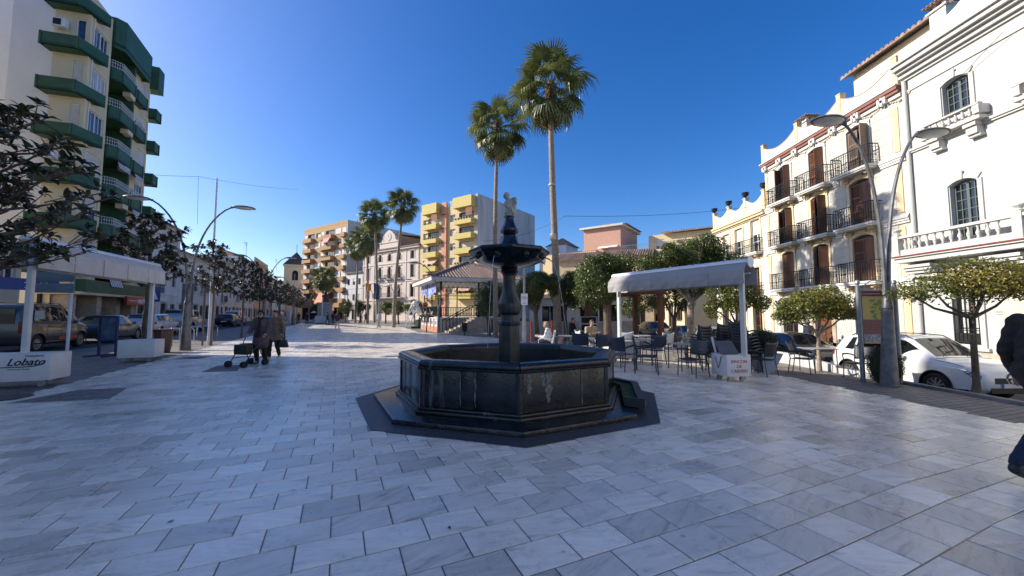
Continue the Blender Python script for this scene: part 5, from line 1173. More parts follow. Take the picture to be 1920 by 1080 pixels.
# ============================================================ lamps, masts, signs
LAMPW = mat('lamp_diffuser', (.55,.56,.57), .3, var=.05); POSTM = mat('post_grey', (.17,.17,.175), .45, metal=.3, var=.25, scale=5, bump=.15)
def double_lamp(P, ang, H=6.45, arm=1.45, r=.19, label='', lift=.0, sides=(-1, 1)):
    r_ = empty('street_lamp', tuple(P), ang, label, 'street lamp', 'double-armed curved street lamps'); f_ = P.z
    mb = MB(); mb.lathe([(r, 0), (r*.93, .3), (r*.72, 1.2), (r*.60, 1.9)], 18); mb.build('base', POSTM, r_, smooth=True)
    mb = MB(); mb.lathe([(r*.6, 1.9), (r*.66, 1.93), (r*.55, 2.0), (r*.36, 2.25), (r*.33, 2.6)], 14)
    mb.build('collar', POSTM, r_, smooth=True)
    for s in sides:
        pts = []; n = 14
        for i in range(n + 1):
            t = i / n; pts.append((s * (.05 + .10*t + (arm - .55) * t ** 2.6), 0, 2.2 + (H - 2.35) * (1 - (1 - t) ** 1.25)))
        mb = MB(); mb.tube(pts, [.05 - .018*i/n for i in range(n+1)], 8); ar = mb.build('arm', POSTM, r_, smooth=True)
        e = Vector(pts[-1]); mb = MB(); mb.ell((e.x, 0, e.z), (.06,.055,.05), 10, 6); mb.tube([e, e + Vector((s*.12,0,.02))], .035, 8); mb.build('joint', POSTM, ar, smooth=True)
        c = e + Vector((s*.46, 0, .03)); mb = MB(); vs = []; nn = 24
        prof = [(.02,.085),(.20,.08),(.32,.05),(.375,.012),(.38,0),(.34,-.02)]
        for a, z in prof:
            for k in range(nn): th = 2*PI*k/nn; vs.append((c.x + a*1.18*math.cos(th), a*.78*math.sin(th), c.z + z + s*0))
        mb.add(vs, [(i*nn+k, (i+1)*nn+k, (i+1)*nn+(k+1)%nn, i*nn+(k+1)%nn) for i in range(len(prof)-1) for k in range(nn)] + [tuple(range(nn))]); hd = mb.build('lamp_head', POSTM, r_, smooth=True)
        mb = MB(); mb.ell((c.x, 0, c.z - .012), (.38,.25,.055), 20, 6); mb.build('diffuser', LAMPW, hd, smooth=True)
    return r_
def gp(px, py): return G(px, py)
LP = gp(1668, 724); rl = double_lamp(LP, math.atan2(.32, 2.43), 6.75, 1.50, .185, 'large curved double lamp in the right foreground by the information panel'); rl.rotation_euler = (0, R(2.3), math.atan2(.32, 2.43))
bl = empty; 
la = Vector((-13.55, 16.07, 0)); l1 = double_lamp(la, TANG, 6.3, 1.75, .2, 'left double lamp post standing just behind the second white planter')
for (px, py, lab) in ((571, 0, ''),): pass
def lampcopy(P, ang, label, sc=1): o = copy_tree(l1, P, ang, label); o.scale = (sc, sc, sc); return o
lampcopy((-20.3, 31.5, 0), TANG, 'second double lamp of the left row, behind the women with the walker')
lampcopy((-28.3, 50, 0), TANG, 'third double lamp of the left row among the magnolias'); lampcopy((-38, 72, 0), TANG, 'small far double lamp at the end of the left row')
lampcopy((-23.5, 66, 0), TANG, 'far double lamp between the tall palms'); lampcopy((-15.8, 52, 0), TANG, 'far double lamp behind the two front palms of the group'); double_lamp(Vector((-5.75, 30.2, 0)), 0, 5.6, 1.9, .13, 'slim single-armed curved lamp at the near corner of the bandstand', sides=(-1,))
def mast(P, h_, r=.05, label='', cat='mast', m=STEEL):
    mb = MB(); mb.lathe([(r, 0), (r, .4), (r*.8, .42), (r*.6, h_)], 10); o = mb.build('mast', m, smooth=True); o.location = tuple(P); return tag(o, label, cat)
mast((-14.75, 18.83, 0), 8.25, .07, 'tall thin steel mast beside the left lamp post', m=ALU)
mast((-29.5, 52, 0), 6.9, .06, 'thin pole farther along the magnolia row'); mast((-6.9, 31.2, 0), 3.9, .05, 'dark pole at the near corner of the bandstand', m=IRON)
# prohibition sign pole behind the fountain
P = G(983, 652, 0); P = Vector((.62, 19.5, 0)); mb = MB(); mb.lathe([(.13,0),(.12,.3),(.085,1.6),(.05,3.2),(.035,4.1)], 12); sp = mb.build('sign_pole', mat('pale_post', (.42,.42,.40), .5, var=.15), smooth=True); sp.location = tuple(P); tag(sp, 'pale tapering pole just right of the fountain column', 'pole')
mb = MB(); mb.box(-.17, .17, -.02, .02, 0, .58); s_ = mb.build('sign', WPAINT); s_.location = (P.x, P.y - .12, 1.93); tag(s_, 'white plate with red ring symbols on the pale pole by the fountain', 'sign')
for cx, cz in ((-.075, .36), (.075, .36), (-.02, .16)):
    mb = MB(); n = 14
    for k in range(n):
        a, b = 2*PI*k/n, 2*PI*(k+1)/n; mb.add([(cx+.07*math.cos(a), -.023, cz+.07*math.sin(a)), (cx+.07*math.cos(b), -.023, cz+.07*math.sin(b)), (cx+.052*math.cos(b), -.023, cz+.052*math.sin(b)), (cx+.052*math.cos(a), -.023, cz+.052*math.sin(a))], [(0,1,2,3)])
    if cz > .2: mb.build('red_ring', RED, s_)
text('30', .1, s_, (0, -.024, .32), (PI/2,0,0), RED)
mb = MB(); mb.box(-.1,.1,-.0225,-.021,.10,.115); mb.box(-.07,.07,-.0225,-.021,.06,.075); mb.build('small_print', RED, s_)
# grey direction boards, crossing sign
r_ = empty('direction_sign', tuple(G(135, 660, 0)), 0, 'pair of grey direction boards on a banded pole, seen from behind', 'sign'); r_.location = (-15.6, 13.6, 0); r_.rotation_euler = (0,0,R(8))
mb = MB(); mb.lathe([(.045,0),(.045,3.15)], 10); 
for z in (2.45, 2.75, 3.1): mb.lathe([(.052,z),(.06,z+.02),(.052,z+.05)], 10)
mb.build('pole', ALU, r_, smooth=True)
for z in (2.23, 2.62): mb = MB(); mb.box(-1.28, .14, -.09, -.047, z, z + .33); mb.build('board', mat('sign_back_grey', (.20,.215,.215), .5, var=.08), r_, bevel=.01)
r_ = empty('crossing_sign', (-18.2, 19.6, 0), R(-10), 'square blue pedestrian crossing sign behind the young magnolia trunk', 'sign')
mb = MB(); mb.lathe([(.035,0),(.035,2.9)], 8); mb.build('pole', STEEL, r_, smooth=True); mb = MB(); mb.box(-.36,.36,-.06,-.03,2.1,2.85); pl = mb.build('plate', mat('traffic_blue', (.01,.05,.26), .4, var=.05), r_)
mb = MB(); mb.xprism([(-.26,2.22),(.26,2.22),(0,2.72)], -.068, -.0605); mb.build('triangle', WPAINT, pl); mb = MB(); mb.xprism([(-.03,2.42),(.03,2.42),(.02,2.58),(-.02,2.58)], -.075, -.0685); mb.xprism([(-.03,2.42),(-.09,2.28),(-.05,2.28),(0,2.42)], -.075, -.0685); mb.xprism([(0,2.42),(.05,2.28),(.09,2.28),(.03,2.42)], -.075, -.0685); mb.ell((0,-.072,2.61), (.025,.004,.025), 8, 6); mb.build('walking_figure', IRON, pl)
# black-framed street totem near the left lamp
mb = MB(); mb.box(-.22,.22,-.05,.05,1.5,3.0); mb.lathe([(.04,0),(.04,1.5)], 8); o = mb.build('totem_sign', mat('dark_grey_sign', (.09,.10,.11), .5)); o.location = (-16.3, 19.3, 0); o.rotation_euler = (0,0,R(25)); tag(o, 'tall dark grey sign panel edge-on just left of the left lamp post', 'sign')
# A-frame board (blue)
P = Vector((-14.35, 13.75, 0)); r_ = empty('sign_stand', tuple(P), R(-6), 'blue framed standing notice board in front of the parked van', 'notice board')
BLU = mat('blue_frame', (.010,.022,.10), .4, var=.1); mb = MB()
for sx in (-.34, .34): mb.box(sx-.03, sx+.03, -.03, .03, .05, 1.42); mb.box(sx-.025, sx+.025, -.45, .45, 0, .05)
mb.box(-.309, .309, -.03, .03, 1.36, 1.42); mb.box(-.309, .309, -.03, .03, .52, .58); mb.build('frame', BLU, r_)
mb = MB(); mb.box(-.306, .306, -.012, .012, .583, 1.357); mb.build('panel', mat('blue_panel', (.07,.10,.16), .2, var=.4), r_)
# ============================================================ planters and awnings
PLM = mat('planter_white', (.66,.64,.61), .4, var=.05, scale=3); FABL = mat('awning_fabric_pale', (.58,.55,.51), .85, var=.06, scale=2); FAB = mat('awning_fabric', (.38,.36,.345), .85, var=.05, scale=2, trans=0)
CAST = mat('caster_rubber', (.30,.30,.29), .6)
def planter(P, ang, L_, W_, H_, label, chamfer=0):
    r_ = empty('planter_box', tuple(P), ang, label, 'planter', 'white wheeled awning planters')
    mb = MB(); poly = [(-L_/2,-W_/2),(L_/2,-W_/2),(L_/2,W_/2),(-L_/2,W_/2)]; 
    mb.prism(poly, .13, .13 + H_); mb.build('box', PLM, r_, bevel=.012)
    for x in (-L_/2+.15, L_/2-.15):
        for y in (-W_/2+.1, W_/2-.1):
            mb = MB(); mb.tube([(x-.02,y-.025,.055),(x-.02,y+.025,.055)], .055, 12); mb.build('caster', CAST, r_)
            mb = MB(); mb.box(x-.05, x+.05, y-.035, y-.029, .05, .127); mb.box(x-.05, x+.05, y+.029, y+.035, .05, .127); mb.build('caster_fork', STEEL, r_)
    return r_
def awning(A, B, H, half, drop, val, label, mcol, flat=.14, H0=0):
    """A, B: feet of the two posts; cassette along AB on top, cloth hanging to both sides"""
    A = Vector(A); B = Vector(B); d = (B-A); d.z = 0; L_ = d.length; ang = math.atan2(d.y, d.x); r_ = empty('cafe_awning', (A.x, A.y, 0), ang, label, 'awning')
    for x in (0, L_):
        mb = MB(); mb.box(x-.05, x+.05, -.045, .045, .5, H - .02); mb.build('post', PLM, r_, bevel=.008)
    e = .2; z = H; 
    mb = MB(); n = 10; prof = [(.12*math.cos(PI*k/n), z + .03 + .10*math.sin(PI*k/n)) for k in range(n+1)]
    vs = [(-e, y, zz) for y, zz in prof] + [(L_+e, y, zz) for y, zz in prof]; m_ = n+1
    mb.add(vs, [(k, k+1, m_+k+1, m_+k) for k in range(n)] + [tuple(range(m_))[::-1], tuple(range(m_, 2*m_)), (0, m_, 2*m_-1, n)]); mb.build('cassette', WPAINT, r_, smooth=True, autos=.8)
    for s in (-1, 1):
        mb = MB(); nx = 28; vs = []
        for k in range(nx+1):
            x = -e + (L_+2*e)*k/nx; wv = .012*math.sin(k*1.9)
            vs += [(x, s*.10, z + .02), (x, s*(half*.5+.05), z + .01 - drop*.5), (x, s*half, z - drop), (x, s*(half+.02) + wv, z - drop - val*.5), (x, s*(half+.005) - wv, z - drop - val)]
        f_ = [(5*k+j, 5*k+j+1, 5*k+j+6, 5*k+j+5) for k in range(nx) for j in range(4)]
        mb.add(vs, f_); c_ = mb.build('canopy', mcol, r_); md = c_.modifiers.new('s','SOLIDIFY'); md.thickness = .004
        mb = MB()
        for k in range(1, 5): x = -e + (L_+2*e)*k/5; mb.box(x-.004, x+.004, s*(half+.021)-.004, s*(half+.021)+.004, z-drop-val+.01, z-drop)
        mb.build('seam', mat('seam_grey', (.3,.3,.3)), c_)
        mb = MB(); mb.tube([(-e+.1, s*(half-.06), z-drop-.04), (L_+e-.1, s*(half-.06), z-drop-.04)], .025, 8); mb.build('front_bar', WPAINT, r_)
        for x in (.4, L_-.4):
            mb = MB(); mb.tube([(x, s*.06, z-.03), (x + (.5 if x < 1 else -.5), s*half*.5, z-.08-drop*.3), (x, s*(half-.04), z-drop-.01)], .022, 6); mb.build('folding_arm', WPAINT, r_)
    return r_
# right-hand awning
A = Vector((5.42, 9.05, 0)); B = Vector((3.45, 12.4, 0)); angR = math.atan2(B.y-A.y, B.x-A.x)
aw = awning(A, B, 2.66, .26, .16, .32, 'white cafe awning on two posts at the right of the fountain', FAB)
mb = MB(); mb.lathe([(.13,0),(.13,.02)], 16); o = mb.build('end_cap', WPAINT, aw); o.location = (-.21, 0, 2.70); o.rotation_euler = (0, -PI/2, 0)
p1 = planter((5.22, 9.28, gz(5.2)), R(9), .62, .55, .50, 'white wheeled planter lettered in red at the near foot of the right awning')
for i, tx in enumerate(('RINCON', 'DE', 'CARMEN')): text(tx, .105, p1, (.0, -.279, .44 - .11*i), (PI/2, 0, 0), mat('red_lettering', (.55,.08,.05), .5), ext=.002)
mb = MB(); mb.add([(-.42,-.2,.66),(.02,-.26,.66),(.2,.2,.92),(-.22,.25,.92)], [(0,1,2,3)]); lid = mb.build('lid', mat('dark_lid', (.10,.10,.10), .5), p1); md = lid.modifiers.new('s','SOLIDIFY'); md.thickness = .02; lid.location = (0, 0, .0)
mb = MB(); mb.tube([(-.27,.15,.64),(-.4,.1,1.02)], .03, 4); mb.build('prop', WPAINT, p1)
mb = MB(); mb.tube([(-.32,-.1,.58),(-.33,.0,.30),(-.33,.1,.55)], .008, 5); mb.build('cord', IRON, p1)
planter((3.45, 12.25, 0), R(12), .95, .6, .52, 'white wheeled planter at the far foot of the right awning')
# left-hand awning
A = Vector((-10.23, 8.15, 0)); B = Vector((-11.64, 12.42, 0))
awning(A, B, 3.02, .22, .14, .42, 'long pale grey cafe awning on posts at the left edge', FABL)
p1 = planter((-10.47, 8.02, 0), R(20), 1.75, .60, .55, 'white wheeled planter with handwritten blue lettering at the left edge')
NAVY = mat('navy_lettering', (.01,.015,.06), .5)
f_ = -.303; text('Helader\u00eda', .075, p1, (.62, f_, .615), (PI/2,0,0), NAVY, shear=.35, ext=.002); text('Lobato', .20, p1, (.50, f_, .45), (PI/2,0,0), NAVY, shear=.4, ext=.002, bold=.004); text('Fabricaci\u00f3n Propia', .045, p1, (.40, f_, .36), (PI/2,0,0), mat('grey_lettering', (.12,.12,.13)), shear=.3, ext=.002)
mb = MB(); pts = [(.12,.415),(.25,.42),(.45,.418),(.62,.425),(.72,.455),(.77,.50)]; mb.v = []; 
for i in range(len(pts)-1):
    (x0_, z0_), (x1_, z1_) = pts[i], pts[i+1]; mb.add([(x0_,f_,z0_-.011),(x1_,f_,z1_-.011),(x1_,f_,z1_+.009),(x0_,f_,z0_+.009)], [(0,1,2,3)])
mb.build('swash', NAVY, p1)
planter((-11.78, 12.33, 0), R(20), .92, .6, .55, 'smaller plain white wheeled planter at the far foot of the left awning')
# ============================================================ cafe furniture
CHM = mat('chair_charcoal', (.035,.038,.045), .45, var=.1); CHB = mat('chair_blue_grey', (.045,.055,.085), .5, var=.1); CHW = mat('chair_white', (.65,.65,.65), .4, var=.05)
def chair(P, ang, label, m=CHM, sm=None, group='charcoal cafe armchairs'):
    sm = sm or m; r_ = empty('cafe_chair', tuple(P), ang, label, 'chair', group)       # faces -Y
    mb = MB(); vs = []; n = 8
    for i in range(n+1):
        for j in range(n+1):
            x = (-.5 + i/n)*.46; y = -.24 + .47*j/n; vs.append((x*(1 - .08*(j/n)), y, .445 - .02*math.cos((i/n-.5)*PI) + (.01 if j == 0 else 0)))
    mb.add(vs, [(i*(n+1)+j, (i+1)*(n+1)+j, (i+1)*(n+1)+j+1, i*(n+1)+j+1) for i in range(n) for j in range(n)]); o = mb.build('seat', sm, r_, smooth=True); o.modifiers.new('s','SOLIDIFY').thickness = .02
    mb = MB(); vs = []
    for i in range(n+1):
        for j in range(n+1):
            u, v = i/n - .5, j/n; wd = .44 + .08*v; z = .52 + .36*v + (.06*abs(2*u)**2.5 if j == n else 0); vs.append((u*wd, .24 + .10*v + .04*math.cos(u*PI) - .02, z))
    mb.add(vs, [(i*(n+1)+j, i*(n+1)+j+1, (i+1)*(n+1)+j+1, (i+1)*(n+1)+j) for i in range(n) for j in range(n)]); o = mb.build('backrest', sm, r_, smooth=True); o.modifiers.new('s','SOLIDIFY').thickness = .018
    for s in (-1, 1):
        mb = MB(); mb.tube([(s*.25,-.25,0),(s*.24,-.22,.44),(s*.26,-.22,.62),(s*.28,-.17,.665)], .013, 6); mb.build('leg', m, r_, smooth=True)
        mb = MB(); mb.tube([(s*.24,.30,0),(s*.22,.23,.44),(s*.235,.26,.60),(s*.25,.30,.75)], .013, 6); mb.build('leg', m, r_, smooth=True)
        mb = MB(); mb.tube([(s*.28,-.19,.665),(s*.295,.0,.67),(s*.27,.22,.64),(s*.24,.27,.60)], [.022,.026,.022,.015], 6); mb.build('armrest', m, r_, smooth=True)
    return r_
def table(P, ang, label, w_=.7, d_=.7, tm=None, m=CHM):
    r_ = empty('cafe_table', tuple(P), ang, label, 'table', 'cafe tables'); mb = MB(); mb.box(-w_/2, w_/2, -d_/2, d_/2, .715, .735); mb.build('tabletop', tm or mat('table_grey', (.33,.34,.36), .35, var=.08), r_, bevel=.006)
    for sx in (-1, 1):
        for sy in (-1, 1): mb = MB(); mb.tube([(sx*(w_/2-.04), sy*(d_/2-.04), 0), (sx*(w_/2-.05), sy*(d_/2-.05), .715)], .014, 6); mb.build('leg', m, r_)
    return r_
c0 = chair(G(1213, 700), R(75), 'charcoal armchair nearest the fountain, turned to the right')
def ch(px, py, deg, label): P = G(px, py); return copy_tree(c0, tuple(P), R(deg), label)
ch(1300, 706, -60, 'charcoal armchair pushed in at the right end of the nearest cafe table'); ch(1345, 700, 160, 'blue-black armchair between the nearest table and the lettered planter').scale = (1,1,1)
ch(1428, 704, 205, 'dark armchair just right of the lettered planter'); ch(1505, 700, 40, 'dark armchair at the left end of the table by the kerb'); ch(1612, 710, -70, 'dark armchair between the kerb-side table and the large lamp post')
table(G(1285, 694), R(10), 'nearest square cafe table with thin dark legs'); table(G(1535, 698), R(4), 'square cafe table near the kerb in front of the dark saloon', .8, .65)
cb0 = chair((3.0, 11.0, 0), R(150), 'charcoal armchair half hidden behind the fountain rim', CHM, CHB)
def c2(x, y, deg, label, proto=None): return copy_tree(proto or cb0, (x, y, gz(x)), R(deg), label)
cb0.location = (2.95, 10.3, 0); cb0.rotation_euler = (0,0,R(130))
c2(2.15, 12.2, 170, 'navy armchair at the table of the man in beige'); c2(2.6, 11.7, 200, 'navy armchair with its back to the fountain, in front of the far planter')
c2(4.35, 11.9, 190, 'navy armchair at the small table under the awning'); 
table((3.75, 11.6, 0), R(15), 'small square table under the middle of the right awning'); table((1.75, 13.4, 0), R(5), 'pale table in front of the woman in white'); table((4.6, 13.6, 0), R(12), 'far pale cafe table beyond the awning')
cw0 = chair((1.15, 13.2, 0), R(-100), 'white plastic armchair under the woman in white', CHW, CHW, 'white cafe armchairs')
c2(2.55, 13.3, 100, 'white armchair across the table from the woman in white', cw0); c2(3.9, 13.2, 160, 'white armchair beside the far planter', cw0); c2(5.4, 13.9, 200, 'white armchair by the whitewashed tree trunk', cw0)
for (x, y, n, lab) in ((5.6, 11.6, 5, 'left stack of dark armchairs'), (6.35, 11.9, 6, 'middle stack of dark armchairs'), (6.75, 11.1, 7, 'right stack of dark armchairs')):
    for k in range(n):
        o = copy_tree(c0, (x + .006*k, y + .045*k, gz(x) + .085*k), R(200 if n < 7 else 120), '%s, %s chair from the ground' % (lab, ('lowest','second','third','fourth','fifth','sixth','topmost')[k]), 'stacked cafe armchairs')
# boxwood planters
def leafcloud(name, blobs, n, size, m, parent=None, seed=0, shell_=.55, flat=0, aspect=.5):
    rs = np.random.RandomState(seed); vol = np.array([b[1][0]*b[1][1]*b[1][2] for b in blobs])**.67; idx = rs.choice(len(blobs), n, p=vol/vol.sum())
    c = np.array([b[0] for b in blobs])[idx]; r = np.array([b[1] for b in blobs])[idx]
    d = rs.normal(size=(n,3)); d /= np.linalg.norm(d, axis=1)[:,None]; rad = (shell_ + (1-shell_)*rs.rand(n)**.6)*(1 + .10*rs.normal(size=n)*(rs.rand(n) > .7)); p = c + d*r*rad[:,None]
    nrm = d + rs.normal(size=(n,3))*.75 + np.array([0,0,.35]); nrm /= np.linalg.norm(nrm, axis=1)[:,None]
    t = rs.normal(size=(n,3)); t -= (t*nrm).sum(1)[:,None]*nrm; t /= np.linalg.norm(t, axis=1)[:,None]; b = np.cross(nrm, t); s = size*(.65 + .7*rs.rand(n))[:,None]
    v0 = p - t*s*.5; v1 = p + b*s*aspect*.5 + nrm*s*.06; v2 = p + t*s*.5 - nrm*s*.1; v3 = p - b*s*aspect*.5 + nrm*s*.06
    V = np.stack([v0,v1,v2,v3], 1).reshape(-1,3); me = bpy.data.meshes.new(name); me.vertices.add(4*n); me.vertices.foreach_set('co', V.ravel())
    L_ = np.stack([np.arange(n)*4, np.arange(n)*4+1, np.arange(n)*4+2, np.arange(n)*4, np.arange(n)*4+2, np.arange(n)*4+3], 1).ravel()
    me.loops.add(6*n); me.loops.foreach_set('vertex_index', L_.astype(np.int32)); me.polygons.add(2*n); me.polygons.foreach_set('loop_start', (np.arange(2*n)*3).astype(np.int32)); me.polygons.foreach_set('loop_total', np.full(2*n, 3, np.int32))
    me.update(calc_edges=True); me.materials.append(m); return link(name, me, parent)
LEAFO = mat('orange_tree_leaf', (.14,.16,.03), .38, var=.25, scale=2, isl=.42, trans=.22, spec=.6); LEAFD = mat('dark_orange_leaf', (.085,.115,.022), .36, var=.25, scale=1.5, isl=.42, trans=.22, spec=.6)
LEAFY = mat('yellowing_leaf', (.26,.21,.04), .4, var=.3, scale=3, isl=.4, trans=.25); LEAFM = mat('magnolia_leaf', (.06,.065,.026), .25, var=.3, scale=4, isl=.4, trans=.06, spec=.7); BOX = mat('box_leaf', (.05,.07,.025), .5, var=.3, isl=.35, trans=.15)
BARK = mat('brown_bark', (.14,.10,.07), .9, var=.35, scale=8, bump=.8, bscale=30, streak=3); WASH = mat('pale_bark', (.36,.28,.21), .9, var=.3, scale=10, bump=.6)
PLB = mat('planter_bluegrey', (.42,.45,.55), .45, var=.05)
def taper_planter(P, label, bush):
    r_ = empty('tapered_planter', tuple(P), R(10), label, 'planter', 'tapered planters with clipped bushes'); mb = MB(); a, b = .17, .34
    mb.add([(-a,-a,0),(a,-a,0),(a,a,0),(-a,a,0),(-b,-b,.55),(b,-b,.55),(b,b,.55),(-b,b,.55)], [(0,3,2,1),(0,1,5,4),(1,2,6,5),(2,3,7,6),(3,0,4,7)]); mb.add([(-b+.02,-b+.02,.52),(b-.02,-b+.02,.52),(b-.02,b-.02,.52),(-b+.02,b-.02,.52)], [(0,1,2,3)]); mb.build('pot', PLB, r_)
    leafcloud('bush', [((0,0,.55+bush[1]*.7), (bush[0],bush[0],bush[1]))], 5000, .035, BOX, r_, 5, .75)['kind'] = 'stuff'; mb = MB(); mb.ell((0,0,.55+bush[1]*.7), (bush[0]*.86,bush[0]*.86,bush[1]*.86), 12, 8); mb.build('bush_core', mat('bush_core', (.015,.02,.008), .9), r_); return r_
taper_planter((7.35, 11.35, gz(7.4)), 'tapered blue-grey planter with a round clipped bush beside the stacked chairs', (.40,.42))
pl2 = empty('clipped_bush', tuple(G(1690, 716)), 0, 'dark clipped oval bush behind the large lamp post', 'bush'); pl2.location = (9.55, 9.95, gz(9.6))
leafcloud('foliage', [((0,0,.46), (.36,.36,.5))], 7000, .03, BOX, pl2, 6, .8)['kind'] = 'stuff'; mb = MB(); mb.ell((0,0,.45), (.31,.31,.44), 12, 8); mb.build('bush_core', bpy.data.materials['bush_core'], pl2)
# ============================================================ information panel
IP = Vector((9.72, 10.25, gz(9.72))); ir = empty('information_panel', tuple(IP), R(-4), 'tall tourist information panel with a map, behind the large lamp post', 'information panel'); PW_ = .92
for sx in (-.46, .46): mb = MB(); mb.lathe([(.055,0),(.055,2.55),(.03,2.58),(.06,2.62),(.05,2.69),(.01,2.71)], 12, (sx,0,0)); mb.build('post', STEEL, ir, smooth=True)
mb = MB(); mb.box(-.40,.40,-.03,.03,1.02,2.42); bd = mb.build('board', mat('panel_grey', (.35,.33,.33)), ir)
mb = MB(); mb.tube([(.32*math.cos(PI*k/12), 0, 2.44 + .26*math.sin(PI*k/12)) for k in range(13)], .014, 6); mb.tube([(-.4,0,2.44),(.4,0,2.44)], .014, 6); mb.build('top_arch', STEEL, ir)
MAR_ = mat('maroon_print', (.20,.035,.05), .4, var=.05); f_ = -.031
def flat(nm, x0, x1, z0, z1, m, k=1): mb = MB(); mb.add([(x0,f_-.001*k,z0),(x1,f_-.001*k,z0),(x1,f_-.001*k,z1),(x0,f_-.001*k,z1)], [(0,1,2,3)]); return mb.build(nm, m, ir)
flat('header', -.39, .39, 2.27, 2.41, MAR_); flat('map', -.39, .39, 1.66, 2.265, mat('map_yellow', (.72,.50,.14), .4, var=.03)); flat('legend', -.39, .12, 1.26, 1.655, mat('maroon_pale', (.30,.10,.11), .4)); flat('legend_side', .125, .39, 1.26, 1.655, mat('brown_pale', (.30,.15,.08), .4)); flat('photo_strip', -.39, .39, 1.08, 1.255, mat('photo_blue', (.35,.48,.62), .4, var=.5, scale=18)); flat('footer', -.39, .39, 1.025, 1.075, mat('footer_orange', (.65,.38,.06), .4))
GRN = mat('map_green', (.25,.42,.12), .4, var=.35, scale=14); rr = random.Random(4); mb = MB()
for i in range(16):
    cx, cz = -.02 + rr.uniform(-.14,.16) , 1.70 + i*.031; n = 9; mb.xprism([(cx + rr.uniform(.04,.10)*math.cos(2*PI*k/n), cz + rr.uniform(.02,.05)*math.sin(2*PI*k/n)) for k in range(n)], f_ - .003 - i*.00005, f_ - .0025)
mb.build('map_area', GRN, ir)
text('RUTA MONUMENTAL', .05, ir, (-.17, f_-.003, 2.32), (PI/2,0,0), WPAINT, ext=.001)
mb = MB(); mb.xprism([(.16+.045*math.cos(2*PI*k/12), 2.34+.045*math.sin(2*PI*k/12)) for k in range(12)], f_-.006, f_-.002); mb.build('crest', mat('crest_grey', (.6,.62,.66)), ir)
mb = MB()
for k in range(7):
    z = 1.30 + k*.05; mb.box(-.38, .10 - rr.uniform(0,.15), f_-.003, f_-.002, z, z+.006); mb.box(.135, .38 - rr.uniform(0,.1), f_-.003, f_-.002, z+.02, z+.026)
mb.build('text_lines', mat('dark_print', (.05,.02,.02)), ir)
mb = MB()
for k in range(9):
    for j in range(2):
        x = -.37 + k*.085; z = 1.09 + j*.085; mb.box(x, x+.03+rr.random()*.03, f_-.0035, f_-.0025, z, z+.02+rr.random()*.035)
mb.build('photo_buildings', mat('photo_tone', (.45,.33,.26), .4, var=.4, scale=30), ir)
# bins, bike rails, pots
mb = MB(); mb.lathe([(.17,.28),(.21,.85),(.22,.87)], 12); mb.tube([(-.0,0,.3),(0,0,0)], .03, 6); mb.box(-.03,.03,.0,.04,0,.3); o = mb.build('litter_bin', IRON); o.location = (-3.25, 26.4, 0); tag(o, 'black litter bin standing in front of the bandstand stair', 'litter bin')
mb = MB(); mb.lathe([(.2,0),(.27,.55),(.30,.60),(.27,.6)], 6); o = mb.build('clay_pot', mat('brown_plastic', (.10,.045,.035), .5)); o.location = (-13.6, 15.1, 0); o.scale = (1.2,1.2,1.5); tag(o, 'dark brown bin-like pot beside the second white planter', 'pot')
CHR = mat('polished_steel', (.55,.56,.57), .25, metal=.8, var=.1); r0_ = None
for i in range(6):
    P = Vector((-16.2 - .4535*i*1.35, 17.2 + i*1.35 + .5, 0))
    if r0_ is None: mb = MB(); mb.tube([(-.5,0,0),(-.5,0,.62),(-.42,0,.74),(.42,0,.74),(.5,0,.62),(.5,0,0)], .028, 8); r0_ = mb.build('bicycle_stand', CHR, smooth=True); o = r0_
    else: o = r0_.copy(); C.objects.link(o)
    o.location = tuple(P); o.rotation_euler = (0,0,TANG + R(20)); tag(o, ('nearest','second','third','fourth','fifth','farthest')[i] + ' steel hoop of the bicycle stands by the left lamp post', 'bicycle stand', 'steel bicycle hoops')
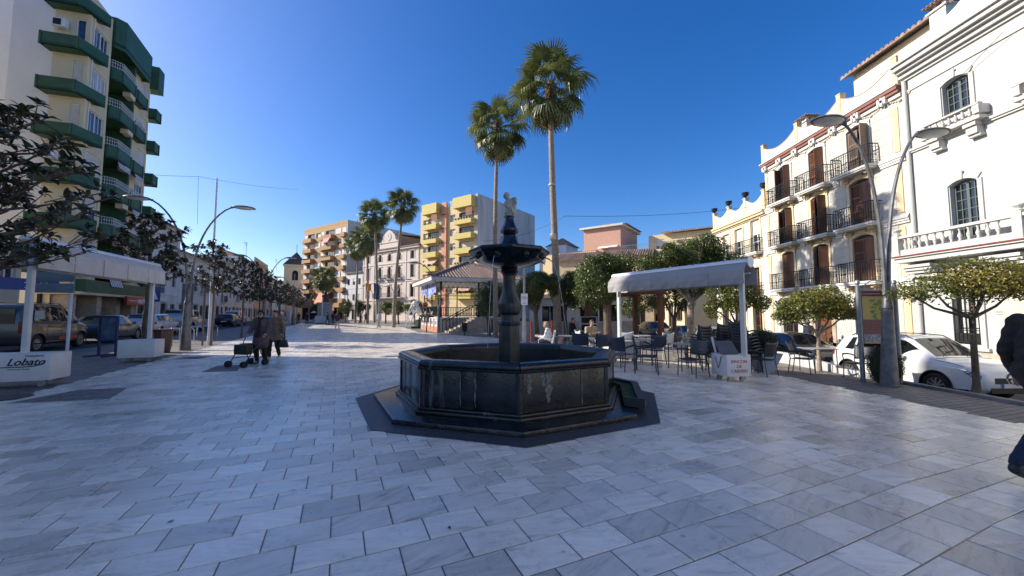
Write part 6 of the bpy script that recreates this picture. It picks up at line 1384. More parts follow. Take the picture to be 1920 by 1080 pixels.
# ============================================================ cars
TYRE = mat('tyre_rubber', (.018,.018,.018), .8, var=.2); RIM = mat('alloy_rim', (.42,.43,.44), .3, metal=.7, var=.1); CGL = mat('car_glass', (.012,.016,.018), .03, var=.3, scale=1, spec=.9); BLK = mat('black_plastic', (.015,.015,.016), .55, var=.1)
HLG = mat('headlamp_glass', (.35,.37,.40), .08, metal=.5, var=.5, scale=14); TLG = mat('tail_lamp_red', (.30,.008,.01), .15, var=.2); PLATE = mat('number_plate', (.62,.62,.60), .4, var=.1)
def paint(n, c, metal=.0, rough=.28): return mat('car_paint_' + n, c, rough, metal=metal, var=.04, scale=.7, coat=.8, spec=.5)
SHAPES = {
 'suv': dict(L=4.33, x=(0,.08,.35,.75,1.3,2.2,2.55,3.3,3.8,4.18,4.33), zr=(.92,1.12,1.44,1.55,1.60,1.60,1.555,1.06,.99,.88,.72), zs=(.85,.95,1.02,1.01,.985,.96,.95,.94,.90,.80,.66), ws=(.70,.83,.87,.885,.89,.89,.89,.88,.86,.76,.58), wr=(.60,.64,.64,.64,.64,.63,.62,.74,.74,.64,.46), zb=(.42,.32,.28,.25,.24,.24,.24,.24,.24,.28,.34), wx=(.78,3.42), wr_=.335, win=((.62,.95),(1.02,1.85),(1.93,2.92)), ws_=(2.6,3.26), rw=(.13,.42)),
 'van': dict(L=4.4, x=(0,.06,.25,.8,1.5,2.4,2.95,3.55,3.95,4.25,4.4), zr=(1.5,1.72,1.86,1.9,1.9,1.88,1.78,1.22,1.08,.95,.7), zs=(1.08,1.1,1.12,1.12,1.10,1.08,1.06,1.04,.98,.84,.64), ws=(.80,.87,.90,.91,.91,.91,.91,.90,.87,.76,.6), wr=(.68,.72,.74,.75,.75,.74,.71,.76,.74,.64,.46), zb=(.4,.32,.28,.26,.26,.26,.26,.26,.26,.3,.36), wx=(.75,3.5), wr_=.33, win=((.35,1.15),(1.25,2.0),(2.1,3.1)), ws_=(3.0,3.5), rw=None),
 'saloon': dict(L=4.6, x=(0,.1,.55,1.05,1.6,2.5,2.85,3.5,4.1,4.45,4.6), zr=(.86,.98,1.03,1.1,1.40,1.44,1.40,1.0,.90,.78,.6), zs=(.80,.90,.95,.95,.94,.92,.91,.90,.83,.72,.56), ws=(.68,.82,.86,.88,.89,.89,.89,.87,.83,.72,.55), wr=(.52,.66,.72,.72,.6,.58,.58,.72,.70,.58,.44), zb=(.38,.3,.25,.22,.2,.2,.2,.2,.22,.26,.3), wx=(.95,3.72), wr_=.32, win=((1.3,1.65),(1.72,2.35),(2.42,3.2)), ws_=(2.88,3.46), rw=(1.1,1.56)),
 'wagon': dict(L=4.7, x=(0,.08,.35,.8,1.5,2.6,3.0,3.6,4.2,4.55,4.7), zr=(.95,1.15,1.42,1.48,1.5,1.48,1.42,1.02,.92,.8,.6), zs=(.86,.93,.97,.96,.95,.93,.92,.90,.84,.72,.56), ws=(.72,.84,.88,.89,.9,.9,.9,.88,.84,.73,.56), wr=(.6,.64,.65,.64,.63,.62,.61,.72,.7,.58,.44), zb=(.38,.3,.25,.22,.2,.2,.2,.2,.22,.26,.3), wx=(.95,3.75), wr_=.32, win=((.5,1.1),(1.18,2.05),(2.13,3.15)), ws_=(3.05,3.56), rw=(.12,.38)),
 '4x4': dict(L=4.75, x=(0,.06,.25,.8,1.5,2.6,2.95,3.5,4.2,4.6,4.75), zr=(1.2,1.5,1.76,1.82,1.85,1.83,1.78,1.18,1.12,1.02,.8), zs=(1.08,1.12,1.15,1.15,1.14,1.12,1.10,1.08,1.05,.95,.72), ws=(.82,.88,.92,.93,.93,.93,.93,.92,.9,.82,.66), wr=(.66,.72,.74,.74,.73,.72,.71,.8,.78,.7,.55), zb=(.5,.42,.36,.34,.34,.34,.34,.34,.36,.4,.46), wx=(.95,3.75), wr_=.38, win=((.4,1.1),(1.18,2.0),(2.08,3.05)), ws_=(3.0,3.46), rw=(.09,.3)),
}
def car(P, ang, shape, pm, label, plate=True, rack=False, mirror=True, side_trim=False, copies=None):
    S = SHAPES[shape]; L_ = S['L']; xs = np.array(S['x']); fx = np.linspace(0, L_, 241)
    def sm(k, w_=7):
        y = np.interp(fx, xs, S[k]); pad = np.pad(y, w_, mode='edge'); ker = np.hanning(2*w_+1); ker /= ker.sum(); y2 = np.convolve(pad, ker, 'valid'); y2[0] = y[0]; y2[-1] = y[-1]; return y2
    A_ = {k: sm(k) for k in ('zr','zs','ws','wr','zb')}
    g_ = lambda k, x: float(np.interp(x, fx, A_[k]))
    def ring(x):
        zr, zs, ws, wr, zb = (g_(k, x) for k in ('zr','zs','ws','wr','zb')); h_ = zr - zs
        return [(0,0,zr+.015),(.16,wr*.55,zr+.01),(.27,wr*.93,zr-.015),(.33,wr+.012,zr-.045*min(1,h_*4)),(.56,ws-.02,zs+.012),(.61,ws,zs-.03),(.68,ws+.012,zs-.12*min(1,zs)),(.80,ws+.015,(zs+zb)*.5),(.93,ws-.005,zb+.08),(1.0,ws-.12,zb)]
    def surf(x, s, off=0):
        r_ = ring(x); a = abs(s); ts = [q[0] for q in r_]
        y = float(np.interp(a, ts, [q[1] for q in r_])); z = float(np.interp(a, ts, [q[2] for q in r_])); sg = 1 if s >= 0 else -1
        if off:
            y2 = float(np.interp(min(1, a+.02), ts, [q[1] for q in r_])); z2 = float(np.interp(min(1, a+.02), ts, [q[2] for q in r_])); y1 = float(np.interp(max(0, a-.02), ts, [q[1] for q in r_])); z1 = float(np.interp(max(0, a-.02), ts, [q[2] for q in r_]))
            n_ = Vector((0, -(z2-z1), (y2-y1))).normalized() * -1
            if n_.z < 0 and a < .5 or (a >= .5 and n_.y < 0): n_ = -n_
            dzr = (g_('zr', min(L_, x+.05)) - g_('zr', max(0, x-.05)))/.1 if a < .4 else 0
            n_ = (n_ - Vector((dzr*n_.z, 0, 0))).normalized(); y += n_.y*off; z += n_.z*off; x += n_.x*off
        return Vector((x, y*sg, z))
    r_ = empty('parked_car' if shape != 'van' else 'parked_van', tuple(P), ang, label, 'car' if shape != 'van' else 'van', 'cars parked along the square')
    ss = [q[0] for q in ring(1)]; ring_s = [-s for s in ss[::-1]][:-1] + ss; st = sorted(set(list(np.linspace(0, L_, 46)) + [.03, L_-.03, L_-.08])); mb = MB(); m_ = len(ring_s)
    for x in st: mb.v += [tuple(surf(x, s)) for s in ring_s]
    for i in range(len(st)-1):
        for j in range(m_): mb.f.append((i*m_+j, i*m_+(j+1)%m_, (i+1)*m_+(j+1)%m_, (i+1)*m_+j)); mb.m.append(0)
    mb.f += [tuple(range(m_)), tuple(reversed(range((len(st)-1)*m_, len(st)*m_)))]; mb.m += [0, 0]
    body = mb.build('body', [pm, BLK], r_); bm = bmesh.new(); bm.from_mesh(body.data); bmesh.ops.recalc_face_normals(bm, faces=bm.faces); bm.to_mesh(body.data); bm.free()
    cut = MB()
    for wx_ in S['wx']: cut.tube([(wx_, -1.2, S['wr_']+.0), (wx_, -.52, S['wr_']+.0)], S['wr_']+.055, 28); cut.tube([(wx_, .52, S['wr_']), (wx_, 1.2, S['wr_'])], S['wr_']+.055, 28)
    co = cut.build('cut', BLK); bm = bmesh.new(); bm.from_mesh(co.data); bmesh.ops.recalc_face_normals(bm, faces=bm.faces); bm.to_mesh(co.data); bm.free()
    for o in (co, body): o.location = (0,0,0)
    par = body.parent; body.parent = None
    md = body.modifiers.new('b', 'BOOLEAN'); md.object = co; md.operation = 'DIFFERENCE'; md.solver = 'EXACT'; md.material_mode = 'TRANSFER'
    dg = bpy.context.evaluated_depsgraph_get(); me = bpy.data.meshes.new_from_object(body.evaluated_get(dg)); body.modifiers.clear(); body.data = me; body.parent = par; bpy.data.objects.remove(co)
    bm = bmesh.new(); bm.from_mesh(me)
    for f in bm.faces: f.smooth = True
    for e in bm.edges:
        if len(e.link_faces) == 2 and e.calc_face_angle(0) > .75: e.smooth = False
    bm.to_mesh(me); bm.free()
    def patch(nm, x0, x1, s0, s1, m, off=.006, nx=12, ns=6, par_=None, sym=True, fx0=None, fx1=None):
        for sg in ((1, -1) if sym else (1,)):
            vs = []; 
            for i in range(nx+1):
                for j in range(ns+1):
                    v = j/ns; a = x0 + (fx0(v) if fx0 else 0); b = x1 + (fx1(v) if fx1 else 0); vs.append(surf(a + (b-a)*i/nx, sg*(s0 + (s1-s0)*v), off))
            mb = MB(); fs = [(i*(ns+1)+j, (i+1)*(ns+1)+j, (i+1)*(ns+1)+j+1, i*(ns+1)+j+1) for i in range(nx) for j in range(ns)]; mb.add(vs, fs); mb.build(nm, m, par_ or r_, smooth=True)
    a, b = S['ws_']; patch('windscreen', a, b, -.25, .25, CGL, sym=False, ns=12)
    if S['rw']: a, b = S['rw']; patch('rear_window', a, b, -.24, .24, CGL, sym=False, ns=12)
    lastw = len(S['win']) - 1
    for i, (a, b) in enumerate(S['win']):
        patch('side_window', a, b, .355, .535, CGL, fx1=(None if i < lastw else (lambda v: -.42*v)), fx0=(None if i else (lambda v: .16*(1-v))))
    if shape in ('van',): 
        mb = MB(); mb.box(-.028, -.014, -.62, .62, 1.12, 1.66); mb.build('rear_window', CGL, r_)
        for s in (-1, 1): mb = MB(); mb.box(-.03, .05, s*.80-.07, s*.80+.07, .75, 1.2); mb.build('tail_light', TLG, r_)
        mb = MB(); mb.box(-.03, -.012, -.2, .2, .72, .86); mb.box(-.034, -.03, -.16,.16,.74,.84); mb.build('number_plate', PLATE, r_)
        mb = MB(); mb.add([(-.032,-.10,1.0),(-.032,0,1.05),(-.032,.10,1.0),(-.032,.10,.975),(-.032,0,1.02),(-.032,-.10,.975)], [(0,1,4,5),(1,2,3,4)]); mb.add([(-.032,-.10,.955),(-.032,0,1.0),(-.032,.10,.955),(-.032,.10,.93),(-.032,0,.975),(-.032,-.10,.93)], [(0,1,4,5),(1,2,3,4)]); mb.build('chevron_badge', RIM, r_)
    else:
        patch('tail_light', .015, .22, .555, .69, TLG)
        mb = MB(); mb.box(-.016, -.002, -.26, .26, g_('zb',0)+.18, g_('zb',0)+.30); mb.build('number_plate', PLATE, r_)
    patch('headlight', L_-.40, L_-.055, .575, .70, HLG, off=.008, fx0=lambda v: .22*v)
    for sgn in (1, -1):
        for dx in (.12, .24):
            c = surf(L_-dx, sgn*.635, -.01); mb = MB(); mb.ell(tuple(c), (.045,.035,.045), 10, 6); mb.build('lamp_lens', RIM, r_, smooth=True)
    patch('sill_trim', .35, L_-.25, .925, .985, BLK, off=.012, nx=24)
    if side_trim: patch('door_bumper', 1.9, 3.2, .845, .895, mat('orange_trim', (.45,.07,.03), .4), off=.03); patch('door_bumper_dark', 1.1, 3.3, .84, .91, BLK, off=.02)
    wa_, wb_ = S['ws_']
    for sy in (-.5, .15): mb = MB(); p0, p1 = surf(wb_+.02, 0, .02), surf(wb_-.05, 0, .03); mb.tube([(wb_+.06, sy, surf(wb_+.06, sy*.3, .02).z), (wb_-.10, sy+.25, surf(wb_-.10, abs(sy+.25)*.35, .025).z), (wb_-.14, sy+.5, surf(wb_-.14, abs(sy+.5)*.35, .03).z)], .009, 4); mb.build('wiper', BLK, r_)
    mb = MB(); mb.tube([surf(wb_+.10, s_, .003) for s_ in np.linspace(-.33, .33, 15)], .006, 4); mb.build('bonnet_gap', BLK, r_)
    for sg in (1, -1): mb = MB(); mb.tube([surf(x_, sg*.40, .003) for x_ in np.linspace(wb_+.10, L_-.35, 10)], .005, 4); mb.build('bonnet_gap', BLK, r_)
    zc = g_('zb', L_); mb = MB(); mb.box(L_-.02, L_+.012, -.40, .40, zc+.19, zc+.33); gr_ = mb.build('grille', BLK, r_)
    mb = MB(); mb.box(L_-.02, L_+.012, -.52, .52, zc-.04, zc+.09); mb.build('lower_grille', BLK, r_)
    mb = MB(); mb.box(L_+.0125, L_+.02, -.26, .26, zc+.095, zc+.195); mb.build('number_plate', PLATE, r_)
    mb = MB(); mb.box(L_+.0205, L_+.022, -.26, -.215, zc+.097, zc+.193); mb.build('plate_band', mat('plate_blue', (.02,.06,.35)), r_)
    mb = MB(); mb.tube([(L_+.012, 0, zc+.26), (L_+.03, 0, zc+.26)], .055, 16); mb.box(L_+.031, L_+.036, -.075, .075, zc+.248, zc+.272)
    for sgn in (1,-1): mb.add([(L_+.016, sgn*.06, zc+.20),(L_+.016, sgn*.085, zc+.20),(L_+.016, sgn*.16, zc+.33),(L_+.016, sgn*.135, zc+.33)], [(0,1,2,3)])
    mb.build('badge', RIM, gr_)
    for (a, b) in S['win'][1:]:                # door shut-lines and handles
        for sgn in (1, -1):
            mb = MB(); pts = [surf(a-.04, sgn*s, .002) for s in (.57,.65,.72,.8,.88,.93)]; mb.tube(pts, .004, 4); mb.build('door_gap', BLK, r_)
            p = surf(a+.10, sgn*.665, .018); mb = MB(); mb.box(p.x-.08, p.x+.08, p.y-.012, p.y+.012, p.z-.014, p.z+.014); mb.build('door_handle', pm, r_, bevel=.005)
    if mirror:
        for sgn in (1, -1):
            p = surf(S['win'][-1][1]-.30, sgn*.55, .0); mb = MB(); mb.ell((p.x, p.y+sgn*.13, p.z+.04), (.07,.11,.075), 10, 6); mb.tube([p, p + Vector((0, sgn*.1, .02))], .02, 5); mb.build('mirror', pm, r_, smooth=True)
    if rack:
        for sgn in (1, -1): mb = MB(); mb.tube([surf(x, sgn*.25, .045 if .7 < x < 2.6 else .0) for x in (.6, .75, 1.2, 1.8, 2.4, 2.6)], .016, 6); mb.build('roof_rail', BLK, r_)
    wkey = ('wheel', round(S['wr_'],3))
    if wkey not in WC:
        R_ = S['wr_']; mb = MB(); prof = [(R_*.66,-.09),(R_*.8,-.105),(R_*.94,-.10),(R_,-.07),(R_,.07),(R_*.94,.10),(R_*.8,.105),(R_*.66,.09)]; n = 30; vs = [(r2*math.cos(2*PI*k/n), y, r2*math.sin(2*PI*k/n)) for r2, y in prof for k in range(n)]
        mb.add(vs, [(i*n+k, (i+1)*n+k, (i+1)*n+(k+1)%n, i*n+(k+1)%n) for i in range(len(prof)-1) for k in range(n)]); tme = mb.mesh('tyre'); tme.materials.append(TYRE)
        for p in tme.polygons: p.use_smooth = True
        mb = MB(); r2 = R_*.655; n = 24; mb.add([(rr_*math.cos(2*PI*k/n), y, rr_*math.sin(2*PI*k/n)) for rr_, y in ((r2,.09),(r2*.93,.085),(r2*.90,.02)) for k in range(n)], [(i*n+k,(i+1)*n+k,(i+1)*n+(k+1)%n,i*n+(k+1)%n) for i in range(2) for k in range(n)])
        for k in range(5):
            a = 2*PI*k/5
            for da in (-.14, .14):
                c1, s1 = math.cos(a+da*2.2), math.sin(a+da*2.2); c0_, s0_ = math.cos(a+da*.6), math.sin(a+da*.6); w_ = .022; px_, pz_ = -math.sin(a), math.cos(a)
                mb.add([(c0_*.04-px_*w_,.075,s0_*.04-pz_*w_),(c0_*.04+px_*w_,.075,s0_*.04+pz_*w_),(c1*r2*.95+px_*w_,.07,s1*r2*.95+pz_*w_),(c1*r2*.95-px_*w_,.07,s1*r2*.95-pz_*w_)], [(0,1,2,3)])
        mb.tube([(0,.05,0),(0,.085,0)], .045, 12); rme = mb.mesh('rim'); rme.materials.append(RIM)
        mb = MB(); mb.tube([(0,.0,0),(0,.012,0)], r2*.92, 20); dme = mb.mesh('brake_disc'); dme.materials.append(BLK)
        WC[wkey] = (tme, rme, dme)
    for wx_ in S['wx']:
        for sgn in (1, -1):
            wh_ = empty('wheel', (wx_, sgn*.79, S['wr_']), 0 if sgn > 0 else PI, None, None); wh_.parent = r_
            link('tyre', WC[wkey][0], wh_); link('rim', WC[wkey][1], wh_); link('brake_disc', WC[wkey][2], wh_)
            mb = MB(); mb.tube([(wx_ + (S['wr_']+.06)*math.cos(t_), sgn*(g_('ws', wx_)+.012), S['wr_'] + (S['wr_']+.06)*math.sin(t_)) for t_ in np.linspace(-.25, PI+.25, 16)], .022, 5); mb.build('arch_trim', BLK if shape in ('suv','4x4','van') else pm, r_)
    return r_
ZS = -.75
car((12.2, 13.85, ZS), -PI/2, 'suv', paint('white', (.76,.76,.74)), 'white crossover car parked nose to the camera at the right kerb', rack=True)
car((12.1, 19.1, ZS), -PI/2 , 'saloon', paint('black', (.012,.016,.017)), 'dark saloon car parked behind the white crossover')
car((12.1, 24.1, ZS), -PI/2, 'wagon', paint('beige', (.40,.39,.34), .3), 'pale beige car seen over the stacked chairs')
car((12.1, 29.3, ZS), -PI/2, 'saloon', paint('slate', (.10,.11,.12), .5), 'grey saloon car behind the whitewashed tree trunk')
car((12.1, 34.5, ZS), -PI/2, 'suv', paint('navy', (.02,.025,.04), .2), 'dark car farthest along the right-hand street')
AL = math.atan2(.911, -.413)
def lcar(t, off, shape, pm, label, **k):      # near side on the kerb line, nose pointing up the street
    P = Vector((-18.2, 14.5, 0)) + SD*t - RD*(off); return car((P.x, P.y, .0), AL, shape, pm, label, **k)
v_ = lcar(0, .95, 'van', paint('grey_brown', (.10,.095,.09), .6, .32), 'grey-brown passenger van with an orange door strip, parked at the far left', side_trim=True, rack=True)
mb = MB(); mb.box(.52, 1.05, -.905+.0, -.897, 1.18, 1.62); o = mb.build('window_notice', mat('notice_paper', (.42,.47,.50), .5, var=.15, scale=9), v_); o.location = (0, .035, 0)
lcar(5.4, .95, 'saloon', paint('blue_grey', (.07,.085,.10), .5), 'blue-grey saloon parked in front of the red shop sign')
lcar(11.6, 1.0, 'wagon', paint('silver_white', (.52,.54,.56), .2), 'white estate car behind the young magnolia trunk')
lcar(17.6, 1.0, '4x4', paint('champagne', (.42,.40,.36), .4), 'big silver off-road car behind the left lamp post', rack=True)
lcar(32.0, 1.0, 'wagon', paint('black2', (.015,.015,.018)), 'black car parked beyond the bicycle hoops')
lcar(38.5, 1.6, 'van', paint('white_van', (.55,.56,.58)), 'white van parked behind the black car')
lcar(60, 1.0, 'saloon', paint('grey2', (.2,.2,.21), .4), 'far grey car behind the women')
# ============================================================ trees
def trunk(mb, pts, rad, n=9, seed=0):
    rs = random.Random(seed); mb.tube(pts, rad, n)
def bushtree(P, H, crown, label, n, size, lm, seed, r0=.14, fork=1.6, wash=False, cat='tree', name='orange_tree', group='orange trees around the cafe', pts=None, core=True):
    r_ = empty(name, tuple(P), 0, label, cat, group); rs = random.Random(seed); z0_ = -.02; mb = MB(); sub_ = []
    for (c, r) in crown:
        for _k in range(9):
            q = Vector((rs.gauss(0,1), rs.gauss(0,1), rs.gauss(0,1))).normalized()*rs.uniform(.45,.85); f_ = rs.uniform(.36,.60); sub_.append(((c[0]+q.x*r[0], c[1]+q.y*r[1], c[2]+q.z*r[2]), (r[0]*f_, r[1]*f_, r[2]*f_*1.1)))
    cz = sum(b[0][2] for b in crown)/len(crown); top = Vector((rs.uniform(-.1,.1), rs.uniform(-.1,.1), fork))
    rr_ = [Vector((0,0,z0_)), Vector((.02,.01,.25)), Vector((top.x*.5, top.y*.5, fork*.6)), top]; mb.tube(rr_, [r0*1.35, r0, r0*.86, r0*.9], 10)
    for b in crown:
        c = Vector(b[0]); m_ = top.lerp(c, .5) + Vector((rs.uniform(-.1,.1), rs.uniform(-.1,.1), -.12)); mb.tube([top - Vector((0,0,.12)), m_, c], [r0*.62, r0*.42, r0*.2], 7)
        for k in range(3): e = c + Vector((rs.uniform(-1,1)*b[1][0]*.7, rs.uniform(-1,1)*b[1][1]*.7, rs.uniform(-.5,.6)*b[1][2])); mb.tube([m_.lerp(c, .5), e], [r0*.2, r0*.06], 5)
    mb.build('trunk', WASH if wash else BARK, r_, smooth=True)
    o = leafcloud('crown', sub_, n, size, lm, r_, seed, .45); o['kind'] = 'stuff'
    return r_
bushtree((7.45, 16.2, gz(7.45)), 4, [((-1.1,0,3.5),(1.15,1.1,.8)), ((.5,.2,3.9),(1.45,1.3,1.0)), ((-.2,-.3,3.1),(1.3,1.0,.6)), ((1.5,0,3.4),(.9,.9,.7)), ((-.3,.4,4.3),(.9,.9,.6)), ((1.6,.3,4.1),(.7,.7,.55)), ((-.9,-.2,4.2),(.5,.5,.4)), ((.7,.0,4.7),(.6,.6,.4))], 'widest orange tree, its dense crown spreading above the right awning', 40000, .085, LEAFD, 11, .15, 2.3, wash=True)
bushtree((4.35, 17.6, 0), 4, [((-.6,0,3.1),(1.0,1.0,.9)), ((.5,.1,3.3),(1.05,1.0,.9)), ((0,-.2,2.7),(1.25,1.1,.6)), ((.1,.1,3.8),(.8,.8,.45))], 'dense round orange tree right of the tall palm trunk', 32000, .085, LEAFD, 12, .2, 1.9)
bushtree((1.35, 20.6, 0), 4, [((-.4,0,2.6),(.75,.8,.8)), ((.5,0,2.9),(.85,.8,.85)), ((0,-.1,3.3),(.7,.7,.5))], 'orange tree between the sign pole and the palm trunk', 20000, .085, LEAFD, 13, .13, 1.5)
bushtree((3.0, 21.5, 0), 4, [((0,0,2.8),(.9,.9,1.0)), ((.5,.3,3.2),(.7,.7,.6))], 'dark orange tree just behind the tall palm trunk', 15000, .085, LEAFD, 14, .12, 1.6)
bushtree((-1.55, 26.0, 0), 4, [((0,0,2.4),(1.0,1.0,1.1)), ((.2,.1,3.1),(.75,.75,.6))], 'small dark tree in front of the bandstand lattice', 10000, .09, LEAFD, 15, .12, 1.3)
bushtree((8.6, 20.5, gz(9)), 4, [((-.5,0,2.7),(.9,.9,.8)), ((.6,.1,2.6),(.8,.8,.7)), ((.1,0,3.3),(.7,.7,.4))], 'orange tree behind the pergola', 9000, .09, LEAFD, 16, .12, 1.6)
bushtree((9.0, 15.4, gz(9)), 4, [((-.4,0,2.4),(.75,.7,.55)), ((.6,.0,2.3),(.7,.7,.5)), ((.1,.1,2.85),(.75,.7,.45)), ((-.9,0,1.95),(.45,.45,.35))], 'loose orange tree right of the awning, in front of the cream house', 8500, .085, LEAFO, 17, .08, 1.4)
bushtree((9.75, 12.35, gz(9.75)), 4, [((-.5,0,1.95),(.7,.65,.42)), ((.5,.05,2.0),(.75,.7,.42)), ((0,0,2.3),(.8,.7,.35)), ((.95,0,1.8),(.45,.5,.3)), ((-.95,0,1.75),(.45,.5,.3))], 'flat-topped orange tree in front of the town house door', 11000, .075, LEAFO, 18, .065, 1.3, wash=True)
rt_ = bushtree((10.65, 8.95, gz(10.2)), 4, [((-.75,.1,2.4),(.75,.6,.38)), ((.25,-.1,2.5),(.9,.75,.45)), ((1.1,0,2.4),(.75,.7,.42)), ((.1,.1,2.9),(.7,.6,.3)), ((-1.4,0,2.3),(.45,.4,.25)), ((.9,.1,2.9),(.5,.5,.25))], 'nearest yellowing orange tree on the right kerb by the white car', 4600, .075, LEAFO, 19, .065, 1.85)
leafcloud('yellow_leaves', [((.25,-.1,2.6),(.9,.75,.42)), ((1.1,0,2.55),(.75,.7,.4))], 3200, .075, LEAFY, rt_, 20, .5)['kind'] = 'stuff'
leafcloud('yellow_leaves', [((0,0,2.1),(1.0,.8,.5))], 1800, .07, LEAFY, [o for o in C.objects if o.get('label') == 'flat-topped orange tree in front of the town house door'][0], 21, .6)['kind'] = 'stuff'
# small far orange trees
for i, (x, y, h_) in enumerate(((-24.6, 62.5, 3.2), (-19.0, 58, 3.0), (-16.2, 55, 2.9), (-13.4, 53, 3.0), (-37.5, 74, 3.0), (6.0, 30, 3.3), (9.2, 33, 3.2), (8.6, 27, 3.2), (-31.5, 73, 3.4))):
    bushtree((x, y, gz(x)), 4, [((-.5,0,h_*.75),(1.0,1.0,.8)), ((.6,.2,h_*.78),(1.1,1.0,.8)), ((0,0,h_),(.9,.9,.5))], ('far orange tree by the white house', 'first small orange tree in front of the clock building', 'second small orange tree in front of the clock building', 'third small orange tree in front of the clock building', 'far orange tree left of the monument', 'orange tree behind the cafe by the pavilion', 'orange tree near the end of the right-hand street', 'orange tree behind the pergola post', 'far orange tree right of the monument')[i], 4500, .13, LEAFD, 40+i, .12, 1.5, group='small orange trees in the distance')
# magnolias on the left
leafsh = MB(); n = 6
vs = []; 
for i in range(n+1):
    t_ = i/n; w_ = .045*math.sin(PI*min(1, t_*1.02+.03))**.75; z_ = .02*math.sin(t_*PI) - .03*t_*t_; vs += [(t_*.19, -w_, z_+.012), (t_*.19, 0, z_), (t_*.19, w_, z_+.012)]
leafsh.add(vs, [(3*i+j, 3*i+3+j, 3*i+4+j, 3*i+1+j) for i in range(n) for j in (0,1)]); LEAFME = leafsh.mesh('leaf'); LEAFME.materials.append(LEAFM)
for p in LEAFME.polygons: p.use_smooth = True
def whorls(centres, rs, per=8, s=1.0):
    out = []
    for c, ax in centres:
        ax = ax.normalized(); u = ax.orthogonal().normalized(); v = ax.cross(u); a0 = rs.uniform(0, 6)
        for k in range(per):
            a = a0 + k*2.4; el = rs.uniform(.1, .9); d = (u*math.cos(a) + v*math.sin(a))*math.cos(el) + ax*math.sin(el); q = d.to_track_quat('X', 'Z'); M_ = Matrix.Translation(c + ax*rs.uniform(-.05,.05)) @ q.to_matrix().to_4x4() @ Matrix.Rotation(rs.uniform(-.5,.5), 4, 'X') @ Matrix.Scale(s*rs.uniform(.7,1.15), 4); out.append(M_)
    return out
def magnolia(P, H, R_, zc, label, nb=36, seed=0, s=1.0, single=0, trunkr=.06, hz=1.0, poles=True, big=None):
    r_ = empty('magnolia_tree', tuple(P), 0, label, 'tree', 'young magnolia trees in a row on the left'); rs = random.Random(seed); mb = MB(); mb.tube([(0,0,-.02),(.02,0,zc*.5),(0,0,zc),(0,0,H-.3)], [trunkr*1.2, trunkr, trunkr*.7, trunkr*.25], 8); cen = []
    for b in range(nb):
        z = zc - hz*.8 + (H - zc + hz*.8)*((b+.5)/nb); env = R_*math.sqrt(max(.05, 1 - ((z - zc)/max(.1, (H - zc if z > zc else hz*1.05)))**2)); a = b*2.4 + rs.uniform(-.4,.4); L_ = env*rs.uniform(.7,1.08); st_ = Vector((0,0,max(zc-hz, z-.5*L_))); e = Vector((L_*math.cos(a), L_*math.sin(a), z)); m_ = st_.lerp(e, .5) - Vector((0,0,.05))
        mb.tube([st_, m_, e], [trunkr*.4, trunkr*.25, .008], 5)
        for k in range(6):
            t_ = .32 + .14*k + rs.uniform(-.05,.05); p = st_.lerp(e, min(1, t_)) + Vector((rs.uniform(-.2,.2), rs.uniform(-.2,.2), rs.uniform(-.05,.22)))*(1 if k < 5 else .2); cen.append((p, (e - st_).normalized() + Vector((0,0,.7)) + Vector((rs.uniform(-.5,.5), rs.uniform(-.5,.5), 0)))); mb.tube([st_.lerp(e, max(0, t_-.15)), p], [.012, .006], 4)
    mb.build('trunk', BARK, r_, smooth=True); Ms = whorls(cen, rs, 8 if single else 12, s)
    if single:
        camp = Vector((0,0,1.5)) - Vector(P); Ms.sort(key=lambda M_: (M_.translation - camp).length + (0 if (P[0] + M_.translation.x) > -1.36*(P[1]+M_.translation.y) else 50))
        for M_ in Ms[:single]: o = link('leaf', LEAFME, r_); o.matrix_local = M_
        Ms = Ms[single:]
    co = np.array([v.co for v in LEAFME.vertices]); co4 = np.c_[co, np.ones(len(co))]; fs = np.array([p.vertices for p in LEAFME.polygons]); V = np.concatenate([(co4 @ np.array(M_).T)[:, :3] for M_ in Ms]); F_ = np.concatenate([fs + i*len(co) for i in range(len(Ms))])
    me = bpy.data.meshes.new('crown'); me.from_pydata(V.tolist(), [], F_.tolist()); me.materials.append(LEAFM); link('crown', me, r_)['kind'] = 'stuff'; return r_
magnolia((-8.85, 6.35, 0), 5.1, 1.6, 3.3, 'big magnolia hanging into the picture at the far left', 46, 1, .88, 300, .07, 1.1)
magnolia((-12.62, 13.3, 0), 4.85, 1.2, 3.6, 'magnolia directly behind the left awning, its trunk beside the second planter', 30, 2, .9, 0, .07, 1.0)
mag = []
for i, (t_, lab) in enumerate(((0, 'magnolia tied to poles right of the left lamp post'), (5.6, 'magnolia with a thin trunk beyond the bicycle hoops'), (10.5, 'magnolia next to the second double lamp'), (15.5, 'dark magnolia right above the women walking'), (20, 'magnolia farther along the left row'), (25, 'magnolia behind the far thin pole'), (31, 'small magnolia toward the church'), (37, 'far magnolia near the end of the row'))):
    P = Vector((-14.55, 18.4, 0)) + SD*t_*1.15 + RD*.2
    if i < 4: mag.append(magnolia(tuple(P), 4.9, 1.3, 3.4, lab, 24, 30+i, .88, 0, .05, .95))
    else: copy_tree(mag[i % 4], tuple(P), i*1.3, lab)
for (px_, py_, h_, lr) in ((-14.2, 18.3, 3.1, 'right'), (-14.55, 18.2, 3.1, 'left')):
    mb = MB(); mb.tube([(0,0,0),(0,0,h_)], .04, 7); o = mb.build('tree_stake', WOODG); o.location = (px_, py_, 0); tag(o, lr + '-hand wooden stake propping the magnolia by the left lamp post', 'stake', 'stakes of the staked magnolia')
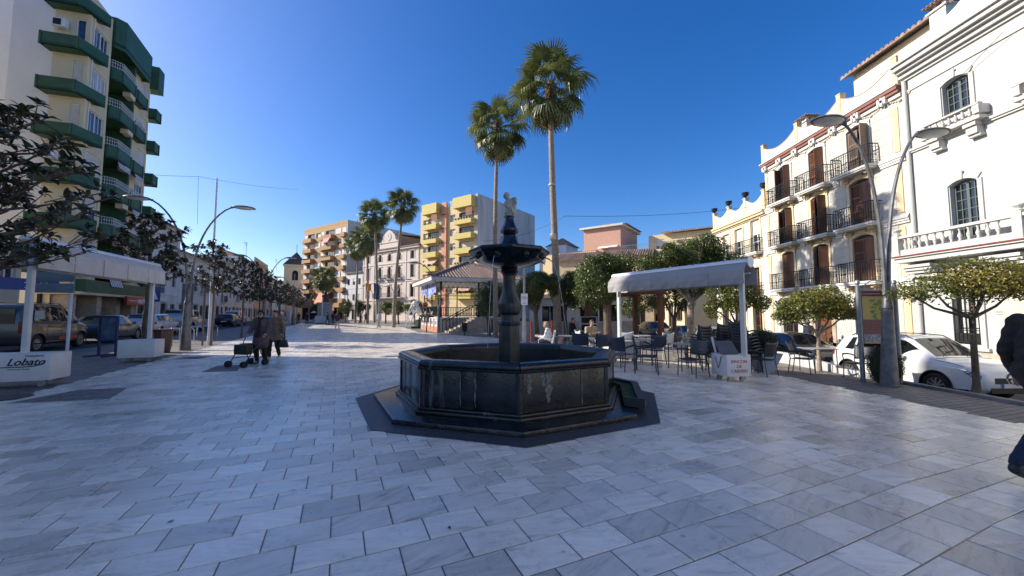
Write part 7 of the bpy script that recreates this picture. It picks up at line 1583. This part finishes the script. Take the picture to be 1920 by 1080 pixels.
# ============================================================ palms
PALM = mat('palm_frond', (.15,.18,.06), .42, var=.3, scale=2, rnd=.35, trans=.18); PALMD = mat('dry_frond', (.20,.17,.07), .7, var=.3, rnd=.3, trans=.15)
PTR = mat('palm_trunk', (.34,.27,.20), .9, var=.35, scale=7, bump=.8, bscale=18, streak=.25)
def frond_mesh(seed, m, droop):
    rs = random.Random(seed); mb = MB(); mb.tube([(0,0,0),(.5,0,.03),(.95,0,-.02)], [.022,.016,.012], 4); hub = Vector((.95,0,-.02)); n = 30
    for k in range(n):
        a = R(-145 + 290*k/(n-1)); L_ = .78*(1 - .28*abs(a)/R(145))*rs.uniform(.9,1.06); w_ = .034; d = Vector((math.cos(a), math.sin(a), 0)); s_ = Vector((-math.sin(a), math.cos(a), 0))
        fold = .10*math.cos(a*.5); P0 = hub + Vector((0,0,0)); P1 = hub + d*L_*.5 + Vector((0,0,-.04*droop + fold*.3)); P2 = hub + d*L_*.8 + Vector((0,0,-.16*droop*rs.uniform(.7,1.3))); P3 = hub + d*L_*.93 + Vector((0,0,-.36*droop*rs.uniform(.6,1.5)))
        mb.add([P0, P1 - s_*w_, P1 + Vector((0,0,-.018)), P1 + s_*w_, P2 - s_*w_*.6, P2 + s_*w_*.6, P3], [(0,1,2),(0,2,3),(1,4,5,2),(2,5,3),(4,6,5)])
    me = mb.mesh('frond'); me.materials.append(m); return me
FR = [frond_mesh(1, PALM, 1.0), frond_mesh(2, PALM, 1.25), frond_mesh(3, PALM, .8)]; FRD = frond_mesh(4, PALMD, 1.5)
def palm(P, H, Rc, label, lean=(0,0), n=46, seed=0, tr_=.17, group='tall fan palms'):
    r_ = empty('fan_palm', tuple(P), 0, label, 'palm tree', group); rs = random.Random(seed); mb = MB(); N_ = 60; pts = []; rad = []
    for i in range(N_+1):
        t_ = i/N_; pts.append((lean[0]*t_**1.3 + .05*math.sin(t_*5+seed), lean[1]*t_, H*t_)); rad.append(tr_*(1.25 if i == 0 else (1.0 - .38*t_))*(1 + (.035 if i % 2 else -.02)) + (.03 if i > N_-3 else 0))
    mb.tube(pts, rad, 12); mb.build('trunk', PTR, r_, smooth=True); top = Vector(pts[-1]); s0 = Rc/1.72
    mb = MB(); mb.ell((top.x, top.y, top.z), (.24*s0,.24*s0,.5*s0), 10, 7); mb.build('crown_shaft', mat('crown_fibre', (.12,.07,.04), .9), r_)
    for k in range(n):
        u = (k+.5)/n; el = R(80) - u**.8*R(152); a = k*2.39996 + rs.uniform(-.25,.25); sc = s0*(rs.uniform(.86,1.08))*(.9 if u < .15 else 1); me = FR[k % 3] if u < .93 else FRD
        o = link('frond', me, r_); q = Matrix.Rotation(a, 4, 'Z') @ Matrix.Rotation(-el, 4, 'Y') @ Matrix.Rotation(rs.uniform(-.35,.35), 4, 'X'); o.matrix_local = Matrix.Translation(top + Vector((0,0,.12 + .3*(1-u)))) @ q @ Matrix.Scale(sc, 4)
    return r_
pA = palm((2.42, 21.0, 0), 14.0, 2.6, 'tallest fan palm just right of the fountain', (-.22, 0), 36, 1, .22)
pB = palm((-1.1, 25.0, 0), 13.7, 2.45, 'second tall fan palm directly behind the fountain statue', (.1, 0), 34, 2, .17)
mb = MB(); mb.lathe([(.20,5.55),(.215,5.6),(.21,5.85),(.195,5.9)], 12, (-.12,0,0)); mb.lathe([(.195,8.6),(.2,8.65),(.19,8.7)], 12, (-.19,0,0)); mb.build('trunk_band', mat('pale_band', (.55,.5,.42)), pA)
palm((-13.04, 42.5, 0), 13.3, 2.3, 'front right palm of the far group, in front of the clock building', (.7, 0), 44, 3, .2); palm((-17.2, 49.5, 0), 14.1, 2.5, 'front left palm of the far group', (-.8, 0), 44, 4, .2)
palm((-21.4, 57.3, 0), 12.6, 2.7, 'third palm of the far group', (-.5,0), 42, 5, .2); palm((-26.0, 64.0, 0), 12.6, 2.7, 'farthest left palm of the far group', (.2,0), 42, 6, .2)
palm((-30.6, 62.5, 0), 7.0, 2.6, 'short palm standing behind the monument', (0,0), 40, 7, .26)
# ============================================================ people
SKIN = mat('skin', (.42,.25,.17), .55, var=.08, scale=20)
def cloth(n, c): return mat('cloth_' + n, c, .85, var=.15, scale=9, bump=.35, bscale=45)
def hand(mb, w_, d, side, curl=.6):
    """palm and five bent fingers growing from the wrist point w_ along d"""
    w_ = Vector(w_); d = Vector(d).normalized(); s_ = d.cross(Vector((0,1,0))); s_ = s_.normalized() if s_.length > .1 else Vector((1,0,0)); nrm = s_.cross(d).normalized() * side
    p = w_ + d*.05; mb.tube([w_ - d*.03, w_ + d*.02, w_ + d*.085], [.026,.034,.030], 8)
    for k, L_ in enumerate((.055,.065,.06,.045)):
        b = w_ + d*.085 + s_*(.027 - .018*k); m_ = b + d*L_*.5 + nrm*.008; e = m_ + (d*math.cos(curl) + nrm*math.sin(curl))*L_*.5; mb.tube([b - d*.02, m_, e], [.0095,.0088,.007], 6)
    b = w_ + d*.02 + s_*.03; mb.tube([b, b + (d*.6 + s_*.6 + nrm*.3).normalized()*.035, b + (d*.8 + s_*.5 + nrm*.5).normalized()*.065], [.011,.010,.008], 6)
def person(P, ang, label, H=1.68, J=None, coat=None, trous=None, hairm=None, shoe=None, hem=.82, bulk=1.0, hair='short', vox=.022, group=None, skirt=False, hat=None, look=0, face=True):
    k = H/1.70; J0 = dict(pelvis=(0,.01,.95), waist=(0,.0,1.08), chest=(0,.0,1.27), neck=(0,.01,1.44), head=(0,-.015,1.585), shl=(-.185,0,1.395), shr=(.185,0,1.395), ell=(-.235,.02,1.13), elr=(.235,.02,1.13), wrl=(-.235,-.06,.90), wrr=(.235,-.06,.90),
        hpl=(-.09,.0,.92), hpr=(.09,.0,.92), knl=(-.10,-.01,.50), knr=(.10,-.01,.50), anl=(-.105,.03,.09), anr=(.105,.03,.09), tol=(-.12,-.11,.035), tor=(.12,-.11,.035))
    J0.update(J or {}); j = {a: Vector(b)*k for a, b in J0.items()}; b_ = bulk*k; r_ = empty('person', tuple(P), ang, label, 'person', group)
    hd = j['head']; nk = j['neck']; fwd = Matrix.Rotation(look, 3, 'Z') @ Vector((0,-1,0)); RM = Matrix.Rotation(look, 3, 'Z'); up = (hd - nk).normalized()
    hp = lambda x, y, z: hd + RM @ Vector((x*k, y*k, z*k))
    parts = [('e', hp(0,0,.0), (.074*k,.092*k,.112*k), RM), ('e', hp(0,-.03,-.05), (.056*k,.062*k,.065*k), RM), ('c', nk - Vector((0,0,.06*k)), hd - up*.03*k, .056*k, .05*k), ('c', j['chest'], nk, .13*b_, .06*k, .7), ('c', j['pelvis'], j['chest'], .13*b_, .14*b_, .7)]
    for s in 'lr':
        parts += [('c', j['chest']+Vector((0,0,.08*k)), j['sh'+s], .07*k, .05*k), ('c', j['sh'+s], j['el'+s], .046*k, .036*k), ('c', j['el'+s], j['wr'+s], .036*k, .025*k), ('c', j['hp'+s], j['kn'+s], .078*k, .052*k), ('c', j['kn'+s], j['an'+s], .052*k, .034*k), ('c', j['an'+s], j['to'+s], .036*k, .03*k)]
    ex = MB()
    if face:
        ex.tube([hp(0,-.088,.02), hp(0,-.106,-.012), hp(0,-.112,-.026), hp(0,-.09,-.034)], [.008*k,.012*k,.015*k,.008*k], 6)
        for s in (-1, 1): ex.ell(hp(s*.074,.005,-.005), (.010*k,.02*k,.03*k), 7, 5, RM)
        ex.tube([hp(-.024,-.083,-.062), hp(0,-.092,-.060), hp(.024,-.083,-.062)], [.005*k,.008*k,.005*k], 5)
    for s, sg in (('l',-1),('r',1)): hand(ex, j['wr'+s], (j['wr'+s]-j['el'+s]), sg)
    organic('body', parts, SKIN, r_, vox, 3, ex)
    if face:
        for s in (-1, 1): mb = MB(); mb.ell(hp(s*.03,-.083,.012), (.013*k,.008*k,.007*k), 8, 5, RM); mb.build('eye', mat('eye_dark', (.03,.02,.02), .2), r_)
    C_ = coat or cloth('grey', (.2,.2,.2)); g_ = .028*k
    cp = [('c', j['pelvis'] + Vector((0,0,.02)), j['chest'], .150*b_, .160*b_, .74), ('c', j['chest'], nk - Vector((0,0,.05*k)), .160*b_, .085*k, .72), ('e', j['waist'], (.150*b_,.118*b_,.14*k))]
    if hem < .93 and not skirt:
        hz_ = Vector(((j['hpl'].x+j['hpr'].x)/2, (j['hpl'].y+j['hpr'].y)/2, hem*k)) if abs(j['knl'].z - j['hpl'].z) > .25*k else None
        if hz_: cp += [('c', j['hp'+s]*.6 + j['pelvis']*.4, Vector((hz_.x + (j['hp'+s].x - hz_.x)*.75, j['kn'+s].y*.35 + hz_.y*.65, hem*k)), .135*b_, .130*b_, .85) for s in 'lr'] + [('c', j['pelvis'], hz_, .15*b_, .14*b_, .85)]
    for s in 'lr': cp += [('c', j['chest']+Vector((0,0,.09*k)), j['sh'+s], .085*b_, .068*b_), ('c', j['sh'+s], j['el'+s], .064*b_, .054*b_), ('c', j['el'+s], j['wr'+s] - (j['wr'+s]-j['el'+s]).normalized()*.02, .054*b_, .042*b_)]
    cp.append(('c', nk - Vector((0,0,.05*k)), nk + Vector((0,.005,.015*k)), .082*k, .066*k)); organic('coat', cp, C_, r_, vox, 10, crease=.012 if vox < .03 else 0)
    tp = []; 
    for s in 'lr': tp += [('c', j['hp'+s]+Vector((0,0,.03)), j['kn'+s], .094*b_, .070*b_), ('c', j['kn'+s], j['an'+s]+Vector((0,0,.02)), .070*b_, .060*k)]
    tp.append(('c', j['hpl'], j['hpr'], .105*b_, .105*b_, .95)); organic('trousers', tp, trous or cloth('dark', (.02,.02,.025)), r_, vox, 8, crease=.010 if vox < .03 else 0)
    for s in 'lr':
        a, t_ = j['an'+s], j['to'+s]; d = (t_ - a); d.z = 0; d = d.normalized() if d.length > .01 else Vector((0,-1,0)); low = min(a.z - .09*k, 0) if 0 else 0
        organic('shoe', [('c', a + Vector((0,0,-.01)) - d*.0, a - d*.035*k + Vector((0,0,-.045*k)), .045*k, .042*k), ('c', a - d*.04*k + Vector((0,0,-.052*k)), t_ + d*.035*k, .040*k, .036*k, .8)], shoe or mat('shoe_black', (.012,.012,.012), .4), r_, min(vox, .014), 2)
    if hairm:
        hpz = [('e', hp(0,.022,.022), (.085*k,.088*k,.105*k), RM), ('e', hp(0,-.028,.082), (.064*k,.055*k,.042*k), RM)]
        if hair == 'curly': hpz += [('e', hp(x*.075, y, z), (.04*k,.04*k,.04*k)) for x, y, z in ((-1,0,.05),(1,0,.05),(-.9,.02,-.0),(.9,.02,-.0),(-.5,-.05,.1),(.5,-.05,.1),(0,-.06,.11),(0,.08,.06))]
        if hair == 'long': hpz += [('c', hp(-.05,.05,.0), hp(-.07,.04,-.19), .05*k, .035*k), ('c', hp(.05,.05,.0), hp(.07,.04,-.19), .05*k, .035*k), ('c', hp(0,.07,0), hp(0,.07,-.2), .06*k, .045*k)]
        organic('hair', hpz, hairm, r_, min(vox, .015), 2)
    if hat: mb = MB(); mb.lathe([(.10*k,-.01),(.105*k,.03),(.09*k,.075),(.04*k,.095)], 14, tuple(hp(0,.01,.055))); mb.build('cap', hat, r_, smooth=True)
    return r_
HB = mat('hair_black', (.015,.012,.011), .6, bump=.6, bscale=80); HG = mat('hair_grey', (.30,.28,.26), .7, bump=.6, bscale=80); HL = mat('hair_blond', (.42,.28,.15), .7, bump=.6, bscale=80); HBR = mat('hair_brown', (.07,.035,.02), .6, bump=.6, bscale=80)
# old lady behind a rolling walker
l1_ = person((-7.52, 11.6, 0), R(8), 'short woman in sunglasses and a mauve-brown coat pushing a rolling walker', 1.60, dict(head=(0,-.07,1.57), neck=(0,-.03,1.43), chest=(0,-.02,1.25), ell=(-.27,-.06,1.12), elr=(.27,-.06,1.12), wrl=(-.25,-.28,.96), wrr=(.25,-.28,.96), knl=(-.11,-.08,.50), anr=(.11,.08,.09), tor=(.12,-.06,.035)), cloth('mauve', (.115,.080,.078)), cloth('black', (.010,.009,.010)), HB, hem=.62, bulk=1.28, hair='curly', vox=.016, group=None)
mb = MB(); k_ = 1.60/1.7
for s in (-1, 1): mb.ell((s*.034*k_, -.162*k_, 1.582*k_), (.030*k_,.010*k_,.022*k_), 10, 6)
mb.tube([(-.08*k_,-.07*k_,1.59*k_),(-.06*k_,-.155*k_,1.59*k_),(.06*k_,-.155*k_,1.59*k_),(.08*k_,-.07*k_,1.59*k_)], .003, 4); mb.build('sunglasses', BLK, l1_)
organic('scarf', [('c', (0,-.10,1.33), (.01,-.19,1.08), .05, .055, .5), ('c', (0,-.10,1.30), (-.02,-.19,.84), .06, .055, .5), ('c', (-.05,-.06,1.36), (.05,-.06,1.36), .05, .05)], cloth('dark_red', (.045,.010,.012)), l1_, .016, 2)
wk = empty('rolling_walker', (-7.60, 11.12, 0), R(-14), 'dark blue four-wheeled rolling walker with a black bag pushed by the woman', 'walker'); BLF = mat('dark_blue_frame', (.015,.02,.06), .35, metal=.3)
for s in (-.27, .27):
    mb = MB(); mb.tube([(s,.34,.09),(s,.10,.62),(s,.22,.93),(s,.34,.95)], .014, 7); mb.build('side_tube', BLF, wk, smooth=True); mb = MB(); mb.tube([(s,-.30,.09),(s,-.12,.35),(s,.10,.62)], .014, 7); mb.build('front_tube', BLF, wk, smooth=True)
    mb = MB(); mb.tube([(s,.26,.945),(s,.40,.95)], .022, 8); mb.build('grip', BLK, wk); mb = MB(); mb.tube([(s,-.2,.24),(s,.27,.24)], .011, 6); mb.build('lower_rail', BLF, wk)
    for y in (-.32, .36):
        for dx in (-.03, .03): mb = MB(); mb.tube([(s+dx-.012,y,.09),(s+dx+.012,y,.09)], .09, 16); mb.build('wheel', TYRE, wk, smooth=True)
mb = MB(); mb.box(-.26,.26,-.02,.24,.60,.64); mb.build('seat', BLK, wk, bevel=.01); mb = MB(); mb.box(-.23,.23,-.22,-.02,.34,.62); mb.build('bag', BLK, wk, bevel=.03)
# second woman behind with handbag, third woman farther
l2_ = person((-7.92, 12.9, 0), R(5), 'woman in a tan padded coat walking behind the walker with a black handbag', 1.60, dict(knl=(-.10,-.12,.50), anl=(-.10,-.10,.09), tol=(-.11,-.24,.04), anr=(.10,.16,.13), tor=(.12,.05,.05), wrr=(.29,-.02,.88), elr=(.27,.03,1.13)), cloth('tan', (.17,.115,.080)), cloth('black', (.01,.01,.01)), HB, shoe=mat('pale_shoe', (.45,.40,.36), .6), hem=.74, bulk=1.18, vox=.016)
hb_ = MB(); hb_.add([(-.17,-.06,0),(.17,-.06,0),(.17,.06,0),(-.17,.06,0),(-.11,-.045,.25),(.11,-.045,.25),(.11,.045,.25),(-.11,.045,.25)], [(0,3,2,1),(4,5,6,7),(0,1,5,4),(1,2,6,5),(2,3,7,6),(3,0,4,7)]); h_o = hb_.build('handbag', mat('black_leather', (.014,.014,.018), .35), bevel=.015); h_o.location = (-7.61, 12.88, .38); tag(h_o, 'black handbag held low by the woman in the tan coat', 'handbag')
mb = MB(); mb.tube([(-.07,0,.24),(-.05,0,.40),(.0,0,.45),(.05,0,.40),(.07,0,.24)], .01, 5); mb.build('strap', BLK, h_o)
person((-11.3, 19.0, 0), R(20), 'woman with long hair and a grey jacket and white scarf farther behind', 1.66, dict(ell=(-.24,-.05,1.13), wrl=(-.06,-.20,1.10), elr=(.24,-.05,1.13), wrr=(.08,-.20,1.12), knr=(.09,-.10,.5), anr=(.09,-.08,.09), tor=(.10,-.22,.04)), cloth('grey', (.17,.17,.18)), cloth('black', (.01,.01,.01)), HBR, hair='long', vox=.022, hem=.86)
# man leaving the picture at the right edge
person((5.24, 3.80, gz(5.1)), R(98), 'man in a dark brown jacket and blue jeans walking out at the right edge', 1.84, dict(head=(0,-.16,1.575), neck=(0,-.10,1.45), chest=(0,-.01,1.24), waist=(0,.06,1.06), pelvis=(0,.05,.95), shl=(-.20,-.06,1.39), shr=(.20,-.06,1.39), elr=(.25,.03,1.12), wrr=(.24,-.04,.90), ell=(-.26,-.04,1.14), wrl=(-.24,-.22,1.0), hpl=(-.10,.04,.92), hpr=(.10,.04,.92), knl=(-.10,.22,.51), anl=(-.10,.60,.20), tol=(-.11,.49,.06), knr=(.10,-.20,.53), anr=(.10,-.27,.10), tor=(.10,-.42,.05)), cloth('dark_brown', (.032,.024,.018)), cloth('denim', (.018,.026,.058)), HB, hem=.90, bulk=1.14, vox=.013)
SIT = dict(pelvis=(0,.12,.50), waist=(0,.13,.62), chest=(0,.10,.82), neck=(0,.06,1.0), head=(0,.02,1.14), shl=(-.19,.08,.95), shr=(.19,.08,.95), ell=(-.24,.0,.70), elr=(.24,.0,.70), wrl=(-.10,-.24,.74), wrr=(.10,-.24,.74), hpl=(-.09,.10,.50), hpr=(.09,.10,.50), knl=(-.11,-.32,.50), knr=(.11,-.32,.50), anl=(-.11,-.30,.09), anr=(.11,-.30,.09), tol=(-.11,-.44,.035), tor=(.11,-.44,.035))
def S_(**k): d = dict(SIT); d.update(k); return d
person((1.15, 13.3, 0), R(-100), 'blond woman in a white sweater sitting at the pale table behind the fountain', 1.66, S_(), cloth('white', (.62,.60,.58)), cloth('black', (.01,.01,.01)), HL, bulk=1.15, vox=.02)
person((2.95, 14.2, 0), R(20), 'man in a beige jacket sitting with crossed arms beside the far planter', 1.72, S_(wrl=(.12,-.2,.78), wrr=(-.12,-.18,.76)), cloth('beige', (.42,.32,.20)), cloth('dark', (.03,.03,.035)), HBR, bulk=1.15, vox=.02)
person((3.05, 19.2, .02), R(55), 'person dressed in black sitting on the wall in front of the pavilion', 1.72, S_(), cloth('black', (.012,.012,.012)), cloth('black', (.01,.01,.01)), HBR, vox=.025)
mb = MB(); mb.box(-1.2, 1.2, -.2, .25, .36, .44); mb.box(-1.0,-.85,-.15,.2,0,.357); mb.box(.85,1.0,-.15,.2,0,.357); o = mb.build('bench', mat('pink_stone', (.52,.30,.22), .7)); o.location = (3.3, 19.3, 0); o.rotation_euler = (0,0,R(10)); tag(o, 'low pinkish bench under the seated person in black', 'bench')
person((15.95, 20.8, -.62), R(-70), 'man in a white cap and navy jacket standing by the town house wall', 1.74, {}, cloth('navy', (.02,.03,.06)), cloth('dark', (.03,.03,.035)), HG, hat=WPAINT, vox=.025)
person((15.9, 20.1, -.62), R(60), 'person in a dark jacket stooping beside the man in the white cap', 1.60, dict(head=(0,-.16,1.50), neck=(0,-.10,1.38)), cloth('purple', (.05,.03,.05)), cloth('dark', (.03,.03,.035)), HBR, vox=.025)
# sitting on the bandstand edge
for i, (u, col, lab, hm) in enumerate(((1.6, (.5,.5,.5), 'seated bandstand figure in pale grey, leftmost of the three', HB), (3.0, (.02,.02,.02), 'seated bandstand figure in black leaning forward', HB), (4.3, (.45,.45,.47), 'seated bandstand figure in white nearest the corner post', HBR))):
    p = BM @ Vector((.05, BS - u, PH - .44)); person(tuple(p), TANG - PI/2, lab, 1.68, S_(anl=(-.11,-.28,.12), anr=(.11,-.28,.12), head=(0,-.10,1.10), neck=(0,-.05,.99)), cloth('b%d' % i, col), cloth('dark', (.03,.03,.035)), hm, vox=.035, face=False, group='people sitting on the bandstand edge')
far = [((-17.6, 38.9), 180, (.10,.05,.045), (.45,.42,.38), 'man in a maroon jacket and pale trousers walking away down the middle'), ((-13.9, 40.3), 0, (.55,.55,.56), (.5,.48,.45), 'person in white walking toward the camera near the palms'), ((-29.8, 56), 30, (.02,.02,.025), (.02,.02,.02), 'dark figure just left of the monument base'), ((-26.8, 56), 150, (.03,.03,.03), (.02,.02,.02), 'dark figure standing right of the monument'), ((-26.2, 56.5), 200, (.02,.02,.03), (.03,.03,.04), 'second dark figure right of the monument'), ((-22.6, 57.5), 160, (.02,.02,.02), (.02,.02,.02), 'far walker in black left of the palm trunk'), ((-21.7, 57.2), 170, (.09,.04,.035), (.03,.025,.03), 'far walker in brown beside the one in black'), ((-33.2, 60), 40, (.04,.04,.05), (.02,.02,.02), 'dark figure under the last magnolias')]
for i, (p, a, c1, c2_, lab) in enumerate(far):
    st = .12; person((p[0], p[1], 0), R(a), lab, 1.7, dict(knl=(-.1,-.1,.5), anl=(-.1,-.14,.1), tol=(-.1,-.28,.04), anr=(.1,.2,.13), tor=(.1,.08,.05)), cloth('f%d' % i, c1), cloth('t%d' % i, c2_), HB if i % 2 else HBR, vox=.04, face=False, group='people far down the square')
person((-19.9, 20.9, 0), R(-60), 'dark-clothed person behind the roof of the blue-grey saloon', 1.62, {}, cloth('black', (.012,.012,.012)), None, HB, vox=.03, face=False)
# ============================================================ monument, small props
mo = empty('monument', (-29.6, 61.0, 0), R(20), 'stone monument pedestal with a dark bust in front of the short palm', 'monument'); ST2 = mat('grey_stone', (.34,.32,.29), .85, var=.15)
mb = MB(); mb.box(-2.2,2.2,-1.6,1.6,0,.35); mb.box(-1.5,1.5,-1.2,1.2,.352,.75); mb.box(-1.0,1.0,-.8,.8,.753,3.0); mb.box(-1.15,1.15,-.95,.95,3.003,3.25); mb.build('pedestal', ST2, mo, bevel=.03)
organic('bust', [('c', (0,0,3.3),(0,0,4.3),.55,.42,.8), ('c', (-.35,0,4.3),(.35,0,4.3),.25,.25), ('e', (0,-.05,4.85),(.25,.28,.32)), ('c', (0,0,4.3),(0,0,4.7),.18,.16)], mat('bronze', (.03,.026,.02), .5), mo, .08, 3)
for (x, y, w_, lab) in ((-27.9, 56.6, 1.7, 'white A-shaped board standing in front of the monument'), (-35.0, 60.0, 1.5, 'pale box-like kiosk at the end of the left magnolia row')):
    mb = MB(); mb.box(-w_/2, w_/2, -.35, .35, .12, 1.15) if x > -30 else mb.box(-w_/2, w_/2, -.5, .5, 0, 2.0); mb.box(-.05,.05,-.05,.05,1.153,3.4) if x > -30 else None; o = mb.build('display_stand', PLM); o.location = (x, y, 0); tag(o, lab, 'stand')
# pergola frame behind the awning, red exercise machine, loudspeaker-like panel
pg = empty('pergola', (6.5, 19.0, gz(6.5)), R(10), 'rust-brown timber pergola behind the right awning', 'pergola'); RU = mat('rust_timber', (.20,.075,.04), .7, var=.25, streak=6)
for x in (-1.9, 0.9):
    for y in (0, 2.6): mb = MB(); mb.box(x-.11, x+.11, y-.11, y+.11, 0, 2.6); mb.build('post', RU, pg)
for y in (0, 2.6): mb = MB(); mb.box(-2.2, 1.2, y-.07, y+.07, 2.603, 2.78); mb.build('beam', RU, pg)
for k in range(8): mb = MB(); mb.box(-2.0 + k*.42 - .03, -2.0 + k*.42 + .03, -.3, 2.9, 2.783, 2.87); mb.build('rafter', RU, pg)
mb = MB(); mb.tube([(-.5,0,1.15),(-.5,0,.25),(-.3,0,.12),(.1,0,.12),(.25,0,0)], .04, 7); mb.tube([(.5,0,1.2),(.45,0,.5),(.1,0,.35)], .035, 7); mb.box(.15,.45,-.15,.15,.45,.52); mb.lathe([(.05,0),(.05,1.1)], 8, (.5,0,0)); o = mb.build('exercise_machine', mat('red_tube', (.28,.015,.015), .4), smooth=True, autos=.8); o.location = (1.35, 17.6, 0); o.rotation_euler = (0,0,R(15)); tag(o, 'red tubular exercise machine right of the pale sign pole', 'exercise machine')
mb = MB(); mb.box(-.16,.16,-.05,.05,1.9,2.95); mb.lathe([(.035,0),(.035,1.9)], 8); o = mb.build('dark_panel', BLK); o.location = (8.05, 17.6, gz(8)); tag(o, 'narrow black hanging panel on a pole behind the awning', 'sign')
mb = MB()
for k in range(5): mb.box(0, 7.5, k*.0, .06, .12*k, .12*k + .1)
mb.box(0,7.5,.001,.05,.6,1.05); o = mb.build('low_wall', mat('cream_base', (.55,.5,.42))); o.location = (-.2, 22.5, 0); o.rotation_euler = (0,0,R(3)); tag(o, 'low banded cream wall behind the fountain and palm trunk', 'wall')
mb = MB(); mb.box(-.45,.45,-.2,.2,0,1.35); 
o = mb.build('newspaper_rack', mat('rack_white', (.5,.5,.5))); o.location = (4.0, 20.3, 0); tag(o, 'pale magazine rack beside the person in black', 'rack')
for i in range(3):
    mb = MB(); mb.box(-.38,.38,-.23,-.202,.25+.38*i,.55+.38*i); mb.build('shelf_opening', DARK, o)
ph_ = MB(); ph_.tube([(0,0,0),(.12,0,.02)], .045, 8); o = ph_.build('bottle', GLASS); o.location = (1.55, 13.4, .735); o.rotation_euler = (0,-PI/2,0); tag(o, 'dark glass bottle on the pale table in front of the woman in white', 'bottle')
mb = MB(); mb.lathe([(.25,0),(.28,.3),(.15,.35)], 8); o = mb.build('backpack', mat('dark_bag', (.05,.05,.05))); o.location = (2.1, 13.6, .0); tag(o, 'dark bag beside the pale cafe table', 'bag')
# fire-red flower basket on the bandstand, flags between the palms
p = BM @ Vector((.2, BS - .9, PH)); mb = MB(); mb.lathe([(.05,0),(.05,.75),(.22,.95),(.26,1.05)], 10); o = mb.build('flower_basket', IRON); o.location = p; tag(o, 'black flower stand with red blooms at the left of the bandstand', 'flower stand'); leafcloud('flowers', [((0,0,1.2),(.25,.25,.2))], 400, .09, mat('red_flower', (.6,.05,.02), .6), o, 3)['kind'] = 'stuff'
fp_ = empty('flag_pole', (-15.0, 43.5, 0), 0, 'pale flag pole with a blue and a yellow-red flag between the palms', 'flag pole'); mb = MB(); mb.lathe([(.11,0),(.09,3),(.05,5.6)], 10); mb.build('pole', STEEL, fp_)
for (x, m_) in ((-.7, mat('dark_blue_flag', (.03,.045,.12))), (-1.6, mat('orange_flag', (.6,.22,.04)))):
    mb = MB(); vs = []
    for k in range(7): vs += [(x + k*.1, .06*math.sin(k*1.5), 5.0 - k*.03), (x + .1 + k*.09, .06*math.sin(k*1.5+1), 3.1 if x > -1 else 4.1)]
    mb.add(vs, [(2*k,2*k+2,2*k+3,2*k+1) for k in range(6)]); mb.build('flag', m_, fp_)
# white openwork sculpture near the palms
mb = MB()
for k in range(9):
    a = k*.7; mb.tube([(math.cos(a)*.9, math.sin(a)*.9, 0), (math.cos(a+.6)*1.0, math.sin(a+.6)*1.0, 1.2), (math.cos(a+1.4)*.4, math.sin(a+1.4)*.4, 2.4)], .05, 5)
mb.lathe([(.35,2.3),(.45,2.6),(.1,2.9)], 8); o = mb.build('lattice_ornament', WPAINT); o.location = (-10.6, 42.0, 0); tag(o, 'white openwork street ornament right of the front palm', 'ornament')
mb = MB(); mb.prism([(-1,-.45),(1,-.45),(1,.45),(-1,.45)], 0, .2); mb.lathe([(.7,.2),(.75,.9),(.5,1.3),(.1,1.4)], 10); o = mb.build('waste_container', mat('dark_green_bin', (.015,.04,.03), .5)); o.location = (-9.2, 39.5, 0); tag(o, 'dark green waste container left of the bandstand', 'container')
# ============================================================ overhead wires
def wire(pts, sag, label, r=.012, n=24):
    P_ = []
    for a, b in zip(pts[:-1], pts[1:]):
        a, b = Vector(a), Vector(b)
        for k in range(n): t_ = k/n; q = a.lerp(b, t_); q.z -= sag*4*t_*(1-t_); P_.append(q)
    P_.append(Vector(pts[-1])); mb = MB(); mb.tube(P_, r, 5); return tag(mb.build('cable', BLK), label, 'cable')
wa = D(1060, 405, 21); wb2 = D(1435, 385, 25.2); wc_ = D(1910, 302, 13.4)
wire([wa, (wb2.x-.3, wb2.y, wb2.z), wc_], .25, 'black cable running from the tall palm trunk to the white buildings on the right', .012)
wd = D(905, 452, 26); wire([wa, wd], .35, 'short sagging cable between the tall palm and the one behind the fountain', .012)
a_ = D(95, 305, 23); b_ = D(372, 331, 27); wire([a_, b_, D(560, 355, 50)], .2, 'thin cable spanning the sky from the green-balconied block', .012)
wire([b_, D(370, 420, 27)], 0, 'short cable hanging straight down in the sky left of the mast', .01)
wire([D(1700, 240, 16.3), D(1735, 212, 15.4), D(1880, 60, 12.5)], .02, 'slack telephone wire stapled across the white facade', .008)
antenna((-63.5, 103), 12.2, 4.0, 'taller television antenna on the left street roofs'); antenna((-46.0, 66), 10.3, 3.6, 'television antenna with crossbars on the white house roof'); chim_ = row_house
SC.render.engine = 'CYCLES'
